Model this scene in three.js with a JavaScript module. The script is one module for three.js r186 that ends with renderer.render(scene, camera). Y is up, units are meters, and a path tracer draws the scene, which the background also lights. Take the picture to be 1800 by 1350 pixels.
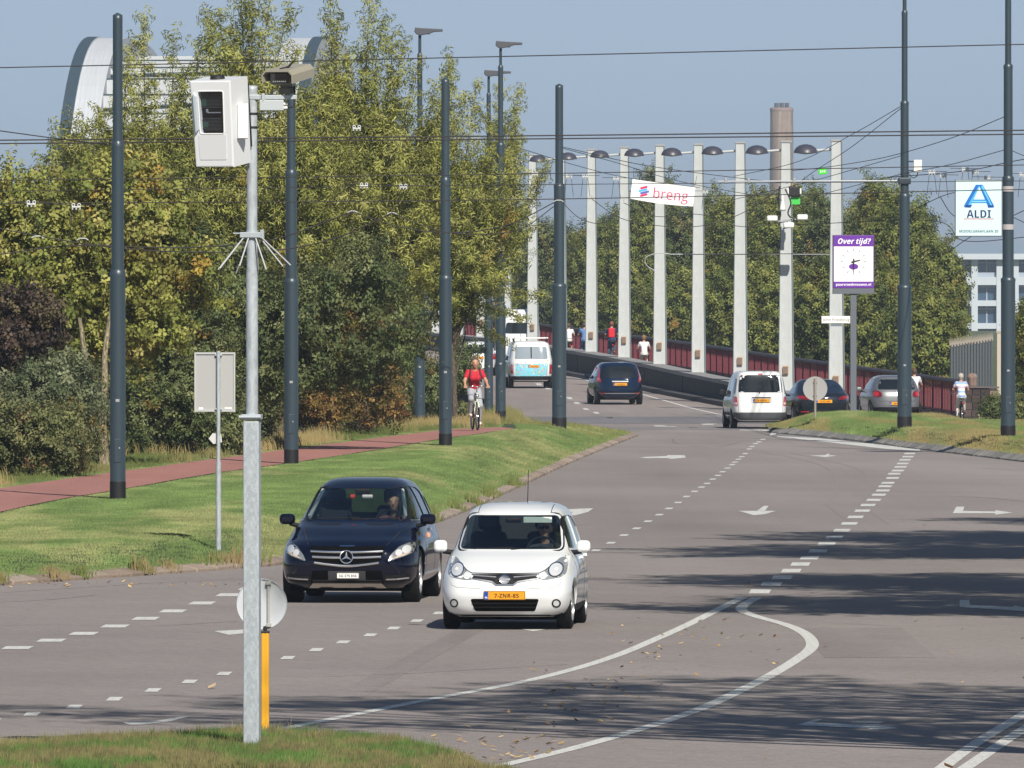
import * as THREE from 'three';
import { mergeGeometries } from 'three/addons/utils/BufferGeometryUtils.js';
import { RoundedBoxGeometry } from 'three/addons/geometries/RoundedBoxGeometry.js';
import { TessellateModifier } from 'three/addons/modifiers/TessellateModifier.js';
import { MarchingCubes } from 'three/addons/objects/MarchingCubes.js';
import { Brush, Evaluator, SUBTRACTION } from 'three-bvh-csg';

// ---------------------------------------------------------------- camera, sky, sun, exposure
const scene = new THREE.Scene();
const FOC = 20000, CX = 900, HY = 523, EYE = 4.15;      // long telephoto lens: focal length, principal column and horizon row in photo pixels; eye height in metres
const camera = new THREE.PerspectiveCamera(2 * Math.atan(675 / FOC) * 180 / Math.PI, 4 / 3, 5, 9000);
camera.position.set(0, EYE, 0);
camera.lookAt(0, EYE - (675 - HY) / FOC * 1000, -1000);
const SUN = new THREE.Vector3(0.215, 0.655, 0.722).normalize();
{
  const w = 256, h = 128, d = new Float32Array(w * h * 4);
  const mix = (a, b, t) => a + (b - a) * t;
  for (let j = 0; j < h; j++) for (let i = 0; i < w; i++) {
    const el = ((j + 0.5) / h - 0.5) * Math.PI, up = Math.max(0, Math.sin(el));
    const t = 1 - Math.exp(-5 * up);
    let c = [mix(0.39, 0.025, t), mix(0.50, 0.062, t), mix(0.632, 0.15, t)];
    if (el < 0) { const k = Math.min(1, -el * 3); c = [mix(0.39, 0.11, k), mix(0.50, 0.11, k), mix(0.632, 0.09, k)]; }
    const az = (i + 0.5) / w * 2 * Math.PI - Math.PI, ce = Math.cos(el);
    const dir = [Math.cos(az) * ce, Math.sin(el), Math.sin(az) * ce];
    const g = Math.max(0, dir[0] * SUN.x + dir[1] * SUN.y + dir[2] * SUN.z);
    const glow = 0.5 * Math.pow(g, 30) + 0.12 * Math.pow(g, 4);
    const k = (j * w + i) * 4; d[k] = c[0] + glow; d[k + 1] = c[1] + glow * 0.97; d[k + 2] = c[2] + glow * 0.9; d[k + 3] = 1;
  }
  const sky = new THREE.DataTexture(d, w, h, THREE.RGBAFormat, THREE.FloatType);
  sky.mapping = THREE.EquirectangularReflectionMapping; sky.magFilter = THREE.LinearFilter; sky.minFilter = THREE.LinearFilter; sky.needsUpdate = true;
  scene.background = sky; scene.environment = sky;
}
const sun = new THREE.DirectionalLight(new THREE.Color(1, 0.94, 0.84), 4.9);
sun.position.set(0, 0, -250).addScaledVector(SUN, 300); sun.target.position.set(0, 0, -250);
sun.castShadow = true; sun.shadow.mapSize.set(4096, 4096);
Object.assign(sun.shadow.camera, { left: -60, right: 60, top: 200, bottom: -200, near: 1, far: 800 });
scene.add(sun, sun.target);
scene.fog = new THREE.FogExp2(new THREE.Color(0.47, 0.56, 0.68), 0.00014);
const renderer = new THREE.WebGLRenderer({ antialias: true });
renderer.toneMapping = THREE.LinearToneMapping; renderer.toneMappingExposure = 1.13;
renderer.shadowMap.enabled = true;

// ---------------------------------------------------------------- helpers
function rngOf(a) { return () => { a |= 0; a = a + 0x6D2B79F5 | 0; let t = Math.imul(a ^ a >>> 15, 1 | a); t = t + Math.imul(t ^ t >>> 7, 61 | t) ^ t; return ((t ^ t >>> 14) >>> 0) / 4294967296; }; }
const V = (x, y, z) => new THREE.Vector3(x, y, z), UP = V(0, 1, 0);
const clamp = (x, a, b) => Math.min(b, Math.max(a, x)), lerp = (a, b, t) => a + (b - a) * t;
const smooth = (a, b, x) => { const t = clamp((x - a) / (b - a), 0, 1); return t * t * (3 - 2 * t); };
const table = (T, x) => { if (x <= T[0][0]) return T[0][1]; for (let i = 1; i < T.length; i++) if (x <= T[i][0]) return lerp(T[i - 1][1], T[i][1], (x - T[i - 1][0]) / (T[i][0] - T[i - 1][0])); return T[T.length - 1][1]; };
function noise2(seed) {
  const r = rngOf(seed), g = new Float32Array(65536).map(() => r());
  const at = (i, j) => g[((i & 255) << 8) | (j & 255)];
  return (x, y) => { const i = Math.floor(x), j = Math.floor(y), u = x - i, v = y - j, a = u * u * (3 - 2 * u), b = v * v * (3 - 2 * v); return lerp(lerp(at(i, j), at(i + 1, j), a), lerp(at(i, j + 1), at(i + 1, j + 1), a), b); };
}
const N1 = noise2(11), N2 = noise2(23);
const fbm = (x, y) => 0.5 * N1(x, y) + 0.25 * N2(x * 2.1, y * 2.1) + 0.15 * N1(x * 4.3 + 7, y * 4.3) + 0.1 * N2(x * 9.1, y * 9.1 + 3);
const names = {};
function numbered(n) { if (!(n in names)) { names[n] = 0; return n; } names[n]++; return n + '_' + String(names[n]).padStart(3, '0'); }
function tag(o, label, category, group, kind) { if (label) o.userData.label = label; if (category) o.userData.category = category; if (group) o.userData.group = group; if (kind) o.userData.kind = kind; return o; }
function thing(name, label, category, pos, turn = 0, group) { const o = new THREE.Group(); o.name = numbered(name); o.position.copy(pos); o.rotation.y = turn; tag(o, label, category, group); scene.add(o); return o; }
function mesh(name, geos, mat, parent) { const g = Array.isArray(geos) ? (geos.length > 1 ? mergeGeometries(geos.map((q) => { const r = q.index ? q.toNonIndexed() : q; for (const k of Object.keys(r.attributes)) if (!['position', 'normal', 'uv'].includes(k)) r.deleteAttribute(k); return r; })) : geos[0]) : geos; const m = new THREE.Mesh(g, mat); m.name = name; m.castShadow = m.receiveShadow = true; if (parent) parent.add(m); return m; }
function top(name, geos, mat, label, category, group) { const m = mesh(numbered(name), geos, mat, scene); return tag(m, label, category, group); }
function struct(name, geos, mat, label) { const m = mesh(numbered(name), geos, mat, scene); m.userData.kind = 'structure'; if (label) m.userData.label = label; return m; }
const std = (r, g, b, rough = 0.7, extra = {}) => { const m = new THREE.MeshStandardMaterial({ roughness: rough, ...extra }); m.color.setRGB(r, g, b); m.side = THREE.DoubleSide; return m; };
const phys = (r, g, b, rough, extra = {}) => { const m = new THREE.MeshPhysicalMaterial({ roughness: rough, ...extra }); m.color.setRGB(r, g, b); m.side = THREE.DoubleSide; return m; };
const box = (w, h, d, x = 0, y = 0, z = 0, ry = 0, rx = 0, rz = 0) => { const g = new THREE.BoxGeometry(w, h, d); if (rx) g.rotateX(rx); if (rz) g.rotateZ(rz); if (ry) g.rotateY(ry); return g.translate(x, y, z); };
const rbox = (w, h, d, r, x = 0, y = 0, z = 0, ry = 0) => { const g = new RoundedBoxGeometry(w, h, d, 2, r); if (ry) g.rotateY(ry); return g.translate(x, y, z); };
const cyl = (r0, r1, h, x = 0, y = 0, z = 0, n = 20) => new THREE.CylinderGeometry(r1, r0, h, n).translate(x, y + h / 2, z);     // base at y
const lathe = (pts, n = 24) => new THREE.LatheGeometry(pts.map((p) => new THREE.Vector2(p[0], p[1])), n);
function bar(a, b, r0, r1 = r0, n = 8) { const d = b.clone().sub(a), g = new THREE.CylinderGeometry(r1, r0, d.length(), n, 1); g.applyQuaternion(new THREE.Quaternion().setFromUnitVectors(UP, d.clone().normalize())); const c = a.clone().add(b).multiplyScalar(0.5); return g.translate(c.x, c.y, c.z); }
function taper(pts, r0, r1, n = 6) {                                     // tapered tube through points
  const c = new THREE.CatmullRomCurve3(pts), k = Math.max(3, pts.length * 3), fr = c.computeFrenetFrames(k, false), pos = [], nor = [], uv = [], idx = [];
  for (let i = 0; i <= k; i++) { const p = c.getPoint(i / k), r = lerp(r0, r1, i / k); for (let j = 0; j <= n; j++) { const a = j / n * Math.PI * 2, q = fr.normals[i].clone().multiplyScalar(Math.cos(a)).addScaledVector(fr.binormals[i], Math.sin(a)); pos.push(p.x + q.x * r, p.y + q.y * r, p.z + q.z * r); nor.push(q.x, q.y, q.z); uv.push(j / n * r * 6, i / k * c.getLength()); } }
  for (let i = 0; i < k; i++) for (let j = 0; j < n; j++) { const a = i * (n + 1) + j, b = a + n + 1; idx.push(a, a + 1, b, b, a + 1, b + 1); }
  const g = new THREE.BufferGeometry(); g.setAttribute('position', new THREE.Float32BufferAttribute(pos, 3)); g.setAttribute('normal', new THREE.Float32BufferAttribute(nor, 3)); g.setAttribute('uv', new THREE.Float32BufferAttribute(uv, 2)); g.setIndex(idx); return g;
}
function buf(pos, idx, uv, col) { const g = new THREE.BufferGeometry(); g.setAttribute('position', new THREE.Float32BufferAttribute(pos, 3)); if (uv) g.setAttribute('uv', new THREE.Float32BufferAttribute(uv, 2)); if (col) g.setAttribute('color', new THREE.Float32BufferAttribute(col, 3)); if (idx) g.setIndex(idx); g.computeVertexNormals(); return g; }
const extrude = (pts, depth, bevel = 0) => new THREE.ExtrudeGeometry(new THREE.Shape(pts.map((p) => new THREE.Vector2(p[0], p[1]))), { depth, bevelEnabled: bevel > 0, bevelSize: bevel, bevelThickness: bevel, bevelSegments: 2, curveSegments: 8 });
function canvasTex(w, h, draw) { const c = document.createElement('canvas'); c.width = w; c.height = h; draw(c.getContext('2d'), w, h); const t = new THREE.CanvasTexture(c); t.colorSpace = THREE.SRGBColorSpace; return t; }
function noiseTex(n, fn, srgb = true) { const d = new Uint8Array(n * n * 4); for (let j = 0; j < n; j++) for (let i = 0; i < n; i++) { const c = fn(i / n, j / n), k = (j * n + i) * 4; d[k] = clamp(c[0], 0, 1) * 255; d[k + 1] = clamp(c[1], 0, 1) * 255; d[k + 2] = clamp(c[2], 0, 1) * 255; d[k + 3] = 255; } const t = new THREE.DataTexture(d, n, n); t.wrapS = t.wrapT = THREE.RepeatWrapping; t.magFilter = THREE.LinearFilter; t.minFilter = THREE.LinearMipmapLinearFilter; t.generateMipmaps = true; if (srgb) t.colorSpace = THREE.SRGBColorSpace; t.needsUpdate = true; return t; }
// a place in the world: the point at distance Z whose direction is that of photo pixel (px, py); G: the point where that direction meets level ground
const at = (px, py, Z) => V((px - CX) * Z / FOC, EYE - (py - HY) * Z / FOC, -Z);
const G = (px, py, y = 0) => { const Z = FOC * (EYE - y) / (py - HY); return V((px - CX) * Z / FOC, y, -Z); };

// ---------------------------------------------------------------- lie of the land (X to the right, Z = distance ahead)
const KERB = [[60, -60], [150, -16], [160, -9.4], [164, -7.4], [171, -5.1], [176, -3.7], [184, -2.75], [212, -1.27], [229, -0.57], [284, 1.42], [311, 2.5], [341, 3.75], [344, 3.3], [347, 1.9], [352, 1.0], [374, 0.55], [397, 0.2], [476, -1.9], [550, -4.6], [650, -8.6], [760, -13]];
const LEVEL = [[150, 0.3], [165, 0.34], [200, 0.52], [240, 0.55], [290, 0.72], [320, 0.55], [345, 0.3], [400, 0.2], [700, 1.5]];
const RISE = [[0, 0], [400, 0], [420, 0.07], [445, 0.25], [485, 0.55], [520, 0.8], [585, 1.25], [650, 1.5], [760, 1.6]];
const R = (Z) => table(RISE, Z), K = (Z) => table(KERB, Z);
function H(X, Z) { const d = K(Z) - X; if (d <= 0) return R(Z); const b = table(LEVEL, Z); return R(Z) * 0.6 + 0.1 + (b - 0.1) * smooth(0, 2.2, d) + 0.35 * smooth(8, 20, d) + 0.02 * (fbm(X * 0.5, Z * 0.2) - 0.5) * smooth(0, 1, d); }
function hit(px, py) { let lo = 100, hi = 420; for (let Z = 150; Z < 420; Z += 0.5) { const p = at(px, py, Z); if (p.y <= H(p.x, Z)) { hi = Z; lo = Z - 0.5; break; } } for (let i = 0; i < 20; i++) { const m = (lo + hi) / 2, p = at(px, py, m); if (p.y <= H(p.x, m)) hi = m; else lo = m; } const p = at(px, py, hi); p.y = H(p.x, hi); return p; }
// ================================================================ ground, roads, kerbs, markings
const asphaltTex = noiseTex(512, (u, v) => { const r = rngG(); const a = 0.80 + 0.10 * (N1(u * 128, v * 128) - 0.5) + 0.22 * (r - 0.5) + 0.08 * (N2(u * 32, v * 32) - 0.5); return [a, a, a]; });
var rngGs; function rngG() { if (!rngGs) rngGs = rngOf(77); return rngGs(); }
const asphalt = std(1, 1, 1, 0.92, { map: asphaltTex, vertexColors: true });
asphaltTex.repeat.set(0.35, 0.35);
function asphaltTone(X, Z) {
  const n = fbm(X * 0.35 + 3, Z * 0.05) - 0.5, m = fbm(X * 1.7, Z * 0.16 + 9) - 0.5, q = fbm(X * 5 + 2, Z * 0.09) - 0.5, d = X - K(Z), track = Math.pow(Math.max(0, Math.cos((d - 1.15) * 2 * Math.PI / 1.66)), 3) * smooth(0.4, 1.2, d) * (Z < 350 ? 1 : 0.3), l = 1.03 + 0.36 * n + 0.24 * m + 0.2 * q - 0.08 * track * (0.5 + fbm(X, Z * 0.06));
  const far = smooth(395, 450, Z);
  return [0.392 * l * lerp(1, 1.08, far), 0.343 * l * lerp(1, 1.03, far), 0.322 * l];
}
function sheet(zs, left, right, nx, height, tone) {
  const pos = [], uv = [], col = [], idx = [];
  zs.forEach((Z, j) => { const a = left(Z), b = right(Z); for (let i = 0; i <= nx; i++) { const X = lerp(a, b, i / nx); pos.push(X, height(X, Z), -Z); uv.push(X, Z); col.push(...tone(X, Z)); if (j && i) { const q = j * (nx + 1) + i; idx.push(q - nx - 2, q - nx - 1, q - 1, q - nx - 1, q, q - 1); } } });
  return buf(pos, idx, uv, col);
}
const steps = (a, b, n) => Array.from({ length: n + 1 }, (_, i) => lerp(a, b, i / n));
// ground to the horizon
{
  const g = new THREE.PlaneGeometry(16000, 16000, 8, 8).rotateX(-Math.PI / 2).translate(0, -0.25, -4000);
  struct('ground', g, std(0.07, 0.09, 0.035, 0.95), 'flat green land reaching to the horizon');
}
const parX = (Z) => 10.55 - 0.067 * (Z - 392);             // inner face of the bridge parapet
const rowsZ = [...steps(60, 430, 148), ...steps(433, 760, 60)];
struct('road', sheet(rowsZ, (Z) => K(Z) - 0.12, (Z) => Z < 386 ? 60 : parX(Z) + 0.1, 40, (X, Z) => R(Z), asphaltTone), asphalt, 'grey brown asphalt road curving towards the bridge');
// darker asphalt band where the side road crosses before the bridge
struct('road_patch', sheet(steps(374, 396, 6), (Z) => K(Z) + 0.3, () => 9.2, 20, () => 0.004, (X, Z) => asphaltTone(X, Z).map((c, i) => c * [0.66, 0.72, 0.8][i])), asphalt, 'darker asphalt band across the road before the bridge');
struct('road_patch', sheet(steps(357, 365, 4), () => 2.6, () => 7.9, 20, () => 0.004, (X, Z) => asphaltTone(X, Z).map((c, i) => c * [0.9, 0.94, 0.98][i])), asphalt, 'greyer asphalt repair strip behind the white van');
// the side of the road: rising grass verge
const grassTex = noiseTex(512, (u, v) => { const a = fbm(u * 64, v * 64), b = fbm(u * 16 + 5, v * 16); return [0.60 + 0.55 * (a - 0.5) + 0.3 * (b - 0.5), 0.62 + 0.5 * (a - 0.5) + 0.2 * (b - 0.5), 0.55 + 0.4 * (a - 0.5)]; });
grassTex.repeat.set(0.25, 0.25);
const turf = std(1, 1, 1, 0.95, { map: grassTex, vertexColors: true });
const grassTone = (X, Z) => { const n = fbm(X * 0.5, Z * 0.09), m = fbm(X * 1.3 + 20, Z * 0.35), w = Math.sin(X * 2.2 - Z * 0.16) * 0.5 + 0.5, dry = 0.7 * smooth(0.48, 0.66, n * 0.72 + m * 0.28 + 0.05 * w), l = 0.78 + 0.8 * (m - 0.25); return [lerp(0.112, 0.215, dry) * l, lerp(0.170, 0.215, dry) * l, lerp(0.050, 0.092, dry) * l]; };
struct('grass_verge', sheet(steps(150, 420, 270), () => -45, (Z) => K(Z) - 0.27, 160, H, grassTone), turf, 'mown grass verge rising from the kerb to the red cycle path');
// red cycle path
const LOW = [[0, 901], [120, 876], [205, 862], [400, 829], [520, 813], [650, 793], [782, 771], [860, 760], [905, 754]], HIGH = [[0, 859], [100, 845], [190, 832], [350, 811], [500, 791], [650, 772], [740, 761], [800, 754.5], [880, 751.5]];
const lowP = [V(-13.2, 0, -130), ...LOW.map((p) => hit(...p))], highP = [V(-15.6, 0, -130), ...HIGH.map((p) => hit(...p))];
{
  const a = new THREE.CatmullRomCurve3(lowP.slice(1)), b = new THREE.CatmullRomCurve3(highP.slice(1)), pos = [], uv = [], col = [], idx = [], n = 160, m = 8;
  for (let j = 0; j <= n; j++) for (let i = 0; i <= m; i++) {
    const t = j / n * 1.12 - 0.12, f = (c) => t < 0 ? c.getPointAt(0).addScaledVector(c.getTangentAt(0), t * 250) : c.getPointAt(Math.min(1, t));
    const p = f(a).lerp(f(b), i / m), l = 0.85 + 0.3 * fbm(p.x * 1.2, p.z * 0.2); pos.push(p.x, H(p.x, -p.z) + 0.014, p.z); uv.push(p.x, p.z); col.push(0.55 * l, 0.245 * l, 0.20 * l);
    if (j && i) { const q = j * (m + 1) + i; idx.push(q - m - 2, q - 1, q - m - 1, q - m - 1, q - 1, q); }
  }
  struct('cycle_path', buf(pos, idx, uv, col), std(1, 1, 1, 0.9, { map: asphaltTex, vertexColors: true }), 'red asphalt cycle path along the top of the verge');
}
// kerb stones, one mesh each, shared shapes
const kerbGeo = [0, 1, 2].map((k) => { const g = new RoundedBoxGeometry(0.34, 0.34, 0.97, 2, 0.03), p = g.attributes.position, r = rngOf(k + 40); for (let i = 0; i < p.count; i++) { if (p.getY(i) > 0 && p.getX(i) > 0) p.setY(i, p.getY(i) - 0.06); p.setY(i, p.getY(i) + (N1(p.getX(i) * 9 + k * 7, p.getZ(i) * 5) - 0.5) * 0.02); } g.computeVertexNormals(); return g; });
const kerbMats = [[0.42, 0.32, 0.25], [0.48, 0.38, 0.30], [0.36, 0.28, 0.22], [0.52, 0.42, 0.34]].map((c) => std(...c, 0.95, { map: asphaltTex }));
const kerbGrey = [[0.36, 0.345, 0.32], [0.42, 0.40, 0.37], [0.31, 0.30, 0.28]].map((c) => std(...c, 0.95, { map: asphaltTex }));
const slopeGeo = [0, 1, 2].map((k) => { const g = extrude([[-0.17, -0.1], [-0.17, 0.155], [-0.03, 0.165], [0.0, 0.155], [0.24, 0.03], [0.25, 0.0], [0.25, -0.1]], 0.95, 0.012).translate(0, 0, -0.475); return g; });
function kerbLine(name, label, pts, mats, max = 300, len = 1.0, lift = 0.0, geo = kerbGeo) {
  const o = thing(name, label, null, V(0, 0, 0)); o.userData.kind = 'structure'; const r = rngOf(pts.length * 31);
  const c = new THREE.CatmullRomCurve3(pts, false, 'catmullrom', 0.1), L = c.getLength(), n = Math.min(max, Math.floor(L / len));
  for (let i = 0; i < n; i++) { const t = (i + 0.5) / n, p = c.getPointAt(t), d = c.getTangentAt(t), m = mesh('kerb_stone', geo[i % 3], mats[Math.floor(r() * mats.length)], o); m.position.set(p.x + (r() - 0.5) * 0.02, p.y - 0.045 + lift + (r() - 0.5) * 0.02, p.z); m.rotation.set((r() - 0.5) * 0.02, Math.atan2(-d.x, -d.z) + (r() - 0.5) * 0.02, (r() - 0.5) * 0.05); m.scale.z = L / n / len; }
  return o;
}
kerbLine('kerb', 'weathered brown kerb stones along the left verge', KERB.slice(2, 13).map(([Z, X]) => V(X - 0.15, 0, -Z)), kerbMats, 290, 1);
// ---- right traffic island
const ISL = [[1350, 750], [1361, 761], [1440, 768.5], [1530, 778], [1600, 788], [1680, 797.5], [1800, 812], [1900, 823], [2100, 845]].map(([x, y]) => G(x, y));
const islF = ISL.slice(1).map((p) => [p.x, -p.z]), islFront = (X) => table(islF, X);
const islBack = (X) => table([[7.8, 350], [8.3, 357], [10, 358.5], [14, 366], [22, 360], [40, 340]], X);
const islIn = (X) => Math.min(3.4, 0.3 + (X - 7.9) * 4);
function HI(X, Z) { const a = islFront(X), b = islBack(X), t = Math.max(0, Z - a - islIn(X)), u = b - Z; return 0.15 + (0.29 - 0.2 * smooth(13.3, 14.3, X)) * smooth(0, 8, t) * smooth(0, 5, u) * smooth(7.9, 9.6, X) + 0.14 * Math.exp(-((X - 10.6) ** 2) / 2.2 - ((Z - 352) ** 2) / 14) + 0.03 * fbm(X, Z * 0.4); }
{
  const pos = [], uv = [], col = [], idx = [], nx = 120, nz = 26;
  for (let j = 0; j <= nz; j++) for (let i = 0; i <= nx; i++) { const X = lerp(7.95, 24, i / nx), Z = lerp(islFront(X) + islIn(X), islBack(X), j / nz), c = grassTone(X * 1.4 + 5, Z * 0.5), dry = smooth(0.35, 0.62, fbm(X * 1.2, Z * 0.12 + 4)); pos.push(X, HI(X, Z), -Z); uv.push(X, Z); col.push(lerp(c[0], 0.29, dry * 0.7), lerp(c[1], 0.22, dry * 0.7), lerp(c[2], 0.095, dry * 0.7)); if (j && i) { const q = j * (nx + 1) + i; idx.push(q - nx - 2, q - nx - 1, q - 1, q - nx - 1, q, q - 1); } }
  struct('grass_island', buf(pos, idx, uv, col), turf, 'raised traffic island of dry grass on the right');
}
kerbLine('kerb', 'grey kerb stones in front of the right traffic island', ISL.slice(0, 8).map((p) => V(p.x + 0.19, 0.045, p.z)), kerbGrey, 120, 1, 0, slopeGeo);
// ---- grass tip in the foreground
const tipTop = (X) => table([[-6, 101], [-4.65, 102.1], [-3.65, 103.7], [-2.4, 105], [-1.2, 103.6], [-0.7, 101.4], [-0.42, 99.2], [-0.25, 97]], X);
const HT = (X, Z) => 0.02 + 0.09 * smooth(0, 1.2, tipTop(X) - Z) + 0.03 * fbm(X * 2, Z * 2);
{
  const pos = [], uv = [], col = [], idx = [], nx = 60, nz = 30;
  for (let j = 0; j <= nz; j++) for (let i = 0; i <= nx; i++) { const X = lerp(-7, 0, i / nx), Z = lerp(94, tipTop(X), j / nz), c = grassTone(X * 3, Z * 3), dry = smooth(0.4, 0.6, fbm(X * 1.5, Z * 0.9)); pos.push(X, HT(X, Z), -Z); uv.push(X, Z); col.push(lerp(c[0], 0.15, dry) * 0.7, lerp(c[1], 0.12, dry) * 0.7, lerp(c[2], 0.06, dry) * 0.7); if (j && i) { const q = j * (nx + 1) + i; idx.push(q - nx - 2, q - nx - 1, q - 1, q - nx - 1, q, q - 1); } }
  struct('grass_island', buf(pos, idx, uv, col), turf, 'patchy grass tip of the central island in the foreground');
}
// ---- painted markings
const paintTex = noiseTex(256, (u, v) => { const r = rngG(), n = fbm(u * 24, v * 24), k = n > 0.66 ? 0.62 : 0.93; const a = k - 0.1 * r; return [a, a, a * 0.985]; });
paintTex.repeat.set(1.3, 1.3);
const paint = std(0.83, 0.83, 0.81, 0.75, { map: paintTex });
const poly = (pts, lift = 0.004) => { const v = pts.map((p) => G(p[0], p[1])), sh = v.map((p) => new THREE.Vector2(p.x, -p.z)), tri = THREE.ShapeUtils.triangulateShape(THREE.ShapeUtils.isClockWise(sh) ? sh.reverse() : sh, []); return buf(sh.flatMap((p) => [p.x, lift + R(p.y), -p.y]), tri.flat(), sh.flatMap((p) => [p.x, p.y])); };
function ribbon(pts, w, lift = 0.004, hgt = (X, Z) => R(Z)) { const c = new THREE.CatmullRomCurve3(pts), n = Math.max(8, Math.ceil(c.getLength() / 0.8)), pos = [], uv = [], idx = []; for (let i = 0; i <= n; i++) { const p = c.getPointAt(i / n), d = c.getTangentAt(i / n), q = V(-d.z, 0, d.x).normalize().multiplyScalar(w / 2); for (const s of [1, -1]) { const x = p.x + q.x * s, z = p.z + q.z * s; pos.push(x, hgt(x, -z) + lift, z); uv.push(x, z); } if (i) { const k = i * 2; idx.push(k - 2, k - 1, k, k - 1, k + 1, k); } } return buf(pos, idx, uv); }
function lineOf(name, label, geos) { const o = thing(name, label, null, V(0, 0, 0)); o.userData.kind = 'structure'; geos.forEach((g) => mesh('dash', g, paint, o)); return o; }
// dash given by its two ends (pixel centres) and width in metres: bars whose short ends lie across the road as painted
const dash = (x, y, halfX, halfY, skew) => poly([[x - halfX - skew, y + halfY], [x + halfX - skew, y + halfY], [x + halfX + skew, y - halfY], [x - halfX + skew, y - halfY]]);
lineOf('lane_line', 'broken white lane line on the left between kerb and navy car', [[30, 1139, 28], [90, 1126, 26], [147, 1114, 26], [202, 1101, 25.5], [256, 1087.5, 24.5], [304, 1074.5, 24], [355, 1060.5, 23.5], [402, 1046, 22.5], [440, 1035, 21]].map(([x, y, h]) => dash(x, y, h * 0.86, 2.6, 5)));
lineOf('lane_line', 'broken white lane line of small dashes running between the two near cars', [[-14, 1267], [56, 1255.5], [130, 1243], [201, 1229], [269, 1213.5], [333, 1198.5], [394, 1184.5], [452, 1170.5], [506, 1156.5], [556, 1142.5], [603, 1129], [651, 1116.5], [692, 1104.5], [733, 1091.5], [772, 1078], [812, 1065], [852, 1051], [887, 1036], [920, 1021], [952, 1006], [983, 991], [1015, 979], [1048, 967.5], [1074, 954.5], [1097, 941], [1119, 929], [1139, 916.5], [1159, 905], [1176, 894], [1192, 883.5], [1207, 873], [1221, 864], [1233, 856.5], [1243, 850], [1253, 842.5], [1262, 836], [1270, 829.5], [1279, 823], [1287, 817], [1292, 812.5], [1298, 807.5], [1304, 803], [1310, 797.5], [1317, 789.5], [1322, 785], [1328, 780], [1334, 777], [1341, 772.5]].map(([x, y]) => { const k = (y - 523) / 720; return dash(x, y, 12 * k, 2.9 * k * k + 0.5, 4 * k); }));
lineOf('lane_line', 'broken line of wide white blocks on the right side of the road', [[1599, 797.5], [1596, 803], [1591, 808.5], [1587, 815], [1583, 821], [1578, 827.5], [1572, 833], [1569, 840.5], [1561, 849], [1556, 855], [1552, 862.5], [1545, 870], [1536, 879], [1526, 888], [1516, 898], [1504, 909], [1493, 920.5], [1480, 932.5], [1467, 944.5], [1453, 956.5], [1438, 969], [1423, 981], [1407, 992], [1391, 1003.5], [1375, 1015.5], [1356, 1027], [1336, 1040]].map(([x, y]) => { const k = (y - 523) / 450; return dash(x, y, 15.5 * k, 2.4 * k * k + 0.4, 1.8 * k); }));
struct('road_line', ribbon([[470, 1287], [600, 1261], [760, 1229], [900, 1203], [1000, 1179], [1080, 1154], [1150, 1125], [1210, 1098], [1260, 1073], [1290, 1058], [1306, 1051]].map((p) => G(...p)), 0.145), paint, 'left curved white line enclosing the leaf strewn gore');
struct('road_line', ribbon([[700, 1383], [850, 1353], [900, 1342], [1000, 1318], [1100, 1290], [1170, 1268], [1240, 1243], [1300, 1215], [1350, 1190], [1400, 1160], [1424, 1142], [1428, 1130], [1412, 1112], [1380, 1098], [1330, 1084], [1306, 1075], [1303, 1069], [1312, 1061], [1331, 1051]].map((p) => G(...p)), 0.155), paint, 'right S shaped white line enclosing the leaf strewn gore');
struct('road_line', ribbon([[1655, 1352], [1690, 1325], [1735, 1295], [1780, 1268], [1830, 1238]].map((p) => G(...p)), 0.14), paint, 'upper of the double white lines in the lower right corner');
struct('road_line', ribbon([[1695, 1352], [1735, 1325], [1775, 1298], [1820, 1270], [1850, 1252]].map((p) => G(...p)), 0.14), paint, 'lower of the double white lines in the lower right corner');
struct('road_line', poly([[1366, 766.6], [1440, 770.6], [1530, 780], [1618, 789.5], [1617, 792.5], [1560, 789.5], [1430, 774.5], [1366, 768]]), paint, 'white edge line beside the island kerb');
struct('road_line', poly([[1352, 766], [1356, 761], [1345, 757.5], [1300, 756.5], [1300, 755], [1352, 755.5], [1364, 758.5], [1364, 764]]), paint, 'white line rounding the tip of the right island');
struct('road_line', ribbon([[905, 726], [935, 745]].map((p) => G(...p)), 0.3), paint, 'short white edge line left at the foot of the bridge');
struct('road_line', ribbon([V(1.6, 0, -520), V(4.3, 0, -470), V(5.9, 0, -436), V(7.6, 0, -397), V(8.3, 0, -382)], 0.13), paint, 'long white line on the bridge beside the dark blue hatchback');
lineOf('lane_line', 'broken white line climbing onto the bridge', [[1072, 734], [1048, 727], [1030, 722], [1014, 715.5], [1001, 710.5], [978, 704.5], [962, 700.5], [947, 696.5], [932, 693], [918, 689.5]].map(([x, y]) => dash(x, y, 4.5, 1.1, -2)));
lineOf('lane_line', 'faint white give way marks behind the white van', [[1160, 749], [1180, 750.5], [1220, 752], [1250, 744.5], [1262, 742.5], [1244, 746]].map(([x, y]) => dash(x, y, 10, 0.9, -2)));
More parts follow.
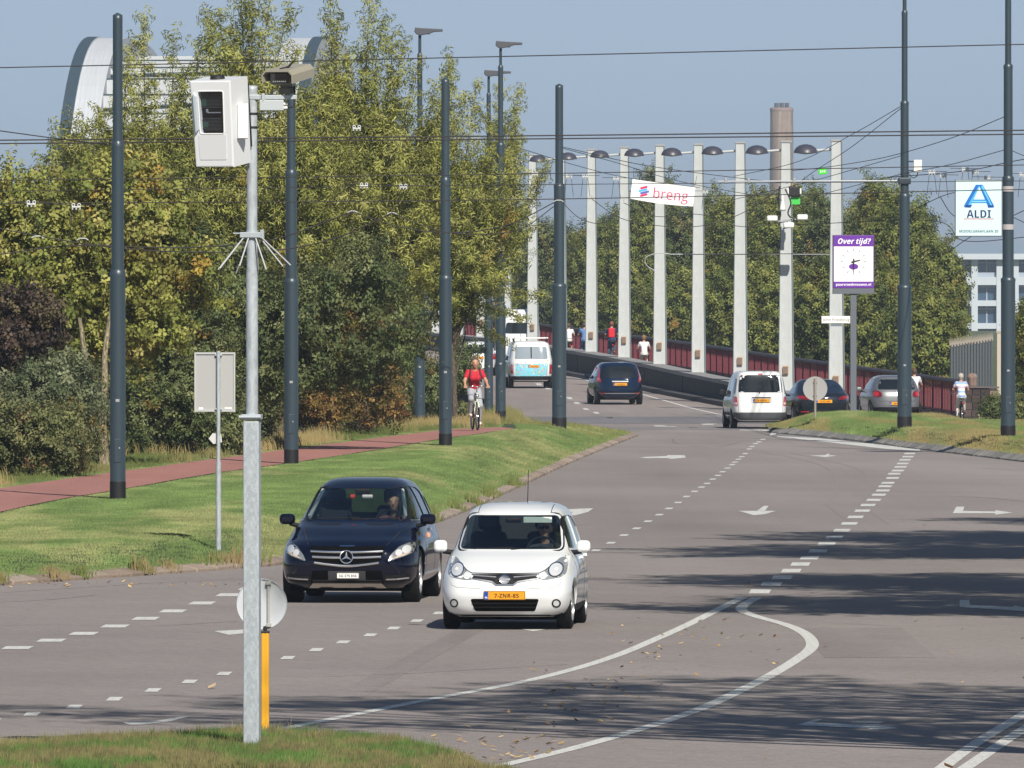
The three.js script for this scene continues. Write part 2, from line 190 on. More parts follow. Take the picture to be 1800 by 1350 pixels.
// arrows
const arrow = (label, ...ps) => struct('road_arrow', ps.map((p) => poly(p)), paint, label);
arrow('white straight arrow in the middle lane ahead', [[1343, 889.5], [1351, 889.5], [1345, 898], [1331, 898]], [[1298, 898.3], [1364, 898.3], [1345, 904], [1325, 906]]);
arrow('white bent arrow on the right lane in the sun', [[1681, 891], [1695, 891], [1693, 898.5], [1750, 899.5], [1750, 897], [1780, 901.5], [1750, 905], [1749, 902.5], [1675, 902.5]]);
arrow('white bent arrow at the right edge within the tree shade', [[1687, 1055], [1704, 1055], [1705, 1064], [1780, 1067.5], [1784, 1065], [1815, 1071], [1800, 1075], [1780, 1073.5], [1687, 1067.5]]);
arrow('white arrow with two heads on the near right lane in the shade', [[1433, 1265.5], [1446, 1265.5], [1430, 1271], [1515, 1275], [1536, 1274], [1582, 1281], [1527, 1283.5], [1528, 1281], [1399, 1275.5]], [[1500, 1269], [1555, 1269], [1545, 1272.5], [1494, 1271]]);
arrow('white arrow beside the roof of the white car', [[975, 896.5], [1024, 894.3], [1043, 893.8], [1033, 900.5], [1010, 906.5], [985, 905.5], [1008, 900.5], [975, 900.8]]);
arrow('white arrow in the left lane near the island', [[1124, 804.5], [1135, 803.3], [1172, 801.8], [1173, 800.3], [1203, 800.4], [1206, 804.6], [1180, 807], [1173, 805.3], [1136, 805.6]]);
arrow('faint white arrow in the middle lane near the island', [[1422, 800.8], [1450, 800.3], [1457, 797], [1458, 800.3], [1472, 801.3], [1450, 803.8], [1440, 802.5]]);
arrow('white arrow on the left lane behind the camera post', [[376, 1110], [402, 1108.5], [430, 1107], [452, 1107.5], [445, 1112.5], [402, 1116.5]]);
arrow('white arrow in the shade beside the foreground grass', [[213, 1270], [270, 1268.5], [318, 1260.5], [338, 1259], [300, 1268.5], [262, 1273.5], [228, 1275]]);
arrow('white arrow tip in front of the white car', [[915, 1106.5], [960, 1106.5], [938, 1110.3]]);
// tyre marks and cracks
const rubber = std(0.17, 0.16, 0.155, 0.9), rubber2 = std(0.225, 0.21, 0.2, 0.9);
[[[1340, 795], [1400, 806], [1440, 817], [1465, 832], [1472, 852], [1466, 872], [1456, 886], [1470, 900], [1492, 916]], [[1395, 797], [1450, 809], [1495, 820], [1518, 831], [1527, 850], [1522, 872], [1512, 888], [1540, 905], [1562, 922]]].forEach((q, i) => struct('tyre_mark', ribbon(q.map((p) => G(...p)), 0.045, 0.003), rubber2, ['left', 'right'][i] + ' curved tyre mark across the middle lane'));
[[[0, 1042], [160, 1032], [330, 1022], [470, 1018]], [[0, 1059], [90, 1054], [170, 1046]], [[0, 1100], [100, 1098], [230, 1102], [420, 1092]], [[1180, 771], [1215, 781], [1280, 780]], [[1210, 784], [1250, 786], [1300, 778]], [[1620, 821.5], [1700, 822.5], [1810, 827]], [[1500, 871], [1680, 873], [1810, 882]], [[1420, 787], [1520, 787.5], [1660, 793]]].forEach((q, i) => struct('road_crack', ribbon(q.map((p) => G(...p)), i < 3 ? 0.035 : 0.06, 0.003), i < 3 ? rubber2 : rubber, ['dark seam along the left gutter', 'short dark seam in the left lane', 'dark streak across the left lane', 'dark crack before the bridge', 'second dark crack before the bridge', 'dark seam below the right island kerb', 'long dark seam across the right lanes', 'dark seam beside the island edge line'][i]));
struct('road_patch', sheet(steps(131, 143, 6), () => 3.6, () => 4.9, 4, () => 0.002, (X, Z) => asphaltTone(X, Z).map((c) => c * 0.88)), asphalt, 'slightly darker rectangular asphalt repair in the right lane');
struct('road_patch', sheet(steps(118, 150, 8), (Z) => -1.9 + (Z - 118) * 0.05, (Z) => -1.55 + (Z - 118) * 0.05, 2, () => 0.002, (X, Z) => asphaltTone(X, Z).map((c) => c * 0.9)), asphalt, 'narrow darker trench repair between the lane lines in front of the white car');
[[[560, 1190], [700, 1185], [860, 1176], [1000, 1168]], [[1100, 1010], [1200, 1013], [1300, 1012]], [[1460, 1095], [1600, 1101], [1760, 1099], [1810, 1101]], [[1000, 925], [1060, 921], [1130, 922]]].forEach((q, i) => struct('road_crack', ribbon(q.map((p) => G(...p)), 0.03, 0.0055), rubber2, ['thin seam crossing the lane below the white car', 'thin seam crossing the middle lane in the tree shade', 'thin seam crossing the right lane in the sun', 'thin seam crossing the lane behind the white car'][i]));
// ================================================================ bridge: parapet, lamp pillars, railing, far arch
const grime = noiseTex(256, (u, v) => { const a = 0.8 + 0.4 * (fbm(u * 30, v * 4) - 0.5) + 0.15 * (fbm(u * 40, v * 40) - 0.5); return [a, a, a]; });
const streak = noiseTex(128, (u, v) => { const a = 0.95 + 0.1 * (fbm(u * 12, v * 3) - 0.5); return [a, a, a]; });
const M = {
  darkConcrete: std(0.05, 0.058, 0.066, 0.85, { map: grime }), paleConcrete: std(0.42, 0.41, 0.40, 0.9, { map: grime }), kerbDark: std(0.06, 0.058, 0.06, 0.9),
  bridgePaint: std(0.55, 0.575, 0.575, 0.7, { map: streak }), bridgeDark: std(0.16, 0.2, 0.21, 0.7), shade: std(0.055, 0.055, 0.075, 0.4), rust: std(0.42, 0.27, 0.13, 0.9), red: std(0.19, 0.03, 0.045, 0.65), railTop: std(0.055, 0.045, 0.06, 0.6),
  brick: std(0.2, 0.13, 0.1, 0.9, { map: grime }), stone: std(0.34, 0.24, 0.2, 0.9, { map: grime }), darkStone: std(0.07, 0.05, 0.05, 0.9, { map: grime }),
  pole: phys(0.032, 0.052, 0.068, 0.42, { clearcoat: 0.35, clearcoatRoughness: 0.3 }), poleFoot: std(0.008, 0.008, 0.01, 0.6), black: std(0.012, 0.012, 0.013, 0.6), galv: std(0.42, 0.45, 0.47, 0.5, { metalness: 0.35 }), steel: std(0.5, 0.5, 0.5, 0.35, { metalness: 0.9 }),
  white: std(0.78, 0.78, 0.76, 0.5), grey: std(0.33, 0.34, 0.35, 0.6), wire: std(0.025, 0.02, 0.022, 0.6), green: std(0.06, 0.55, 0.08, 0.6),
};
const parTop = (Z) => table([[386, 0.5], [392, 0.58], [430, 1.02], [454, 1.26], [470, 1.45], [488, 1.61], [507, 1.76], [560, 2.1], [760, 2.6]], Z);
{
  const o = thing('bridge_parapet', 'dark low concrete parapet with pale coping along the bridge road', 'parapet wall', V(0, 0, 0));
  for (let k = 0; k < 19; k++) {                                  // bays between the pillars, with an open joint
    const Z0 = 386 + (k ? k * 19 - 13 : 0), Z1 = 386 + (k + 1) * 19 - 13, pos = (Z, dx, y) => V(parX(Z) + dx, y, -Z);
    const strip = (a, b, c) => { const q = [[Z0 + 0.1, a], [Z0 + 0.1, b], [Z1 - 0.1, b], [Z1 - 0.1, a]]; return q; };
    const bx = (x0, x1, lo, hi, g = 0.1) => { const P = []; for (const Z of [Z0 + g, Z1 - g]) for (const [x, y] of [[x0, lo(Z)], [x1, lo(Z)], [x1, hi(Z)], [x0, hi(Z)]]) P.push(parX(Z) + x, y, -Z); return buf(P, [0, 1, 2, 0, 2, 3, 4, 6, 5, 4, 7, 6, 0, 4, 5, 0, 5, 1, 1, 5, 6, 1, 6, 2, 2, 6, 7, 2, 7, 3, 3, 7, 4, 3, 4, 0], Array.from({ length: 8 }, (_, i) => [i < 4 ? 0 : 3, (i % 4) * 0.3]).flat()).toNonIndexed(); };
    const fl = (g) => { g.computeVertexNormals(); return g; };
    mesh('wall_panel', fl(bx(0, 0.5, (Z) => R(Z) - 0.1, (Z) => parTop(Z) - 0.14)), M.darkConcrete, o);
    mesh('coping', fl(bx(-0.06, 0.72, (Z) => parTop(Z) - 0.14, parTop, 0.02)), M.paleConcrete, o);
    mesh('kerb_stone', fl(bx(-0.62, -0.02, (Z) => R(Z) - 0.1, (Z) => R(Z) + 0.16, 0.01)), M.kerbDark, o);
  }
}
const railX = (Z) => 14.2 - 0.067 * (Z - 392), railBase = (Z) => table([[378, 0.21], [443, 0.66], [483, 1.0], [584, 1.65], [760, 2.2]], Z);
struct('cycle_path', sheet(steps(372, 760, 60), (Z) => parX(Z) + 0.4, (Z) => railX(Z) + 0.5, 4, (X, Z) => R(Z) + 0.06, () => [0.3, 0.27, 0.25]), asphalt, 'cycle path on the bridge behind the lamp pillars');
{ // red railing
  const o = thing('bridge_railing', 'dark red bridge railing with dark handrail along the far cycle path', 'railing', V(0, 0, 0)), r = rngOf(5);
  const p = (Z, y) => V(railX(Z), railBase(Z) + y, -Z), bars = [];
  for (let Z = 380; Z < 700; Z += 12) {
    const a = p(Z, 1.12), b = p(Z + 12, 1.12); mesh('handrail', bar(a, b, 0.075, 0.075, 10), M.railTop, o);
    mesh('bottom_rail', bar(p(Z, 0.06), p(Z + 12, 0.06), 0.05, 0.05, 6), M.red, o);
    const pl = [V(a.x - 0.12, R(Z) - 0.3, a.z), V(b.x - 0.12, R(Z + 12) - 0.3, b.z)], P = []; for (const [q, Zq] of [[pl[0], Z], [pl[1], Z + 12]]) for (const [dx, y] of [[0, q.y], [0.3, q.y], [0.3, railBase(Zq)], [0, railBase(Zq)]]) P.push(q.x + dx, y, q.z);
    mesh('plinth', buf(P, [0, 1, 2, 0, 2, 3, 4, 6, 5, 4, 7, 6, 0, 4, 5, 0, 5, 1, 1, 5, 6, 1, 6, 2, 2, 6, 7, 2, 7, 3, 3, 7, 4, 3, 4, 0]).toNonIndexed(), M.stone, o);
    for (const dz of [0, 3, 6, 9]) { const q = p(Z + dz, 0); mesh('railing_post', box(0.09, 1.12, 0.12, q.x, q.y + 0.56, q.z), M.red, o); }
    for (let z = 0.25; z < 12; z += 0.5) { const q = p(Z + z, 0); bars.push(box(0.035, 1.04, 0.3, q.x, q.y + 0.58, q.z)); }
  }
  mesh('railing_bars', bars, M.red, o).userData.kind = 'stuff';
}
// lamp pillars on the parapet
{
  const proto = (() => {
    const o = new THREE.Group();
    const sh = [[-0.26, 0], [0.26, 0], [0.165, 9.0], [-0.165, 9.0]];
    mesh('pillar', extrude(sh, 0.4).translate(0, 0, -0.2), M.bridgePaint, o);
    mesh('pillar_edge', [[1], [-1]].map(([s]) => bar(V(s * 0.272, 0, 0.212), V(s * 0.177, 9.0, 0.212), s > 0 ? 0.034 : 0.018, s > 0 ? 0.026 : 0.014, 6)), M.bridgeDark, o);
    mesh('cap', box(0.4, 0.07, 0.46, 0, 9.035, 0), M.grey, o);
    mesh('lamp_arm', bar(V(-0.15, 8.72, 0), V(-0.8, 8.68, 0), 0.05, 0.04), M.bridgePaint, o);
    const sd = mesh('lamp_shade', lathe([[0.42, 0], [0.40, 0.08], [0.33, 0.19], [0.2, 0.27], [0.06, 0.3], [0.001, 0.3]], 24), M.shade, o); sd.position.set(-1.05, 8.6, 0);
    mesh('lamp_glass', lathe([[0.001, -0.05], [0.2, -0.03], [0.36, 0.0]], 20), M.grey, sd);
    const jb = mesh('junction_box', rbox(0.2, 0.3, 0.1, 0.02, -0.02, 0.78, 0.26), M.rust, o);
    mesh('box_door', box(0.15, 0.24, 0.012, -0.02, 0.78, 0.317), M.stone, jb);
    return o;
  })();
  const ord = ['rightmost', 'second from the right', 'third from the right', 'fourth from the right', 'fifth from the right', 'sixth from the right', 'seventh from the right', 'eighth from the right', 'ninth from the right', 'tenth from the right', 'eleventh from the right', 'twelfth from the right', 'thirteenth from the right'];
  for (let k = 0; k < 13; k++) {
    const Z = 392 + 19 * k, o = k ? proto.clone() : proto.clone(); o.name = numbered('lamp_pillar'); o.position.set(parX(Z) + 0.62, parTop(Z) - 0.05, -Z);
    tag(o, 'white tapering lamp pillar on the bridge parapet, ' + ord[k] + ' of the row', 'lamp pillar', 'lamp pillars along the bridge'); scene.add(o);
  }
}
// steel arch far behind the trees
{
  const Z0 = 788, span = 122, rise = 22.0, o = thing('bridge_arch', 'pale steel arch of the bridge rising behind the trees on the left', 'bridge arch', V(-23.7, 0, -Z0), -0.03);
  const hA = (a) => 1 + (rise - 1) * (1 - Math.pow(Math.abs(a / (span / 2) - 1), 3.4));
  const white = std(0.60, 0.63, 0.66, 0.6, { map: streak }), blue = std(0.045, 0.075, 0.10, 0.6, { map: streak });
  for (const s of [-1, 1]) {
    const pos = [], idx = [], n = 48; for (let i = 0; i <= n; i++) { const a = i / n * span, y = hA(a), e = 0.01, t = Math.atan2(hA(a + e) - hA(a - e), 2 * e), dpt = lerp(1.9, 1.3, 1 - Math.abs(a / span * 2 - 1)); for (const [x, u] of [[-0.42, -dpt], [0.42, -dpt], [0.42, dpt], [-0.42, dpt]]) pos.push(s * 8.3 + x, y + u * Math.cos(t), -a + u * Math.sin(t)); if (i) for (let k = 0; k < 4; k++) { const p = (i - 1) * 4 + k, q = (i - 1) * 4 + (k + 1) % 4; idx.push(p, q, p + 4, q, q + 4, p + 4); } }
    const uvs = pos.map((_, i) => i * 0.003).slice(0, pos.length / 3 * 2), part = (keep) => { const g = buf(pos, idx.filter((_, i) => keep(Math.floor(i / 6) % 4)), uvs).toNonIndexed(); g.computeVertexNormals(); return g; }; const rib = mesh('arch_rib', part((k) => k !== 2), white, o); mesh('rib_top_painted_shade', part((k) => k === 2), blue, rib);  // upper rib face coloured dark blue to imitate shade on the pale steel
    { const P2 = [], I2 = [], n = 48, U2 = []; for (let i = 0; i <= n; i++) { const a = i / n * span, y = hA(a), e = 0.01, t = Math.atan2(hA(a + e) - hA(a - e), 2 * e), d = lerp(1.75, 1.2, 1 - Math.abs(a / span * 2 - 1)); for (const [x, u] of [[0.43, -d], [2.3, -d], [2.3, d], [0.43, d]]) { P2.push(s * 8.3 - s * x, y + u * Math.cos(t), -a + u * Math.sin(t)); U2.push(x, a * 0.1); } if (i) for (let k = 0; k < 4; k++) { const p = (i - 1) * 4 + k, q = (i - 1) * 4 + (k + 1) % 4; I2.push(p, q, p + 4, q, q + 4, p + 4); } } const g2 = buf(P2, I2, U2).toNonIndexed(); g2.computeVertexNormals(); mesh('rib_web', g2, white, rib); }
    const soff = []; for (let i = 0; i < 22; i++) { const a = 1 + i * 2.6, b = a + 2.6, f = (q) => { const t = Math.atan2(hA(q + .01) - hA(q - .01), .02), dpt = lerp(1.5, 1.1, 1 - Math.abs(q / span * 2 - 1)) + 0.05; return V(s * 8.3, hA(q) - dpt * Math.cos(t), -q - dpt * Math.sin(t) * -1); }; soff.push(bar(V(s * 8.3 - 0.3, hA(a) - 1.3, -a + 1.1), V(s * 8.3 - 0.3, hA(b) - 1.3, -b + 1.1), 0.5, 0.5, 6)); }
    mesh('rib_flange', soff, blue, o);
    for (let a = 8; a < 118; a += 7) mesh('hanger', bar(V(s * 8.3, 1, -a), V(s * 8.3, hA(a) - 1, -a), 0.06), blue, o);
  }
  const hs = [7.9, 9.9, 12, 13.9, 15.6, 17.2, 18.6, 19.8, 20.7, 21.3];
  for (let k = 0; k < hs.length - 1; k++) { const h = hs[k], dh = hs[k + 1] - h; let a = 1; while (hA(a) < h && a < span / 2) a += 0.1; const g = mesh('cross_girder', box(15.8, dh - 0.2, 0.6, 0, h + dh / 2, -a), white, o); mesh('girder_flange', box(15.8, 0.1, 0.7, 0, h + dh - 0.02, -a - 0.1), blue, g); if (k % 2) mesh('brace', [bar(V(-8, h + 0.25, -a + 0.42), V(8, h + dh * 0.8, -a + 0.42), 0.09, 0.09, 6)], blue, g); }
  mesh('cross_girder', box(15.8, 0.5, 0.9, 0, hA(span / 2) - 0.1, -span / 2), white, o);
  mesh('deck', box(26, 1.4, span + 20, 0, 0.3, -span / 2), blue, o);
}
// ================================================================ vehicles
function pchip(T, c) {                                     // monotone cubic through column c of the key table (first column = height)
  const n = T.length, x = T.map((r) => r[0]), y = T.map((r) => r[c]), h = [], dl = [], m = [];
  for (let i = 0; i < n - 1; i++) { h[i] = x[i + 1] - x[i]; dl[i] = (y[i + 1] - y[i]) / h[i]; }
  m[0] = dl[0]; m[n - 1] = dl[n - 2];
  for (let i = 1; i < n - 1; i++) m[i] = dl[i - 1] * dl[i] <= 0 ? 0 : 2 / (1 / dl[i - 1] + 1 / dl[i]);
  return (q) => { let i = 0; q = clamp(q, x[0], x[n - 1]); while (i < n - 2 && q > x[i + 1]) i++; const t = (q - x[i]) / h[i], t2 = t * t, t3 = t2 * t; return (2 * t3 - 3 * t2 + 1) * y[i] + (t3 - 2 * t2 + t) * h[i] * m[i] + (3 * t2 - 2 * t3) * y[i + 1] + (t3 - t2) * h[i] * m[i + 1]; };
}
// a body is a stack of rounded outlines: at each height its half width, front end, rear end and squareness
class Body {
  constructor(keys) { this.k = keys; this.w = pchip(keys, 1); this.f = pchip(keys, 2); this.r = pchip(keys, 3); this.n = pchip(keys, 4); this.lo = keys[0][0]; this.hi = keys[keys.length - 1][0]; }
  end(x, y, front) { const w = this.w(y), f = this.f(y), r = this.r(y), n = this.n(y), c = (f + r) / 2, a = (f - r) / 2, u = Math.max(0, 1 - Math.pow(Math.min(1, Math.abs(x / w)), n)); return c + (front ? 1 : -1) * a * Math.pow(u, 1 / n); }
  side(z, y) { const w = this.w(y), f = this.f(y), r = this.r(y), n = this.n(y), c = (f + r) / 2, a = (f - r) / 2, u = Math.max(0, 1 - Math.pow(Math.min(1, Math.abs((z - c) / a)), n)); return w * Math.pow(u, 1 / n); }
  solid(inset = 0, lo = this.lo, hi = this.hi, nu = 96, per = 7) {
    const ys = []; const ks = this.k.map((q) => q[0]); for (let i = 0; i < ks.length - 1; i++) for (let j = 0; j < per; j++) ys.push(lerp(ks[i], ks[i + 1], j / per)); ys.push(ks[ks.length - 1]);
    const yy = [lo, ...ys.filter((y) => y > lo + 0.004 && y < hi - 0.004), hi], pos = [], idx = [], uv = [];
    for (const y of yy) { const w = this.w(y) - inset, f = this.f(y) - inset, r = this.r(y) + inset, n = this.n(y), c = (f + r) / 2, a = (f - r) / 2; for (let i = 0; i < nu; i++) { const t = i / nu * 2 * Math.PI, s = Math.sin(t), q = Math.cos(t), e = 2 / n; pos.push(w * Math.sign(s) * Math.pow(Math.abs(s), e), y, c + a * Math.sign(q) * Math.pow(Math.abs(q), e)); uv.push(i / nu, y); } }
    for (let j = 0; j < yy.length - 1; j++) for (let i = 0; i < nu; i++) { const a = j * nu + i, b = j * nu + (i + 1) % nu; idx.push(a, b, a + nu, b, b + nu, a + nu); }
    const cap = (j, up) => { const k = pos.length / 3, y = yy[j]; pos.push(0, y, (this.f(y) + this.r(y)) / 2); uv.push(0, 0); for (let i = 0; i < nu; i++) { const a = j * nu + i, b = j * nu + (i + 1) % nu; up ? idx.push(a, b, k) : idx.push(b, a, k); } };
    cap(0, false); cap(yy.length - 1, true);
    return buf(pos, idx, uv);
  }
  // a panel that follows the body: outline given as seen from the front, rear (x, y) or side (z, y)
  panel(pts, side, off = 0.004, thick = 0.03, edge = 0.06, sign = 1) {
    const tri = new THREE.ShapeGeometry(new THREE.Shape(pts.map((p) => new THREE.Vector2(p[0], p[1])))).toNonIndexed();
    const g = new TessellateModifier(edge, 7).modify(tri), p = g.attributes.position, P = [], map = (a, b, o) => side === 'front' ? [a, b, this.end(a, b, true) + o] : side === 'rear' ? [a, b, this.end(a, b, false) - o] : [sign * (this.side(a, b) + o), b, a];
    const uv = [];
    for (let i = 0; i < p.count; i++) { P.push(...map(p.getX(i), p.getY(i), off)); uv.push(p.getX(i), p.getY(i)); }
    const D = []; for (let i = 0; i < pts.length; i++) { const a = pts[i], b = pts[(i + 1) % pts.length], m = Math.max(1, Math.ceil(Math.hypot(a[0] - b[0], a[1] - b[1]) / edge)); for (let k = 0; k < m; k++) D.push([lerp(a[0], b[0], k / m), lerp(a[1], b[1], k / m)]); }
    for (let i = 0; i < D.length; i++) { const a = D[i], b = D[(i + 1) % D.length], q = [map(...a, off), map(...b, off), map(...b, off - thick), map(...a, off - thick)]; for (const k of [0, 1, 2, 0, 2, 3]) { P.push(...q[k]); uv.push(0, 0); } }
    const sharp = buf(P, null, uv); return sharpen(sharp, P.length / 3 - D.length * 6, (x, y) => this, side);
  }
}
function sharpen(g, n) { // smooth the face of a panel, keep its rim sharp
  const p = g.attributes.position, nm = g.attributes.normal, acc = new Map(), key = (i) => p.getX(i).toFixed(4) + ',' + p.getY(i).toFixed(4) + ',' + p.getZ(i).toFixed(4);
  for (let i = 0; i < n; i++) { const k = key(i), a = acc.get(k) || [0, 0, 0]; a[0] += nm.getX(i); a[1] += nm.getY(i); a[2] += nm.getZ(i); acc.set(k, a); }
  for (let i = 0; i < n; i++) { const a = acc.get(key(i)), l = Math.hypot(...a) || 1; nm.setXYZ(i, a[0] / l, a[1] / l, a[2] / l); }
  return g;
}
const mir = (pts) => pts.map(([x, y]) => [-x, y]).reverse();
function rounded(pts, r = 0.05, n = 4) { const o = [], L = pts.length; for (let i = 0; i < L; i++) { const p = pts[i], a = pts[(i + L - 1) % L], b = pts[(i + 1) % L], da = Math.hypot(a[0] - p[0], a[1] - p[1]), db = Math.hypot(b[0] - p[0], b[1] - p[1]), ra = Math.min(r, da * 0.45), rb = Math.min(r, db * 0.45); const A = [lerp(p[0], a[0], ra / da), lerp(p[1], a[1], ra / da)], B = [lerp(p[0], b[0], rb / db), lerp(p[1], b[1], rb / db)]; for (let k = 0; k <= n; k++) { const t = k / n; o.push([(1 - t) ** 2 * A[0] + 2 * t * (1 - t) * p[0] + t * t * B[0], (1 - t) ** 2 * A[1] + 2 * t * (1 - t) * p[1] + t * t * B[1]]); } } return o; }
const ev = new Evaluator(); ev.useGroups = false; ev.attributes = ['position', 'normal', 'uv'];
function cut(a, ...bs) { let A = new Brush(a); A.updateMatrixWorld(); for (const b of bs) { const B = new Brush(b); B.updateMatrixWorld(); A = ev.evaluate(A, B, SUBTRACTION); } return A.geometry; }
const carPaint = (r, g, b, metal = 0) => phys(r, g, b, 0.45, { clearcoat: 1, clearcoatRoughness: 0.025, metalness: metal, specularIntensity: r < 0.1 ? 0 : 0.6 });
const C = {
  tint: phys(0.16, 0.19, 0.19, 0.0, { transmission: 1, ior: 1.5 }),
  glass: phys(0.58, 0.66, 0.66, 0.0, { transmission: 1, ior: 1.5 }), dark: phys(0.008, 0.011, 0.013, 0.06, { clearcoat: 1, clearcoatRoughness: 0.02 }), tyre: phys(0.012, 0.012, 0.013, 0.85, { specularIntensity: 0.35 }), rim: std(0.42, 0.43, 0.45, 0.35, { metalness: 0.6 }), well: phys(0.004, 0.004, 0.004, 0.95, { specularIntensity: 0.05 }),
  chrome: std(0.82, 0.82, 0.82, 0.2, { metalness: 1 }), lamp: phys(0.66, 0.68, 0.69, 0.22, { metalness: 0, clearcoat: 1, clearcoatRoughness: 0.02 }), lens: phys(0.95, 0.97, 1, 0.02, { transmission: 1, ior: 1.5 }), redLamp: phys(0.55, 0.015, 0.02, 0.15, { clearcoat: 1 }), darkRed: phys(0.16, 0.01, 0.015, 0.15, { clearcoat: 1 }), plastic: phys(0.012, 0.012, 0.014, 0.6, { specularIntensity: 0.4 }), gap: std(0.02, 0.02, 0.02, 0.8), seat: phys(0.03, 0.034, 0.042, 0.9, { specularIntensity: 0.2 }), inner: phys(0.03, 0.034, 0.04, 0.9, { specularIntensity: 0.2 }), orange: phys(0.7, 0.24, 0.02, 0.2),
};
function plateTex(text, kind) { return canvasTex(512, kind === 'ch' ? 120 : 110, (c, w, h) => { c.fillStyle = kind === 'ch' ? '#e8e9e6' : '#e79a12'; c.fillRect(0, 0, w, h); c.strokeStyle = '#2a1a05'; c.lineWidth = 5; c.strokeRect(3, 3, w - 6, h - 6); if (kind !== 'ch') { c.fillStyle = '#1d4fb0'; c.fillRect(5, 5, 48, h - 10); c.fillStyle = '#e8e04a'; c.beginPath(); c.arc(29, 34, 11, 0, 7); c.stroke(); c.fillStyle = '#ffffff'; c.font = 'bold 28px sans-serif'; c.fillText('NL', 11, h - 18); } c.fillStyle = '#1a1208'; c.textAlign = 'center'; c.textBaseline = 'middle'; c.font = 'bold ' + (kind === 'ch' ? 82 : 74) + 'px sans-serif'; if (text) c.fillText(text, kind === 'ch' ? w / 2 : w / 2 + 26, h / 2 + 4, kind === 'ch' ? w - 30 : w - 90); }); }
function plate(parent, text, kind, w, h, x, y, z, back) {
  const m = mesh('number_plate', rbox(w, h, 0.016, 0.006), kind === 'ch' ? M.white : std(0.75, 0.42, 0.03, 0.5), parent); m.position.set(x, y, z); if (back) m.rotation.y = Math.PI;
  const mt = std(1, 1, 1, 0.45, { map: plateTex(text, kind) }); mesh('plate_print', new THREE.PlaneGeometry(w * 0.985, h * 0.95).translate(0, 0, 0.0105), mt, m); return m;
}
const wheelProto = {};
function wheel(parent, x, y, z, rad, wid, spokes = 5, steer = 0) {
  const key = rad + '_' + wid + '_' + spokes;
  const W = wheelProto[key] ??= {
    tyre: lathe([[rad * 0.66, -wid / 2 + 0.01], [rad * 0.8, -wid / 2], [rad * 0.93, -wid / 2 + 0.004], [rad * 0.985, -wid / 2 + 0.022], [rad, -wid / 2 + 0.05], [rad, wid / 2 - 0.05], [rad * 0.985, wid / 2 - 0.022], [rad * 0.93, wid / 2 - 0.004], [rad * 0.8, wid / 2], [rad * 0.66, wid / 2 - 0.01]], 40).rotateZ(-Math.PI / 2),
    rim: (() => { const gs = [lathe([[rad * 0.67, -wid / 2], [rad * 0.62, 0], [rad * 0.64, wid / 2 - 0.025], [rad * 0.69, wid / 2 - 0.004], [rad * 0.66, wid / 2 - 0.001]], 36).rotateZ(-Math.PI / 2), cyl(0.05, 0.045, 0.03, 0, 0, 0, 16).rotateZ(-Math.PI / 2).translate(wid / 2 - 0.04, 0, 0)]; for (let k = 0; k < spokes; k++) { const b = box(0.025, rad * 0.62, rad * 0.17, wid / 2 - 0.03, rad * 0.34, 0); gs.push(b.rotateX(k / spokes * 2 * Math.PI)); } return gs; })(),
    hub: cyl(rad * 0.6, rad * 0.6, 0.02, 0, 0, 0, 24).rotateZ(-Math.PI / 2),
  };
  const o = new THREE.Group(); o.name = 'wheel'; o.position.set(x, y, z); o.rotation.y = (x < 0 ? Math.PI : 0) + steer; parent.add(o);
  mesh('tyre', W.tyre, C.tyre, o); mesh('rim', W.rim, C.rim, o); mesh('brake', W.hub, C.well, o); return o;
}
function mirror(parent, s, x, y, z, mat, w = 0.2, h = 0.17, drop = 0.0) { const m = mesh('wing_mirror', rbox(w, h, 0.12, 0.055, s * (x + w / 2), y, z), mat, parent); mesh('mirror_arm', [bar(V(s * (x - 0.12), y - h * 0.55 - drop, z - 0.02), V(s * (x + w * 0.35), y - h * 0.42, z), 0.035, 0.028)], C.plastic, m); return m; }
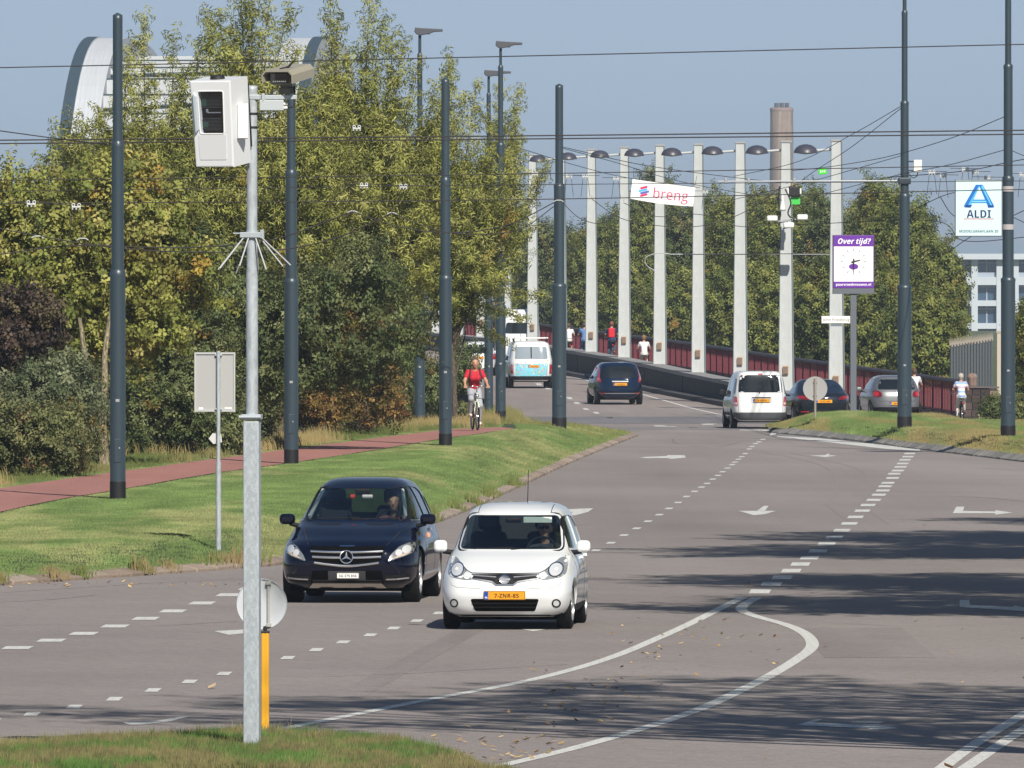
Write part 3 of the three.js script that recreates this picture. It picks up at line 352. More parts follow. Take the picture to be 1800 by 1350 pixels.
function makeCar(name, label, pos, turn, c) {
  const o = thing(name, label, c.category || 'car', pos, turn), b = new Body(c.keys); let g = b.solid(0, b.lo, b.hi, c.fine ? 128 : 80, c.fine ? 8 : 6);
  const wells = []; for (const z of c.axles) for (const s of [-1, 1]) wells.push(cyl(c.rad + 0.045, c.rad + 0.045, 0.5, 0, -0.25, 0, 32).rotateZ(Math.PI / 2).translate(s * (c.track + 0.02), c.rad, z));
  const cuts = [...wells];
  if (c.hollow) cuts.push(b.solid(0.055, c.floor, b.hi - 0.05, 72, 5), extrude(c.windscreen, 3).translate(0, 0, c.screenFrom), extrude(c.rearWindow, 3).translate(0, 0, -3 + c.rearFrom));
  const sides = c.sideWindows || [];
  if (c.hollow) for (const q of sides) cuts.push(extrude(q, 4).rotateY(-Math.PI / 2).translate(2, 0, 0).scale(1, 1, 1));
  g = cut(g, ...cuts); mesh('body', g, c.paint, o);
  for (const z of c.axles) for (const s of [-1, 1]) wheel(o, s * (c.track - c.tw / 2 + 0.005), c.rad, z, c.rad, c.tw, c.spokes, z > 0 ? (c.steer || 0) : 0);
  mesh('underbody', box(c.track * 1.75, 0.2, c.axles[0] - c.axles[1] + 0.9, 0, c.keys[0][0] + 0.06, (c.axles[0] + c.axles[1]) / 2), C.well, o);
  if (c.windscreen) mesh('windscreen', b.panel(c.windscreen, 'front', c.hollow ? -0.012 : 0.003, 0.006, 0.12), c.hollow ? C.glass : C.dark, o);
  if (c.rearWindow) mesh('rear_window', b.panel(c.rearWindow, 'rear', c.hollow ? -0.012 : 0.003, 0.006, 0.12), c.hollow ? C.tint : C.dark, o);
  for (const q of sides) for (const s of [-1, 1]) mesh('side_window', b.panel(q, 'side', c.hollow ? -0.012 : 0.003, 0.006, 0.15, s), c.hollow ? C.glass : C.dark, o);
  for (const p of c.panels || []) {
    const list = p.mirror ? [p.pts, mir(p.pts)] : [p.pts];
    if (p.side === 'side') for (const s of [-1, 1]) mesh(p.name, b.panel(p.pts, 'side', p.off ?? 0.004, p.thick ?? 0.02, p.edge ?? 0.1, s), p.mat, o);
    else for (const q of list) { const m = mesh(p.name, b.panel(q, p.side, p.off ?? 0.004, p.thick ?? 0.03, p.edge ?? 0.06), p.mat, o); if (p.label) m.userData.label = p.label; for (const t of p.sub || []) for (const u of [q === p.pts ? t.pts : mir(t.pts)]) mesh(t.name, b.panel(u, p.side, t.off ?? 0.01, t.thick ?? 0.02, t.edge ?? 0.05), t.mat, m); }
  }
  if (c.mirrors) for (const s of [-1, 1]) mirror(o, s, ...c.mirrors);
  return { o, b };
}
// line drawn as a thin strip of constant width following points
const strip = (pts, w) => { const a = [], b = []; for (let i = 0; i < pts.length; i++) { const p = pts[Math.max(0, i - 1)], q = pts[Math.min(pts.length - 1, i + 1)], l = Math.hypot(q[0] - p[0], q[1] - p[1]), nx = -(q[1] - p[1]) / l * w / 2, ny = (q[0] - p[0]) / l * w / 2; a.push([pts[i][0] + nx, pts[i][1] + ny]); b.push([pts[i][0] - nx, pts[i][1] - ny]); } return [...a, ...b.reverse()]; };
const circ = (x, y, r, n = 20, ry = r) => Array.from({ length: n }, (_, i) => [x + Math.cos(i / n * 2 * Math.PI) * r, y + Math.sin(i / n * 2 * Math.PI) * ry]);
const rect = (x, y, w, h) => [[x - w / 2, y - h / 2], [x + w / 2, y - h / 2], [x + w / 2, y + h / 2], [x - w / 2, y + h / 2]];
function interior(o, { seatZ, seatY, sx, dashZ, dashY, dashW, wheelX, head = 0.66 }) {
  const seat = (x, z) => { const s = mesh('seat', [rbox(0.48, 0.16, 0.5, 0.06, x, seatY, z + 0.2), rbox(0.46, 0.62, 0.16, 0.07, x, seatY + 0.36, z - 0.08)], C.seat, o); mesh('headrest', rbox(0.27, 0.2, 0.1, 0.045, x, seatY + head + 0.13, z - 0.14), C.seat, s); };
  seat(sx, seatZ); seat(-sx, seatZ); mesh('rear_bench', [rbox(1.2, 0.55, 0.18, 0.06, 0, seatY + 0.28, seatZ - 0.95), rbox(0.24, 0.18, 0.1, 0.04, 0.38, seatY + 0.66, seatZ - 0.97), rbox(0.24, 0.18, 0.1, 0.04, -0.38, seatY + 0.66, seatZ - 0.97)], C.seat, o);
  mesh('dashboard', rbox(dashW, 0.24, 0.42, 0.09, 0, dashY, dashZ), C.inner, o);
  const sw = mesh('steering_wheel', [new THREE.TorusGeometry(0.185, 0.016, 8, 32), box(0.34, 0.04, 0.02), box(0.04, 0.19, 0.02, 0, -0.09, 0), rbox(0.12, 0.1, 0.04, 0.018)], C.plastic, o); sw.position.set(wheelX, dashY + 0.1, dashZ - 0.36); sw.rotation.x = -0.4;
  return sw;
}
// ---------------------------------------------------------------- white compact car in front
const white = carPaint(0.78, 0.80, 0.80);
const carAt = (px, py, y = 0) => G(px, py, y);
{
  const keys = [[0.165, 0.70, 1.84, -1.86, 6.5], [0.22, 0.775, 1.94, -1.95, 6.5], [0.32, 0.82, 2.0, -2.0, 6.5], [0.45, 0.84, 2.035, -2.04, 6.2], [0.57, 0.845, 2.02, -2.04, 5.6], [0.66, 0.843, 1.985, -2.03, 5], [0.72, 0.838, 1.90, -2.02, 4.5], [0.80, 0.828, 1.74, -2.01, 4], [0.90, 0.805, 1.46, -2.0, 4.2], [0.985, 0.77, 1.16, -1.97, 4.4], [1.10, 0.735, 0.93, -1.93, 4.6], [1.25, 0.685, 0.66, -1.86, 4.6], [1.38, 0.635, 0.40, -1.78, 4.6], [1.46, 0.585, 0.20, -1.70, 4.2], [1.51, 0.51, 0.0, -1.58, 3.6], [1.54, 0.40, -0.2, -1.4, 3.2], [1.552, 0.22, -0.45, -1.1, 3]];
  const ws = rounded([[-0.645, 0.992], [0.645, 0.992], [0.565, 1.405], [-0.565, 1.405]], 0.07);
  const { o, b } = makeCar('compact_car', 'white compact car with yellow number plate driving on the middle lane', V(0, 0, 0), 0, {
    keys, fine: true, hollow: true, paint: white, axles: [1.28, -1.32], rad: 0.30, track: 0.80, tw: 0.19, spokes: 7, steer: -0.03, floor: 0.36, windscreen: ws, screenFrom: -0.3, rearWindow: rounded([[-0.55, 1.0], [0.55, 1.0], [0.47, 1.38], [-0.47, 1.38]], 0.06), rearFrom: -1.2,
    sideWindows: [rounded([[0.72, 1.0], [0.36, 1.33], [0.12, 1.39], [-0.32, 1.40], [-0.34, 0.98]], 0.03), rounded([[-0.40, 0.98], [-0.38, 1.40], [-0.95, 1.37], [-1.2, 1.25], [-1.35, 1.02]], 0.03)],
    mirrors: [0.815, 1.02, 0.70, white, 0.175, 0.155],
    panels: [
      { name: 'windscreen_seal', side: 'front', pts: [...rounded([[-0.67, 0.972], [0.67, 0.972], [0.585, 1.425], [-0.585, 1.425]], 0.08)], mat: C.plastic, off: -0.018, thick: 0.004, edge: 0.15, ring: true },
      { name: 'bonnet_gap', side: 'front', pts: strip([[-0.73, 0.925], [-0.62, 0.86], [-0.49, 0.745], [-0.42, 0.712], [0, 0.706], [0.42, 0.712], [0.49, 0.745], [0.62, 0.86], [0.73, 0.925]], 0.012), mat: C.gap, off: 0.002, thick: 0.01 },
      { name: 'headlight', side: 'front', mirror: true, pts: rounded([[0.745, 0.86], [0.70, 0.905], [0.645, 0.895], [0.555, 0.80], [0.43, 0.675], [0.405, 0.625], [0.52, 0.628], [0.68, 0.655], [0.745, 0.70]], 0.03), mat: phys(0.34, 0.36, 0.37, 0.25, { metalness: 0.3, clearcoat: 1 }), off: 0.004, sub: [{ name: 'lamp_ring', pts: circ(0.618, 0.755, 0.092), mat: C.chrome, off: 0.014 }, { name: 'lamp_reflector', pts: circ(0.618, 0.755, 0.076), mat: C.lamp, off: 0.02 }, { name: 'lamp_bulb', pts: circ(0.625, 0.76, 0.022), mat: M.white, off: 0.034 }, { name: 'lamp_reflector', pts: circ(0.475, 0.683, 0.047), mat: C.lamp, off: 0.016 }, { name: 'lamp_bulb', pts: circ(0.475, 0.683, 0.016), mat: M.white, off: 0.026 }] },
      { name: 'grille', side: 'front', pts: [[-0.425, 0.70], [-0.41, 0.655], [-0.16, 0.615], [-0.11, 0.572], [0.11, 0.572], [0.16, 0.615], [0.41, 0.655], [0.425, 0.70]], mat: C.plastic, off: 0.004 },
      { name: 'grille_bar', side: 'front', mirror: true, pts: strip([[0.11, 0.665], [0.40, 0.685]], 0.014), mat: C.rim, off: 0.013, thick: 0.015 }, { name: 'grille_bar', side: 'front', mirror: true, pts: strip([[0.115, 0.635], [0.40, 0.66]], 0.012), mat: C.plastic, off: 0.016, thick: 0.015 },
      { name: 'grille_trim', side: 'front', mirror: true, pts: strip([[0.0, 0.568], [0.105, 0.566], [0.165, 0.607], [0.41, 0.648]], 0.016), mat: C.chrome, off: 0.012 },
      { name: 'badge', side: 'front', pts: circ(0, 0.637, 0.062), mat: C.chrome, off: 0.03, sub: [{ name: 'badge_ring', pts: circ(0, 0.637, 0.044), mat: std(0.3, 0.31, 0.33, 0.3, { metalness: 0.8 }), off: 0.035 }, { name: 'badge_bar', pts: rect(0, 0.637, 0.138, 0.024), mat: C.chrome, off: 0.04 }] },
      { name: 'lower_grille', side: 'front', pts: rounded([[-0.43, 0.392], [0.43, 0.392], [0.375, 0.235], [-0.375, 0.235]], 0.03), mat: C.well, off: 0.003 },
      { name: 'grille_slat', side: 'front', pts: strip([[-0.41, 0.335], [0.41, 0.335]], 0.016), mat: C.plastic, off: 0.012 }, { name: 'grille_slat', side: 'front', pts: strip([[-0.39, 0.285], [0.39, 0.285]], 0.016), mat: C.plastic, off: 0.012 },
      { name: 'fog_lamp', side: 'front', mirror: true, pts: circ(0.64, 0.335, 0.055), mat: C.plastic, off: 0.006, sub: [{ name: 'lamp_reflector', pts: circ(0.64, 0.335, 0.036), mat: C.lamp, off: 0.012 }] },
      { name: 'bumper_seam', side: 'front', mirror: true, pts: strip([[0.69, 0.60], [0.675, 0.56], [0.6, 0.535], [0.3, 0.52]], 0.008), mat: std(0.4, 0.4, 0.38, 0.8), off: 0.002, thick: 0.01 },
      { name: 'lower_lip', side: 'front', pts: [[-0.72, 0.17], [0.72, 0.17], [0.72, 0.192], [-0.72, 0.192]], mat: C.plastic, off: 0.006 },
      { name: 'sill_guard', side: 'side', pts: [[-1.0, 0.18], [0.95, 0.18], [0.95, 0.30], [-1.0, 0.30]], mat: C.plastic, off: 0.006 },
      { name: 'door_gap', side: 'side', pts: strip([[0.84, 0.3], [0.86, 0.9], [0.74, 1.0]], 0.01), mat: C.gap, off: 0.002, thick: 0.01 }, { name: 'door_gap', side: 'side', pts: strip([[-0.36, 0.3], [-0.36, 0.98]], 0.01), mat: C.gap, off: 0.002, thick: 0.01 },
      { name: 'door_handle', side: 'side', pts: strip([[-0.28, 0.86], [-0.1, 0.87]], 0.035), mat: white, off: 0.03, thick: 0.028 }, { name: 'door_handle', side: 'side', pts: strip([[-1.2, 0.87], [-1.02, 0.88]], 0.035), mat: white, off: 0.03, thick: 0.028 },
    ].filter((p) => !p.ring),
  });
  o.position.copy(G(907, 1105)).add(V(0, 0, 0)); o.position.z -= 1.28; o.rotation.y = -0.07;
  plate(o, '7-ZNR-85', 'nl', 0.52, 0.112, 0, 0.435, 2.052);
  const seal = []; { const out = rounded([[-0.672, 0.972], [0.672, 0.972], [0.588, 1.425], [-0.588, 1.425]], 0.085), P = out.map(([x, y]) => V(x, y, b.end(x, y, true) - 0.002)); seal.push(new THREE.TubeGeometry(new THREE.CatmullRomCurve3(P, true), 80, 0.013, 6, true)); } mesh('windscreen_seal', seal, C.plastic, o);
  for (const s of [-1, 1]) mesh('roof_seam', new THREE.TubeGeometry(new THREE.CatmullRomCurve3([1.43, 1.47, 1.505, 1.525].map((y) => V(s * 0.46, y, b.end(0.46, y, true) + 0.001))), 12, 0.005, 5), C.gap, o);
  mesh('wiper', [bar(V(-0.45, 0.995, b.end(0.45, 0.995, true) + 0.012), V(0.05, 1.01, b.end(0.05, 1.01, true) + 0.012), 0.008), bar(V(0.02, 0.99, b.end(0.02, 0.99, true) + 0.012), V(0.56, 1.0, b.end(0.56, 1.0, true) + 0.014), 0.008)], C.plastic, o);
  mesh('aerial', bar(V(0.1, 1.54, -0.7), V(0.1, 1.96, -0.86), 0.006, 0.004), C.plastic, o);
  interior(o, { seatZ: -0.12, seatY: 0.52, sx: 0.36, dashZ: 0.86, dashY: 0.86, dashW: 1.25, wheelX: 0.36 });
  mesh('sun_visor', rbox(0.36, 0.075, 0.02, 0.008, 0.30, 1.345, 0.36), std(0.75, 0.78, 0.72, 0.8), o); mesh('rear_mirror', rbox(0.2, 0.06, 0.05, 0.02, 0, 1.34, 0.42), C.plastic, o);
}
// ---------------------------------------------------------------- navy people carrier beside it
{
  const navy = carPaint(0.002, 0.0035, 0.013, 0);
  const keys = [[0.20, 0.82, 2.28, -2.3, 7], [0.28, 0.90, 2.40, -2.4, 7], [0.40, 0.945, 2.46, -2.45, 6.5], [0.55, 0.96, 2.49, -2.47, 6], [0.68, 0.962, 2.47, -2.48, 5.2], [0.76, 0.955, 2.41, -2.48, 4.6], [0.83, 0.945, 2.28, -2.48, 4.2], [0.90, 0.92, 2.03, -2.47, 3.9], [1.0, 0.88, 1.66, -2.45, 4.2], [1.09, 0.835, 1.24, -2.42, 4.6], [1.2, 0.79, 0.98, -2.36, 5], [1.35, 0.725, 0.66, -2.22, 5], [1.47, 0.665, 0.38, -2.06, 5], [1.56, 0.605, 0.12, -1.88, 4.4], [1.62, 0.53, -0.12, -1.65, 3.8], [1.655, 0.42, -0.4, -1.35, 3.4], [1.668, 0.24, -0.65, -1.05, 3]];
  const ws = rounded([[-0.70, 1.115], [0.70, 1.115], [0.575, 1.525], [-0.575, 1.525]], 0.09);
  const { o, b } = makeCar('people_carrier', 'dark navy people carrier with chrome grille bars on the left lane', V(0, 0, 0), 0, {
    keys, fine: true, hollow: true, paint: navy, axles: [1.56, -1.5], rad: 0.365, track: 0.925, tw: 0.25, spokes: 5, floor: 0.42, windscreen: ws, screenFrom: -0.3, rearWindow: rounded([[-0.6, 1.1], [0.6, 1.1], [0.5, 1.5], [-0.5, 1.5]], 0.06), rearFrom: -1.4,
    sideWindows: [rounded([[0.86, 1.13], [0.38, 1.45], [0.1, 1.53], [-0.32, 1.55], [-0.34, 1.1]], 0.03), rounded([[-0.40, 1.1], [-0.38, 1.55], [-1.0, 1.52], [-1.26, 1.46], [-1.3, 1.1]], 0.03), rounded([[-1.36, 1.1], [-1.34, 1.44], [-1.7, 1.32], [-2.0, 1.12]], 0.03)],
    mirrors: [0.86, 1.115, 0.86, navy, 0.215, 0.145, 0.03],
    panels: [
      { name: 'bonnet_gap', side: 'front', mirror: true, pts: strip([[0.71, 1.07], [0.66, 0.97], [0.575, 0.85], [0.53, 0.79]], 0.010), mat: C.gap, off: 0.002, thick: 0.01 },
      { name: 'headlight', side: 'front', mirror: true, pts: rounded([[0.885, 0.79], [0.865, 0.825], [0.80, 0.822], [0.70, 0.775], [0.60, 0.67], [0.555, 0.575], [0.62, 0.592], [0.77, 0.64], [0.875, 0.69]], 0.025), mat: phys(0.26, 0.28, 0.30, 0.25, { metalness: 0.3, clearcoat: 1 }), off: 0.004, sub: [{ name: 'lamp_reflector', pts: circ(0.79, 0.735, 0.055), mat: C.lamp, off: 0.014 }, { name: 'lamp_reflector', pts: circ(0.70, 0.69, 0.045), mat: std(0.55, 0.56, 0.57, 0.3), off: 0.014 }, { name: 'indicator', pts: [[0.60, 0.60], [0.78, 0.652], [0.84, 0.69], [0.82, 0.70], [0.70, 0.655]], mat: std(0.55, 0.45, 0.36, 0.3), off: 0.014 }] },
      { name: 'grille', side: 'front', pts: rounded([[-0.515, 0.775], [-0.50, 0.70], [-0.43, 0.54], [0, 0.495], [0.43, 0.54], [0.50, 0.70], [0.515, 0.775]], 0.02), mat: C.well, off: 0.004 },
      { name: 'grille_trim', side: 'front', pts: strip([[-0.1, 0.782], [0.1, 0.782]], 0.016), mat: C.chrome, off: 0.006 },
      { name: 'badge', side: 'front', pts: circ(0, 0.635, 0.092, 28), mat: C.chrome, off: 0.042, thick: 0.04, sub: [{ name: 'badge_field', pts: circ(0, 0.635, 0.079, 24), mat: C.well, off: 0.046 }, { name: 'badge_star', pts: [0, 1, 2, 3, 4, 5].map((k) => { const a = Math.PI / 2 + k * Math.PI / 3, r = k % 2 ? 0.017 : 0.082; return [Math.cos(a) * r, 0.635 + Math.sin(a) * r]; }), mat: C.chrome, off: 0.054 }] },
      { name: 'lower_grille', side: 'front', pts: rounded([[-0.47, 0.445], [0.47, 0.445], [0.50, 0.25], [-0.50, 0.25]], 0.02), mat: C.well, off: 0.004 },
      { name: 'plate_holder', side: 'front', pts: rect(0, 0.378, 0.51, 0.13), mat: std(0.045, 0.045, 0.05, 0.5), off: 0.012 },
      ...[0.265, 0.29, 0.315].map((y) => ({ name: 'grille_slat', side: 'front', pts: strip([[-0.47, y], [0.47, y]], 0.007), mat: std(0.05, 0.05, 0.055, 0.5), off: 0.010, thick: 0.008 })),
      { name: 'skid_plate', side: 'front', pts: rounded([[-0.47, 0.232], [0.47, 0.232], [0.53, 0.165], [0.40, 0.165], [0.36, 0.185], [0.22, 0.185], [0.19, 0.172], [-0.19, 0.172], [-0.22, 0.185], [-0.36, 0.185], [-0.40, 0.165], [-0.53, 0.165]].map(([x, y]) => [x, y + 0.04]), 0.01), mat: std(0.6, 0.57, 0.53, 0.22, { metalness: 0.9 }), off: 0.02 },
      { name: 'air_intake', side: 'front', mirror: true, pts: rounded([[0.50, 0.375], [0.56, 0.385], [0.85, 0.40], [0.84, 0.30], [0.55, 0.285], [0.50, 0.31]], 0.02), mat: C.plastic, off: 0.004, sub: [{ name: 'daytime_lamp', pts: strip([[0.53, 0.325], [0.68, 0.33], [0.83, 0.345]], 0.02), mat: C.chrome, off: 0.016 }, { name: 'led_strip', pts: strip([[0.68, 0.333], [0.82, 0.347]], 0.012), mat: M.grey, off: 0.024 }] },
      { name: 'bonnet_vent', side: 'front', mirror: true, pts: rounded([[0.16, 1.065], [0.56, 1.065], [0.5, 1.045], [0.2, 1.045]], 0.01), mat: C.plastic, off: 0.004 },
      { name: 'sill_trim', side: 'side', pts: [[-1.05, 0.36], [1.1, 0.36], [1.1, 0.40], [-1.05, 0.40]], mat: C.chrome, off: 0.012 },
      { name: 'door_gap', side: 'side', pts: strip([[0.98, 0.4], [1.0, 1.0], [0.88, 1.12]], 0.01), mat: C.gap, off: 0.002, thick: 0.01 }, { name: 'door_gap', side: 'side', pts: strip([[-0.36, 0.4], [-0.36, 1.08]], 0.01), mat: C.gap, off: 0.002, thick: 0.01 },
      { name: 'window_trim', side: 'side', pts: strip([[0.86, 1.105], [-2.0, 1.085]], 0.014), mat: C.chrome, off: 0.006 },
      { name: 'door_handle', side: 'side', pts: strip([[-0.3, 0.96], [-0.08, 0.965]], 0.03), mat: C.chrome, off: 0.028, thick: 0.026 },
    ],
  });
  o.position.copy(G(636, 1058)); o.position.z -= 1.56; o.rotation.y = -0.078;
  const pl = plate(o, 'SG·375 858', 'ch', 0.30, 0.075, 0.015, 0.378, b.end(0, 0.378, true) + 0.024);
  { const out = rounded([[-0.725, 1.10], [0.725, 1.10], [0.598, 1.545], [-0.598, 1.545]], 0.1), P = out.map(([x, y]) => V(x, y, b.end(x, y, true) - 0.002)); mesh('windscreen_seal', new THREE.TubeGeometry(new THREE.CatmullRomCurve3(P, true), 80, 0.012, 6, true), C.plastic, o); }
  mesh('wiper', [bar(V(-0.55, 1.125, b.end(0.55, 1.125, true) + 0.012), V(0.05, 1.14, b.end(0.05, 1.14, true) + 0.012), 0.009), bar(V(-0.05, 1.12, b.end(0.05, 1.12, true) + 0.012), V(0.6, 1.13, b.end(0.6, 1.13, true) + 0.014), 0.009)], C.plastic, o);
  interior(o, { seatZ: -0.1, seatY: 0.62, sx: 0.40, dashZ: 0.92, dashY: 0.96, dashW: 1.4, wheelX: 0.40 });
  for (const q of [[[-0.492, 0.71], [-0.25, 0.70], [0, 0.697], [0.25, 0.70], [0.492, 0.71]], [[-0.468, 0.635], [-0.24, 0.626], [0, 0.622], [0.24, 0.626], [0.468, 0.635]], [[-0.44, 0.556], [-0.25, 0.53], [0, 0.512], [0.25, 0.53], [0.44, 0.556]]]) mesh('grille_bar', new THREE.TubeGeometry(new THREE.CatmullRomCurve3(q.map(([x, y]) => V(x, y, b.end(x, y, true) + 0.012))), 32, 0.019, 12), C.chrome, o);
  mesh('sensor_housing', rbox(0.2, 0.09, 0.05, 0.02, 0.02, 1.48, b.end(0, 1.48, true) - 0.06), C.plastic, o);
  const rm = mesh('rear_mirror', rbox(0.15, 0.06, 0.04, 0.018, 0.1, 1.415, 0.48), std(0.30, 0.32, 0.30, 0.4), o); mesh('mirror_tag', box(0.06, 0.045, 0.01, -0.1, 1.425, 0.5), std(0.3, 0.02, 0.02, 0.8), rm);
  mesh('pillar_trim', [-1, 1].map((s) => bar(V(s * 0.665, 1.14, b.end(0.665, 1.14, true) - 0.09), V(s * 0.55, 1.5, b.end(0.55, 1.5, true) - 0.09), 0.03, 0.025)), std(0.42, 0.44, 0.43, 0.7), o);
}
// ---------------------------------------------------------------- cars seen from behind
const away = (a) => Math.PI + a;
// white delivery van
{
  const wv = carPaint(0.76, 0.77, 0.77);
  const keys = [[0.24, 0.74, 2.0, -2.14, 5], [0.34, 0.83, 2.12, -2.2, 5.5], [0.5, 0.88, 2.18, -2.21, 6], [0.75, 0.89, 2.16, -2.18, 6], [0.92, 0.885, 1.95, -2.15, 6], [1.05, 0.865, 1.35, -2.13, 6], [1.2, 0.84, 1.05, -2.1, 6], [1.4, 0.805, 0.82, -2.05, 6], [1.6, 0.76, 0.55, -2.0, 6], [1.74, 0.70, 0.3, -1.94, 5.5], [1.80, 0.62, 0.1, -1.86, 5], [1.825, 0.45, -0.1, -1.7, 4]];
  const { o, b } = makeCar('delivery_van', 'white delivery van seen from behind waiting beside the right island tip', V(0, 0, 0), 0, {
    category: 'van', keys, paint: wv, axles: [1.35, -1.33], rad: 0.31, track: 0.88, tw: 0.2, spokes: 5,
    windscreen: rounded([[-0.7, 1.1], [0.7, 1.1], [0.62, 1.6], [-0.62, 1.6]], 0.06), rearWindow: rounded([[-0.71, 1.15], [0.71, 1.15], [0.64, 1.70], [-0.64, 1.70]], 0.08), sideWindows: [rounded([[0.95, 1.1], [0.55, 1.55], [-0.2, 1.6], [-0.2, 1.08]], 0.04), rounded([[-0.3, 1.08], [-0.3, 1.6], [-1.8, 1.58], [-1.9, 1.1]], 0.05)], mirrors: [0.86, 1.13, 0.95, C.plastic, 0.2, 0.2],
    panels: [
      { name: 'tail_light', side: 'rear', mirror: true, pts: rounded([[0.72, 0.72], [0.86, 0.72], [0.86, 1.02], [0.74, 1.02]], 0.03), mat: C.redLamp, off: 0.012, sub: [{ name: 'lamp_reflector', pts: rect(0.79, 0.80, 0.1, 0.07), mat: std(0.8, 0.7, 0.65, 0.3), off: 0.018 }] },
      { name: 'rear_bumper', side: 'rear', pts: rounded([[-0.84, 0.28], [0.84, 0.28], [0.87, 0.52], [-0.87, 0.52]], 0.05), mat: std(0.06, 0.065, 0.07, 0.6), off: 0.05, thick: 0.06 },
      { name: 'plate_recess', side: 'rear', pts: rect(-0.02, 0.90, 0.66, 0.18), mat: std(0.45, 0.46, 0.46, 0.6), off: 0.004 }, { name: 'tailgate_handle', side: 'rear', pts: rect(-0.02, 0.99, 0.6, 0.03), mat: C.plastic, off: 0.015 },
      { name: 'tailgate_gap', side: 'rear', mirror: true, pts: strip([[0.70, 0.54], [0.71, 1.05], [0.66, 1.7]], 0.01), mat: C.gap, off: 0.003, thick: 0.01 }, { name: 'brake_light', side: 'rear', pts: rect(0, 1.73, 0.14, 0.035), mat: C.redLamp, off: 0.012 },
      { name: 'side_guard', side: 'side', pts: [[-0.9, 0.42], [0.9, 0.42], [0.9, 0.52], [-0.9, 0.52]], mat: C.plastic, off: 0.012 }, { name: 'door_gap', side: 'side', pts: strip([[-0.25, 0.3], [-0.25, 1.65]], 0.012), mat: C.gap, off: 0.002, thick: 0.01 },
    ],
  });
  o.position.copy(at(1328, 751, FOC / 55.5)); o.position.y = 0; o.position.z -= 1.33; o.rotation.y = away(0.07);
  plate(o, '8-VSB-41', 'nl', 0.52, 0.11, -0.02, 0.895, -2.185, true); mesh('rear_wiper', bar(V(0.05, 1.12, -2.14), V(-0.1, 1.36, -2.09), 0.012), C.plastic, o);
}
// black saloon
{
  const bk = carPaint(0.012, 0.017, 0.026, 0.2);
  const keys = [[0.2, 0.76, 2.1, -2.1, 4], [0.32, 0.88, 2.28, -2.3, 4.2], [0.5, 0.92, 2.34, -2.35, 4.2], [0.7, 0.925, 2.25, -2.36, 4.2], [0.84, 0.92, 1.95, -2.33, 4.2], [0.93, 0.90, 1.5, -2.28, 4.2], [0.99, 0.85, 1.1, -2.05, 4.2], [1.1, 0.79, 0.75, -1.7, 4.4], [1.25, 0.71, 0.35, -1.25, 4.4], [1.36, 0.62, 0, -0.85, 4], [1.43, 0.46, -0.15, -0.6, 3.4], [1.45, 0.25, -0.25, -0.45, 3]];
  const { o, b } = makeCar('saloon_car', 'black saloon car seen from behind, partly hidden by the round sign on the island', V(0, 0, 0), 0, {
    keys, paint: bk, axles: [1.45, -1.42], rad: 0.335, track: 0.91, tw: 0.23, spokes: 5, windscreen: rounded([[-0.72, 1.0], [0.72, 1.0], [0.58, 1.36], [-0.58, 1.36]], 0.06), rearWindow: rounded([[-0.76, 1.0], [0.76, 1.0], [0.56, 1.37], [-0.56, 1.37]], 0.08), sideWindows: [rounded([[0.8, 1.0], [0.2, 1.34], [-0.6, 1.38], [-1.2, 1.2], [-1.5, 1.0]], 0.04)], mirrors: [0.88, 1.02, 0.75, bk, 0.2, 0.14],
    panels: [
      { name: 'tail_light', side: 'rear', mirror: true, pts: rounded([[0.45, 0.80], [0.9, 0.80], [0.88, 0.93], [0.72, 0.96], [0.48, 0.88]], 0.03), mat: C.darkRed, off: 0.01, sub: [{ name: 'lamp_reflector', pts: [[0.6, 0.86], [0.84, 0.87], [0.8, 0.915], [0.64, 0.895]], mat: C.redLamp, off: 0.016 }] },
      { name: 'rear_bumper', side: 'rear', pts: rounded([[-0.8, 0.23], [0.8, 0.23], [0.84, 0.38], [-0.84, 0.38]], 0.04), mat: C.plastic, off: 0.01 }, { name: 'rear_reflector', side: 'rear', mirror: true, pts: rect(0.62, 0.42, 0.26, 0.035), mat: C.redLamp, off: 0.01 },
      { name: 'boot_gap', side: 'rear', mirror: true, pts: strip([[0, 0.60], [0.52, 0.61], [0.62, 0.8], [0.72, 0.97]], 0.009), mat: C.gap, off: 0.003, thick: 0.01 }, { name: 'spoiler', side: 'rear', pts: strip([[-0.78, 0.975], [0, 0.985], [0.78, 0.975]], 0.025), mat: C.plastic, off: 0.02 },
    ],
  });
  o.position.copy(at(1435, 746, FOC / 55)); o.position.y = 0.09; o.position.z -= 1.42; o.rotation.y = away(0.1);
  plate(o, 'X-572-FN', 'nl', 0.52, 0.11, 0.01, 0.75, -2.375, true);
}
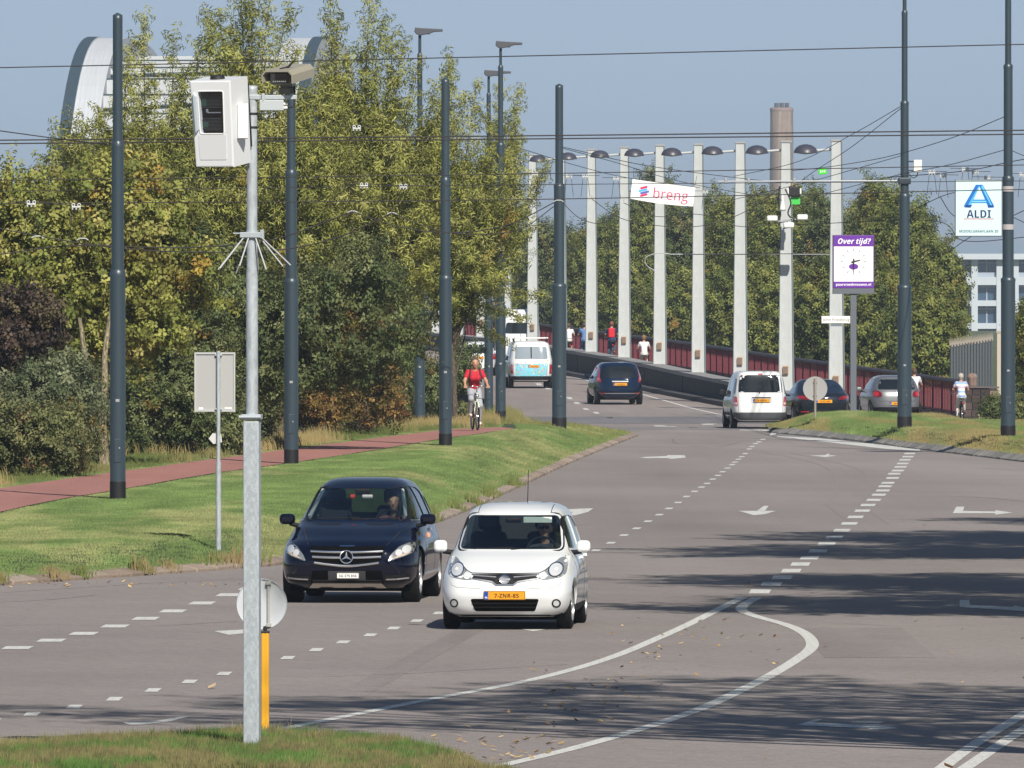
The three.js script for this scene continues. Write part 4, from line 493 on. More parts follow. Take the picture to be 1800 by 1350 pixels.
// grey hatchback
{
  const gy = carPaint(0.20, 0.205, 0.215, 0.5);
  const keys = [[0.2, 0.7, 1.8, -1.82, 4], [0.3, 0.82, 1.96, -1.97, 4.2], [0.5, 0.86, 2.0, -2.0, 4.4], [0.75, 0.865, 1.92, -1.98, 4.4], [0.9, 0.85, 1.5, -1.93, 4.4], [1.0, 0.81, 1.05, -1.86, 4.4], [1.15, 0.75, 0.75, -1.75, 4.6], [1.3, 0.68, 0.4, -1.62, 4.6], [1.4, 0.61, 0.1, -1.5, 4.2], [1.455, 0.48, -0.1, -1.32, 3.6], [1.475, 0.3, -0.3, -1.0, 3]];
  const { o } = makeCar('hatchback', 'silver grey hatchback seen from behind, standing between clock sign and tall dark pole', V(0, 0, 0), 0, {
    keys, paint: gy, axles: [1.25, -1.27], rad: 0.31, track: 0.85, tw: 0.2, spokes: 5, windscreen: rounded([[-0.68, 1.0], [0.68, 1.0], [0.58, 1.38], [-0.58, 1.38]], 0.06), rearWindow: rounded([[-0.63, 1.0], [0.63, 1.0], [0.55, 1.34], [-0.55, 1.34]], 0.09), sideWindows: [rounded([[0.7, 1.0], [0.2, 1.34], [-0.7, 1.38], [-1.3, 1.24], [-1.45, 1.0]], 0.04)], mirrors: [0.84, 1.0, 0.65, gy, 0.2, 0.15],
    panels: [
      { name: 'tail_light', side: 'rear', mirror: true, pts: rounded([[0.52, 0.76], [0.84, 0.74], [0.84, 0.97], [0.62, 0.97], [0.5, 0.88]], 0.06), mat: C.darkRed, off: 0.014, sub: [{ name: 'lamp_reflector', pts: circ(0.69, 0.86, 0.08), mat: C.redLamp, off: 0.022 }] },
      { name: 'badge', side: 'rear', pts: circ(0, 0.87, 0.06), mat: C.chrome, off: 0.02 }, { name: 'rear_bumper', side: 'rear', pts: rounded([[-0.78, 0.22], [0.78, 0.22], [0.8, 0.42], [-0.8, 0.42]], 0.05), mat: C.plastic, off: 0.015 }, { name: 'tailgate_gap', side: 'rear', pts: strip([[-0.66, 0.95], [-0.6, 0.62], [0.6, 0.62], [0.66, 0.95]], 0.01), mat: C.gap, off: 0.003, thick: 0.01 },
    ],
  });
  o.position.copy(at(1566, 736, FOC / 53)); o.position.y = 0.1; o.position.z -= 1.27; o.rotation.y = away(0.1); plate(o, 'NP-418-T', 'nl', 0.52, 0.11, 0, 0.545, -2.012, true);
}
// dark blue hatchback on the bridge road
{
  const bl = carPaint(0.003, 0.013, 0.04, 0);
  const keys = [[0.22, 0.74, 2.0, -1.98, 4], [0.34, 0.86, 2.12, -2.12, 4.2], [0.5, 0.90, 2.16, -2.15, 4.4], [0.75, 0.91, 2.1, -2.12, 4.4], [0.95, 0.9, 1.65, -2.08, 4.4], [1.05, 0.865, 1.2, -2.03, 4.4], [1.2, 0.81, 0.85, -1.95, 4.6], [1.38, 0.74, 0.5, -1.83, 4.6], [1.5, 0.67, 0.2, -1.72, 4.4], [1.57, 0.54, -0.05, -1.52, 3.8], [1.595, 0.34, -0.3, -1.2, 3.2]];
  const { o } = makeCar('hatchback', 'dark blue hatchback with tall red tail lights driving onto the bridge', V(0, 0, 0), 0, {
    keys, paint: bl, axles: [1.3, -1.34], rad: 0.32, track: 0.895, tw: 0.21, spokes: 5, windscreen: rounded([[-0.72, 1.06], [0.72, 1.06], [0.6, 1.48], [-0.6, 1.48]], 0.06), rearWindow: rounded([[-0.66, 1.0], [0.66, 1.0], [0.59, 1.46], [-0.59, 1.46]], 0.06), sideWindows: [rounded([[0.85, 1.06], [0.3, 1.46], [-0.9, 1.48], [-1.55, 1.34], [-1.65, 1.06]], 0.04)], mirrors: [0.88, 1.07, 0.8, bl, 0.2, 0.15],
    panels: [
      { name: 'tail_light', side: 'rear', mirror: true, pts: rounded([[0.70, 0.86], [0.85, 0.84], [0.83, 1.05], [0.77, 1.40], [0.70, 1.40], [0.74, 1.05]], 0.02), mat: C.redLamp, off: 0.014, sub: [{ name: 'lamp_reflector', pts: rect(0.79, 0.97, 0.06, 0.08), mat: std(0.6, 0.25, 0.25, 0.3), off: 0.02 }] },
      { name: 'trim_strip', side: 'rear', pts: rect(0, 0.87, 0.62, 0.04), mat: C.chrome, off: 0.02 }, { name: 'plate_recess', side: 'rear', pts: rect(0, 0.78, 0.62, 0.2), mat: C.plastic, off: 0.004 },
      { name: 'rear_bumper', side: 'rear', pts: rounded([[-0.86, 0.5], [0.86, 0.5], [0.86, 0.58], [-0.86, 0.58]], 0.03), mat: bl, off: 0.05, thick: 0.06 }, { name: 'bumper_strip', side: 'rear', pts: rect(0, 0.42, 1.3, 0.035), mat: std(0.3, 0.3, 0.32, 0.3, { metalness: 0.6 }), off: 0.02 }, { name: 'rear_reflector', side: 'rear', mirror: true, pts: rect(0.66, 0.42, 0.16, 0.04), mat: C.redLamp, off: 0.03 },
      { name: 'tailgate_gap', side: 'rear', pts: strip([[-0.7, 0.86], [-0.62, 0.62], [0.62, 0.62], [0.7, 0.86]], 0.01), mat: C.gap, off: 0.003, thick: 0.01 },
    ],
  });
  const Z = 428; o.position.copy(at(1081, 710, Z)); o.position.y = R(Z); o.position.z -= 1.34; o.rotation.y = away(0.09); plate(o, '53-RHJ-2', 'nl', 0.52, 0.11, 0, 0.765, -2.142, true);
}
// painted camper van
{
  const tx = canvasTex(1024, 512, (c, w, h) => { const r = rngOf(9); c.fillStyle = '#f4f4f1'; c.fillRect(0, 0, w, h); c.fillStyle = '#7cc9dc'; c.fillRect(0, h * 0.49, w, h); const cols = ['#e86a5a', '#f0c23c', '#b65bb0', '#5aa0d8', '#ea8f3c', '#7bb85a', '#ffffff', '#d6477a']; for (let i = 0; i < 420; i++) { c.fillStyle = cols[Math.floor(r() * cols.length)]; const x = r() * w, y = h * (0.36 + r() * 0.6), s = 3 + r() * 7; for (let k = 0; k < 5; k++) { c.beginPath(); c.arc(x + Math.cos(k * 1.257) * s * 0.7, y + Math.sin(k * 1.257) * s * 0.7, s * 0.42, 0, 7); c.fill(); } c.fillStyle = '#fff6b0'; c.beginPath(); c.arc(x, y, s * 0.3, 0, 7); c.fill(); } });
  tx.wrapS = tx.wrapT = THREE.RepeatWrapping; tx.repeat.set(0.5, 0.5); tx.offset.set(0.5, 0);
  const two = carPaint(0.78, 0.79, 0.78), teal = carPaint(0.3, 0.58, 0.68), flowers = phys(1, 1, 1, 0.4, { map: tx, clearcoat: 0.6 });
  const keys = [[0.3, 0.78, 2.1, -2.3, 5], [0.42, 0.88, 2.25, -2.34, 5.5], [0.7, 0.915, 2.3, -2.34, 6], [1.0, 0.92, 2.2, -2.31, 6], [1.1, 0.915, 1.8, -2.29, 6], [1.3, 0.88, 1.45, -2.23, 6], [1.6, 0.83, 1.15, -2.13, 6], [1.8, 0.78, 0.95, -2.05, 5.5], [1.9, 0.70, 0.8, -1.95, 5], [1.94, 0.5, 0.5, -1.75, 4]];
  const { o, b } = makeCar('camper_van', 'white and turquoise camper van painted with small flowers and carrying a roof rack', V(0, 0, 0), 0, {
    category: 'camper van', keys, paint: two, axles: [1.3, -1.5], rad: 0.33, track: 0.9, tw: 0.21, spokes: 5, windscreen: rounded([[-0.75, 1.2], [0.75, 1.2], [0.68, 1.75], [-0.68, 1.75]], 0.06), sideWindows: [rounded([[-1.9, 1.2], [1.1, 1.2], [0.95, 1.7], [-1.8, 1.7]], 0.06)], mirrors: [0.9, 1.25, 1.15, C.plastic, 0.18, 0.2],
    panels: [
      { name: 'painted_tailgate', side: 'rear', pts: rounded([[-0.86, 0.5], [0.86, 0.5], [0.88, 1.17], [-0.88, 1.17]], 0.04), mat: flowers, off: 0.006 },
      { name: 'rear_window', side: 'rear', mirror: true, pts: rounded([[0.025, 1.2], [0.68, 1.2], [0.63, 1.7], [0.025, 1.72]], 0.07), mat: phys(0.25, 0.3, 0.34, 0.08, { clearcoat: 1 }), off: 0.006 }, { name: 'window_bar', side: 'rear', pts: rect(0, 1.46, 0.05, 0.5), mat: C.plastic, off: 0.012 },
      { name: 'tail_light', side: 'rear', mirror: true, pts: rounded([[0.74, 0.60], [0.90, 0.60], [0.90, 0.98], [0.76, 0.98]], 0.02), mat: C.redLamp, off: 0.018 }, { name: 'side_paint', side: 'side', pts: [[-2.0, 0.45], [1.9, 0.45], [1.9, 1.0], [-2.0, 1.0]], mat: teal, off: 0.006, edge: 0.3 },
      { name: 'rear_bumper', side: 'rear', pts: rounded([[-0.9, 0.34], [0.9, 0.34], [0.9, 0.5], [-0.9, 0.5]], 0.04), mat: C.plastic, off: 0.06, thick: 0.06 },
    ],
  });
  const rk = mesh('roof_rack', [bar(V(-0.72, 2.06, -1.75), V(0.72, 2.06, -1.75), 0.03), bar(V(-0.72, 2.06, -0.9), V(0.72, 2.06, -0.9), 0.03), bar(V(-0.66, 2.08, -2.0), V(-0.66, 2.08, 0), 0.02), bar(V(0.66, 2.08, -2.0), V(0.66, 2.08, 0), 0.02)], M.white, o); mesh('rack_foot', [-1, 1].flatMap((s) => [-1.75, -0.9].map((z) => bar(V(s * 0.7, 2.06, z), V(s * 0.66, 1.86, z), 0.02))), C.plastic, rk);
  const Z = 468; o.position.copy(at(929, 683, Z)); o.position.y = R(Z); o.position.z -= 1.5; o.rotation.y = away(0.05); plate(o, 'HX-LR-63', 'nl', 0.46, 0.11, -0.1, 0.90, -2.335, true);
}
// tall white van beyond it and a small white car behind the leaves
{
  const wv = carPaint(0.8, 0.81, 0.81);
  const keys = [[0.3, 0.85, 2.5, -2.8, 6], [0.5, 0.98, 2.7, -2.85, 7], [1.1, 1.0, 2.5, -2.85, 7], [1.4, 0.98, 1.9, -2.82, 7], [2.0, 0.92, 1.4, -2.78, 7], [2.4, 0.84, 1.0, -2.7, 6], [2.58, 0.72, 0.7, -2.5, 5], [2.62, 0.5, 0.4, -2.2, 4]];
  const { o } = makeCar('panel_van', 'tall plain white van on the bridge beyond the painted camper van', V(0, 0, 0), 0, { category: 'van', keys, paint: wv, axles: [1.7, -1.7], rad: 0.34, track: 0.98, tw: 0.22, spokes: 5, windscreen: rounded([[-0.8, 1.45], [0.8, 1.45], [0.72, 2.1], [-0.72, 2.1]], 0.06), rearWindow: rounded([[-0.74, 1.45], [0.74, 1.45], [0.68, 1.98], [-0.68, 1.98]], 0.1), mirrors: [0.98, 1.5, 1.6, C.plastic, 0.2, 0.3], panels: [{ name: 'tail_light', side: 'rear', mirror: true, pts: rect(0.88, 0.95, 0.14, 0.5), mat: C.redLamp, off: 0.015 }, { name: 'door_gap', side: 'rear', pts: strip([[0, 0.5], [0, 2.45]], 0.02), mat: C.gap, off: 0.004 }] });
  const Z = 545; o.position.copy(at(909, 640, Z)); o.position.y = R(Z); o.position.z -= 1.7; o.rotation.y = away(0.06);
  const k2 = [[0.2, 0.7, 1.8, -1.8, 4], [0.32, 0.82, 1.96, -1.95, 4.2], [0.6, 0.86, 1.98, -1.97, 4.2], [0.8, 0.86, 1.75, -1.95, 4.2], [0.98, 0.81, 1.1, -1.9, 4.4], [1.2, 0.74, 0.7, -1.78, 4.6], [1.4, 0.63, 0.2, -1.6, 4.2], [1.49, 0.45, -0.1, -1.3, 3.4], [1.51, 0.25, -0.4, -1.0, 3]];
  const small = makeCar('hatchback', 'small white hatchback half hidden by leaves above the cyclist', V(0, 0, 0), 0, { keys: k2, paint: wv, axles: [1.25, -1.25], rad: 0.3, track: 0.85, tw: 0.19, spokes: 5, windscreen: rounded([[-0.68, 1.0], [0.68, 1.0], [0.58, 1.42], [-0.58, 1.42]], 0.06), rearWindow: rounded([[-0.62, 1.0], [0.62, 1.0], [0.54, 1.38], [-0.54, 1.38]], 0.07), mirrors: [0.84, 1.02, 0.7, wv, 0.2, 0.15], panels: [{ name: 'tail_light', side: 'rear', mirror: true, pts: rounded([[0.66, 0.72], [0.84, 0.72], [0.8, 0.98], [0.68, 0.98]], 0.03), mat: C.redLamp, off: 0.012 }] });
  const Z2 = 505; small.o.position.copy(at(836, 645, Z2)); small.o.position.y = R(Z2); small.o.rotation.y = away(0.06); plate(small.o, 'LK-903-B', 'nl', 0.5, 0.11, 0, 0.8, -1.985, true);
}
// ================================================================ street furniture
// the tall dark trolley wire poles: stepped tube with collars
function steppedPole(name, label, category, base, steps_, footH, group) {
  const o = thing(name, label, category, base, 0, group);
  steps_.forEach(([y0, y1, r], i) => { const m = mesh('pole_section', lathe([[r * 1.0, y0], [r * 0.985, y1 - 0.14], [i < steps_.length - 1 ? r * 1.03 : r * 0.98, y1 - 0.12], [i < steps_.length - 1 ? r * 1.03 : r * 0.98, y1 - 0.05], [i < steps_.length - 1 ? steps_[i + 1][2] : 0.001, y1]], 28), M.pole, o); if (i === 0) mesh('pole_foot', lathe([[r * 1.03, -0.3], [r * 1.03, footH - 0.01], [r, footH]], 28), M.poleFoot, m); });
  { const r0 = steps_[0][2], d = mesh('access_door', rbox(r0 * 0.8, 0.42, 0.02, 0.008, 0, footH + 0.55, r0 * 0.985), M.pole, o); mesh('door_lock', cyl(0.014, 0.014, 0.014, 0, 0, 0, 8).rotateX(Math.PI / 2).translate(r0 * 0.25, footH + 0.6, r0 * 0.985 + 0.008), M.galv, d); mesh('number_label', rbox(0.07, 0.05, 0.006, 0.002, 0, footH + 1.45, r0 * 0.985 + 0.002), M.grey, o); }
  return o;
}
// base pixel, distance, then section tops as photo rows
function poleAt(label, px, py, Z, rows, radii, footRow, name = 'trolley_pole', cat = 'pole') {
  const b = at(px, py, Z), yOf = (row) => EYE - (row - HY) * Z / FOC - b.y; let y0 = 0;
  const st = rows.map((r, i) => { const y1 = yOf(r), s = [y0, y1, radii[i] / 2 * Z / FOC]; y0 = y1 - (i < rows.length - 1 ? 0.0 : 0); return s; });
  return steppedPole(name, label, cat, b, st, yOf(footRow));
}
const p1 = hit(208, 878), p2 = hit(512, 816), p3 = hit(783, 784);
const Zp = [-p1.z, -p2.z, -p3.z];
poleAt('tall dark blue grey pole at the left between camera box and frame edge', 207, 880, Zp[0], [474, 248, 22], [27.5, 22, 17.5], 846);
poleAt('dark blue grey pole directly right of the galvanised camera post', 512, 818, Zp[1], [489, 298, 112], [25, 20, 15], 790);
poleAt('dark blue grey pole standing between navy car and cyclist', 783, 786, Zp[2], [484, 312, 136], [22.5, 18, 14.5], 762);
poleAt('dark blue grey pole at the tip of the left verge, left of the blue hatchback', 983, 754, 322, [498, 322, 147], [25, 19, 14], 734);
poleAt('very tall dark pole on the right island carrying a small white cabinet', 1590, 757, 322, [500, 340, 177, 18, -150], [25, 18.5, 14.5, 10.5, 7], 732);
const ALDIZ = 300;
poleAt('very tall dark pole at the right edge carrying the supermarket sign', 1772, 772, ALDIZ, [487, 309, 112, -60, -220], [25.5, 20, 16, 11, 8], 748);
// lamp posts on the left
function lampPost(label, px, py, Z, rows, radii, foot, tipPx) {
  const o = poleAt(label, px, py, Z, rows, radii, foot, 'lamp_post', 'lamp post'), s = FOC / Z, topY = EYE - (rows[rows.length - 1] - HY) / s - o.position.y, L = (tipPx - px) / s;
  const head = mesh('lamp_head', extrude([[-0.14, 0.02], [-0.12, 0.16], [L * 0.3, 0.13], [L, 0.1], [L, 0.04], [L * 0.62, 0.02], [L * 0.42, -0.05], [0, -0.12], [-0.1, -0.06]], 0.26, 0.02).translate(0, 0, -0.13), std(0.085, 0.09, 0.105, 0.45), o); head.scale.y = 0.72; head.position.y = topY + 0.06;
  mesh('lamp_glass', box(L * 0.42, 0.02, 0.2, L * 0.24, -0.085, 0), M.grey, head);
}
lampPost('dark lamp post with flat lamp head, leftmost above the trees', 738, 752, 333, [540, 242, 93, 60], [18.5, 13.5, 9, 5.5], 732, 777);
lampPost('dark lamp post with flat lamp head, rightmost beside the camper van', 880, 742, 350, [535, 250, 114, 83], [18, 14, 9, 5], 722, 917);
lampPost('dark lamp post with flat lamp head, lowest of the three', 859, 738, 382, [542, 270, 163, 133], [15.5, 12, 7.5, 4.5], 720, 897);
// galvanised camera post in the foreground
const galvTex = noiseTex(256, (u, v) => { const a = 0.86 + 0.22 * (fbm(u * 16, v * 16) - 0.5) + 0.06 * (N2(u * 50, v * 50) - 0.5); return [a, a, a]; });
galvTex.repeat.set(0.45, 6);
const galv = phys(0.60, 0.66, 0.70, 0.5, { metalness: 0.2, map: galvTex });
const PZ = 101, ps = FOC / PZ, pb = at(443, 1318, PZ);
{
  const yOf = (r) => EYE - (r - HY) / ps - pb.y;
  const o = thing('camera_post', 'galvanised post in the foreground, square below and round above, carrying a white camera box', 'camera post', pb, -0.12);
  mesh('square_base', rbox(0.143, yOf(740) + 0.4, 0.143, 0.012, 0, (yOf(740) - 0.4) / 2, 0), galv, o);
  const lp = mesh('square_lid', rbox(0.17, 0.05, 0.17, 0.008, 0, yOf(733), 0), galv, o); mesh('lid_bolt', [bar(V(-0.105, yOf(733), 0.08), V(0.09, yOf(733), 0.08), 0.018)], galv, lp);
  const rp = mesh('round_pole', lathe([[0.054, yOf(735)], [0.053, yOf(480)], [0.048, yOf(470)], [0.047, yOf(160)], [0.049, yOf(158)], [0.049, yOf(151)], [0.001, yOf(150)]], 32), galv, o);
  mesh('clamp_band', [yOf(200), yOf(224)].map((y) => cyl(0.051, 0.051, 0.02, 0, y - 0.01, 0, 32)), M.black, rp);
  // climb guard: splayed spikes
  const cg = mesh('spike_collar', [cyl(0.056, 0.056, 0.055, 0, yOf(416), 0, 24), rbox(0.2, 0.05, 0.03, 0.006, 0.0, yOf(413), 0.06), box(0.14, 0.012, 0.02, -0.09, yOf(410), 0.05), box(0.03, 0.075, 0.05, 0.1, yOf(411), 0.05)], galv, o);
  const yc = yOf(418), ye = yOf(474);
  for (const [x0, x1, dy, z] of [[-0.085, -0.30, 0, 0.02], [-0.075, -0.26, 0.01, 0.2], [-0.03, -0.175, -0.03, -0.22], [-0.025, -0.075, 0.03, 0.26], [0.03, 0.02, 0.0, -0.26], [0.045, 0.155, 0.0, 0.2], [0.085, 0.28, 0.03, 0.02], [0.09, 0.325, 0.04, -0.14]]) mesh('spike', bar(V(x0 * 0.9, yc, clamp(z, -0.06, 0.06)), V(x1, ye + dy, z), 0.007, 0.007, 6), std(0.46, 0.47, 0.48, 0.5), o);
  // camera box
  const bx = thing('camera_box', 'white traffic camera box with dark window on top of the galvanised post', 'traffic camera', at(391, 288, PZ - 0.2), 0); bx.rotation.set(0.13, -0.43, 0, 'YXZ');
  const cs = [[-0.178, 0.0], [0.172, 0.0], [0.185, 0.745], [-0.19, 0.745]], bd = 0.34;
  const wmat = phys(0.74, 0.76, 0.775, 0.45, { clearcoat: 0.3 });
  let shell = extrude(cs.map(([x, y]) => [x, y]), bd, 0.012).translate(0, 0, -bd / 2 - 0.03);
  const win = [[-0.125, 0.285], [0.11, 0.285], [0.122, 0.665], [-0.13, 0.665]];
  shell = cut(shell, extrude(rounded(win, 0.02, 3), 0.3).translate(0, 0, 0.02)); mesh('shell', shell, wmat, bx);
  mesh('window_frame', rounded(win, 0.02, 3).map((p, i, A) => bar(V(p[0], p[1], 0.152), V(...A[(i + 1) % A.length], 0.152), 0.006, 0.006, 6)), M.white, bx);
  const cell = mesh('camera_inside', box(0.25, 0.38, 0.02, -0.002, 0.475, 0.078), C.well, bx);
  const r = rngOf(3), dots = []; for (let y = 0; y < 26; y++) for (let x = 0; x < 16; x++) if (y < 9 || y > 15) dots.push(cyl(0.0045, 0.0035, 0.016, 0, 0, 0, 6).rotateX(Math.PI / 2).translate(-0.112 + x * 0.0145 + (y % 2) * 0.007, 0.315 + y * 0.0125, 0.095));
  mesh('led_array', dots, std(0.11, 0.125, 0.125, 0.25, { metalness: 0.5 }), cell).userData.kind = 'stuff';
  mesh('circuit_board', [rbox(0.05, 0.05, 0.01, 0.004, -0.09, 0.36, 0.1), rbox(0.045, 0.07, 0.01, 0.004, -0.095, 0.56, 0.1)], std(0.01, 0.1, 0.055, 0.5), cell); mesh('lens_bar', [rbox(0.13, 0.01, 0.02, 0.004, 0, 0.468, 0.1), rbox(0.02, 0.03, 0.02, 0.006, -0.07, 0.485, 0.1)], C.rim, cell);
  mesh('glass_pane', extrude(rounded([[-0.122, 0.29], [0.106, 0.29], [0.118, 0.66], [-0.127, 0.66]], 0.02, 3), 0.003).translate(0, 0, 0.135), C.lens, bx);
  mesh('lower_panel', extrude(rounded([[-0.14, 0.055], [0.12, 0.055], [0.13, 0.275], [-0.142, 0.275]], 0.008, 3), 0.006).translate(0, 0, 0.15), phys(0.69, 0.70, 0.71, 0.5), bx);
  mesh('window_flap', extrude([[0, 0.30], [0.024, 0.325], [0.014, 0.62], [-0.008, 0.655]], 0.035).translate(-0.155, 0, 0.15), phys(0.5, 0.56, 0.6, 0.4), bx);
  mesh('roof_cap', cyl(0.07, 0.06, 0.035, 0.0, 0.752, 0, 20), M.black, bx);
  mesh('hinge', [rbox(0.02, 0.21, 0.06, 0.006, 0.185, 0.42, -0.1), rbox(0.025, 0.03, 0.04, 0.006, 0.19, 0.5, -0.08)], std(0.16, 0.16, 0.17, 0.5), bx); mesh('mounting_rail', box(0.05, 0.55, 0.05, 0.16, 0.4, -0.22), M.black, bx);
  const cb = thing('junction_cabinet', 'small plain white cabinet strapped to the galvanised post beside the camera box', 'cabinet', at(426, 244, PZ - 0.32), 0.12);
  mesh('cabinet_body', rbox(0.094, 0.31, 0.11, 0.006, 0, 0.155, 0), wmat, cb); mesh('cabinet_lid', rbox(0.088, 0.30, 0.008, 0.003, 0, 0.155, 0.058), M.white, cb);
  // side arm with second camera
  const arm = thing('camera_bracket', 'galvanised side arm with a small grey box holding the second camera', 'bracket', at(443, 171, PZ), 0);
  mesh('arm_bar', rbox(0.40, 0.04, 0.05, 0.006, 0.20, 0, 0), galv, arm); mesh('arm_clamp', [rbox(0.14, 0.05, 0.1, 0.01, 0, 0, 0), rbox(0.03, 0.075, 0.06, 0.006, 0.1, -0.004, 0.02)], galv, arm); mesh('control_box', rbox(0.215, 0.095, 0.08, 0.008, 0.175, -0.072, 0.01), std(0.45, 0.49, 0.51, 0.4), arm); mesh('cable_gland', [0, 1].map((k) => cyl(0.013, 0.013, 0.04, 0, 0, 0, 10).rotateZ(Math.PI / 2).translate(0.315, -0.06 - k * 0.034, 0.02)), M.white, arm);
  mesh('cable', new THREE.TubeGeometry(new THREE.CatmullRomCurve3([V(0.32, -0.09, 0.02), V(0.37, -0.08, 0.02), V(0.38, -0.01, 0.01), V(0.375, 0.1, 0)]), 16, 0.008, 6), M.black, arm);
  const cc = thing('traffic_camera', 'beige camera under a rounded hood on the side arm of the galvanised post', 'traffic camera', at(504, 165, PZ + 0.02), 0); cc.rotation.set(0.14, -0.38, 0, 'YXZ');
  const hood = std(0.32, 0.30, 0.235, 0.5);
  mesh('camera_stand', [rbox(0.11, 0.06, 0.1, 0.01, 0, 0.03, 0), rbox(0.09, 0.07, 0.08, 0.01, 0, 0.08, 0)], std(0.14, 0.135, 0.115, 0.6), cc);
  const hp = [[-0.145, 0.125], [-0.15, 0.19], [-0.115, 0.232], [0.115, 0.232], [0.15, 0.19], [0.15, 0.115]], inn = [[0.138, 0.115], [0.138, 0.186], [0.108, 0.219], [-0.108, 0.219], [-0.138, 0.186], [-0.133, 0.125]];
  mesh('camera_hood', extrude([...hp, ...inn], 0.5).translate(0, 0, -0.3), hood, cc); mesh('camera_body', rbox(0.2, 0.12, 0.38, 0.02, -0.005, 0.155, -0.06), std(0.16, 0.155, 0.13, 0.5), cc); mesh('camera_window', rbox(0.17, 0.095, 0.012, 0.005, -0.005, 0.155, 0.132), C.dark, cc);
  mesh('lamp_dots', [0, 1, 2, 3, 4, 5, 6].map((k) => cyl(0.006, 0.006, 0.01, 0, 0, 0, 8).rotateX(Math.PI / 2).translate(-0.06 + k * 0.019, 0.128, 0.137)), M.grey, cc); mesh('antenna', bar(V(0.02, 0.23, 0), V(0.11, 0.31, 0.02), 0.012, 0.003), M.black, cc); mesh('hood_rib', bar(V(-0.01, 0.235, 0.1), V(0.05, 0.25, 0), 0.006), M.black, cc);
}
// yellow bollard with round sign seen from behind
{
  const Z = 107.8, s = FOC / Z, b = at(466, 1284, Z), o = thing('sign_bollard', 'yellow bollard with a round grey sign seen from behind, beside the camera post', 'traffic bollard', b);
  const yellow = phys(0.70, 0.355, 0.012, 0.45, { clearcoat: 0.3 }); const hh = 172 / s;
  mesh('bollard_post', cut(extrude(rounded([[-0.038, -0.036], [0.038, -0.036], [0.038, 0.036], [-0.038, 0.036]], 0.015, 3), hh).rotateX(-Math.PI / 2), box(0.012, hh * 1.2, 0.006, 0.0, hh / 2, 0.036)), yellow, o); mesh('bollard_cap', rbox(0.085, 0.022, 0.08, 0.008, 0, hh + 0.005, 0), M.black, o);
  const dz = 0.03, cy = (1284 - 1062) / s, cx = (460 - 466) / s;
  const disc = mesh('sign_disc', lathe([[0.001, -0.004], [0.225, -0.004], [0.236, 0.014], [0.242, 0.012], [0.236, -0.012], [0.22, -0.014], [0.001, -0.014]], 44).rotateX(Math.PI / 2), std(0.50, 0.53, 0.56, 0.5), o); disc.position.set(cx, cy, -0.03);
  mesh('sign_rail', [box(0.022, 0.42, 0.02, 0.065, 0, 0.016), rbox(0.05, 0.035, 0.04, 0.006, 0.066, 0.2, 0.026), rbox(0.05, 0.035, 0.04, 0.006, 0.066, -0.2, 0.026)], std(0.36, 0.36, 0.34, 0.6), disc); mesh('stub_tube', cyl(0.018, 0.018, 0.06, 0, hh, 0), M.black, o); mesh('sign_sticker', box(0.03, 0.03, 0.003, -0.16, -0.01, 0.006), M.white, disc);
}
// rectangular sign from behind
{
  const b = hit(384, 969), Z = -b.z, s = FOC / Z, o = thing('road_sign', 'grey rectangular road sign seen from behind on a thin post in the verge', 'road sign', b), gm = std(0.40, 0.40, 0.395, 0.55);
  mesh('post', lathe([[0.042, -0.3], [0.042, 155 / s], [0.03, 160 / s], [0.03, 351 / s], [0.001, 352 / s]], 18), galv, o);
  const pn = mesh('sign_plate', rbox(70 / s, 105 / s, 0.012, 0.005, -6.5 / s, (969 - 672) / s, -0.05), gm, o);
  mesh('sign_edge', [box(70 / s, 0.03, 0.03, -6.5 / s, (969 - 621) / s, -0.04), box(70 / s, 0.03, 0.03, -6.5 / s, (969 - 722) / s, -0.04), box(0.025, 105 / s, 0.03, (-6.5 - 34.5) / s, (969 - 672) / s, -0.041), box(0.025, 105 / s, 0.03, (-6.5 + 34.5) / s, (969 - 672) / s, -0.041)], std(0.46, 0.47, 0.47, 0.5), pn);
  mesh('sticker', [box(8 / s, 4 / s, 0.004, -31 / s, (969 - 718) / s, -0.041), box(13 / s, 3 / s, 0.004, 17 / s, (969 - 717.5) / s, -0.041)], M.white, pn);
  mesh('clamp', [rbox(0.11, 0.025, 0.05, 0.006, 0, (969 - 624) / s, -0.02), rbox(0.11, 0.025, 0.05, 0.006, 0, (969 - 719) / s, -0.02)], galv, pn);
  mesh('arrow_plate', extrude([[-0.125, 0], [-0.06, 0.085], [0.07, 0.07], [0.085, -0.055], [-0.05, -0.085]], 0.012).translate(-0.03, (969 - 771) / s, -0.05), std(0.6, 0.6, 0.58, 0.5), o);
}
// round sign from behind on the island
{
  const Z = 345, b = at(1433, 733, Z), s = FOC / Z, o = thing('road_sign', 'round grey sign seen from behind on a thin post on the right island', 'road sign', b);
  mesh('post', cyl(0.035, 0.035, 68 / s, 0, -0.2 + 0.2, 0), std(0.30, 0.26, 0.22, 0.7), o); const d = mesh('sign_disc', lathe([[0.001, 0.006], [0.345, 0.006], [0.365, 0.02], [0.37, 0.016], [0.36, -0.01], [0.001, -0.01]], 40).rotateX(Math.PI / 2), std(0.36, 0.355, 0.35, 0.55), o); d.position.set(0, 50 / s, -0.05); mesh('clamp', [box(0.12, 0.03, 0.05, 0, 0.2, 0.03), box(0.12, 0.03, 0.05, 0, -0.2, 0.03)], M.grey, d);
}
const font = (c, px, w = 'bold') => { c.font = w + ' ' + px + 'px sans-serif'; c.textAlign = 'center'; c.textBaseline = 'middle'; };
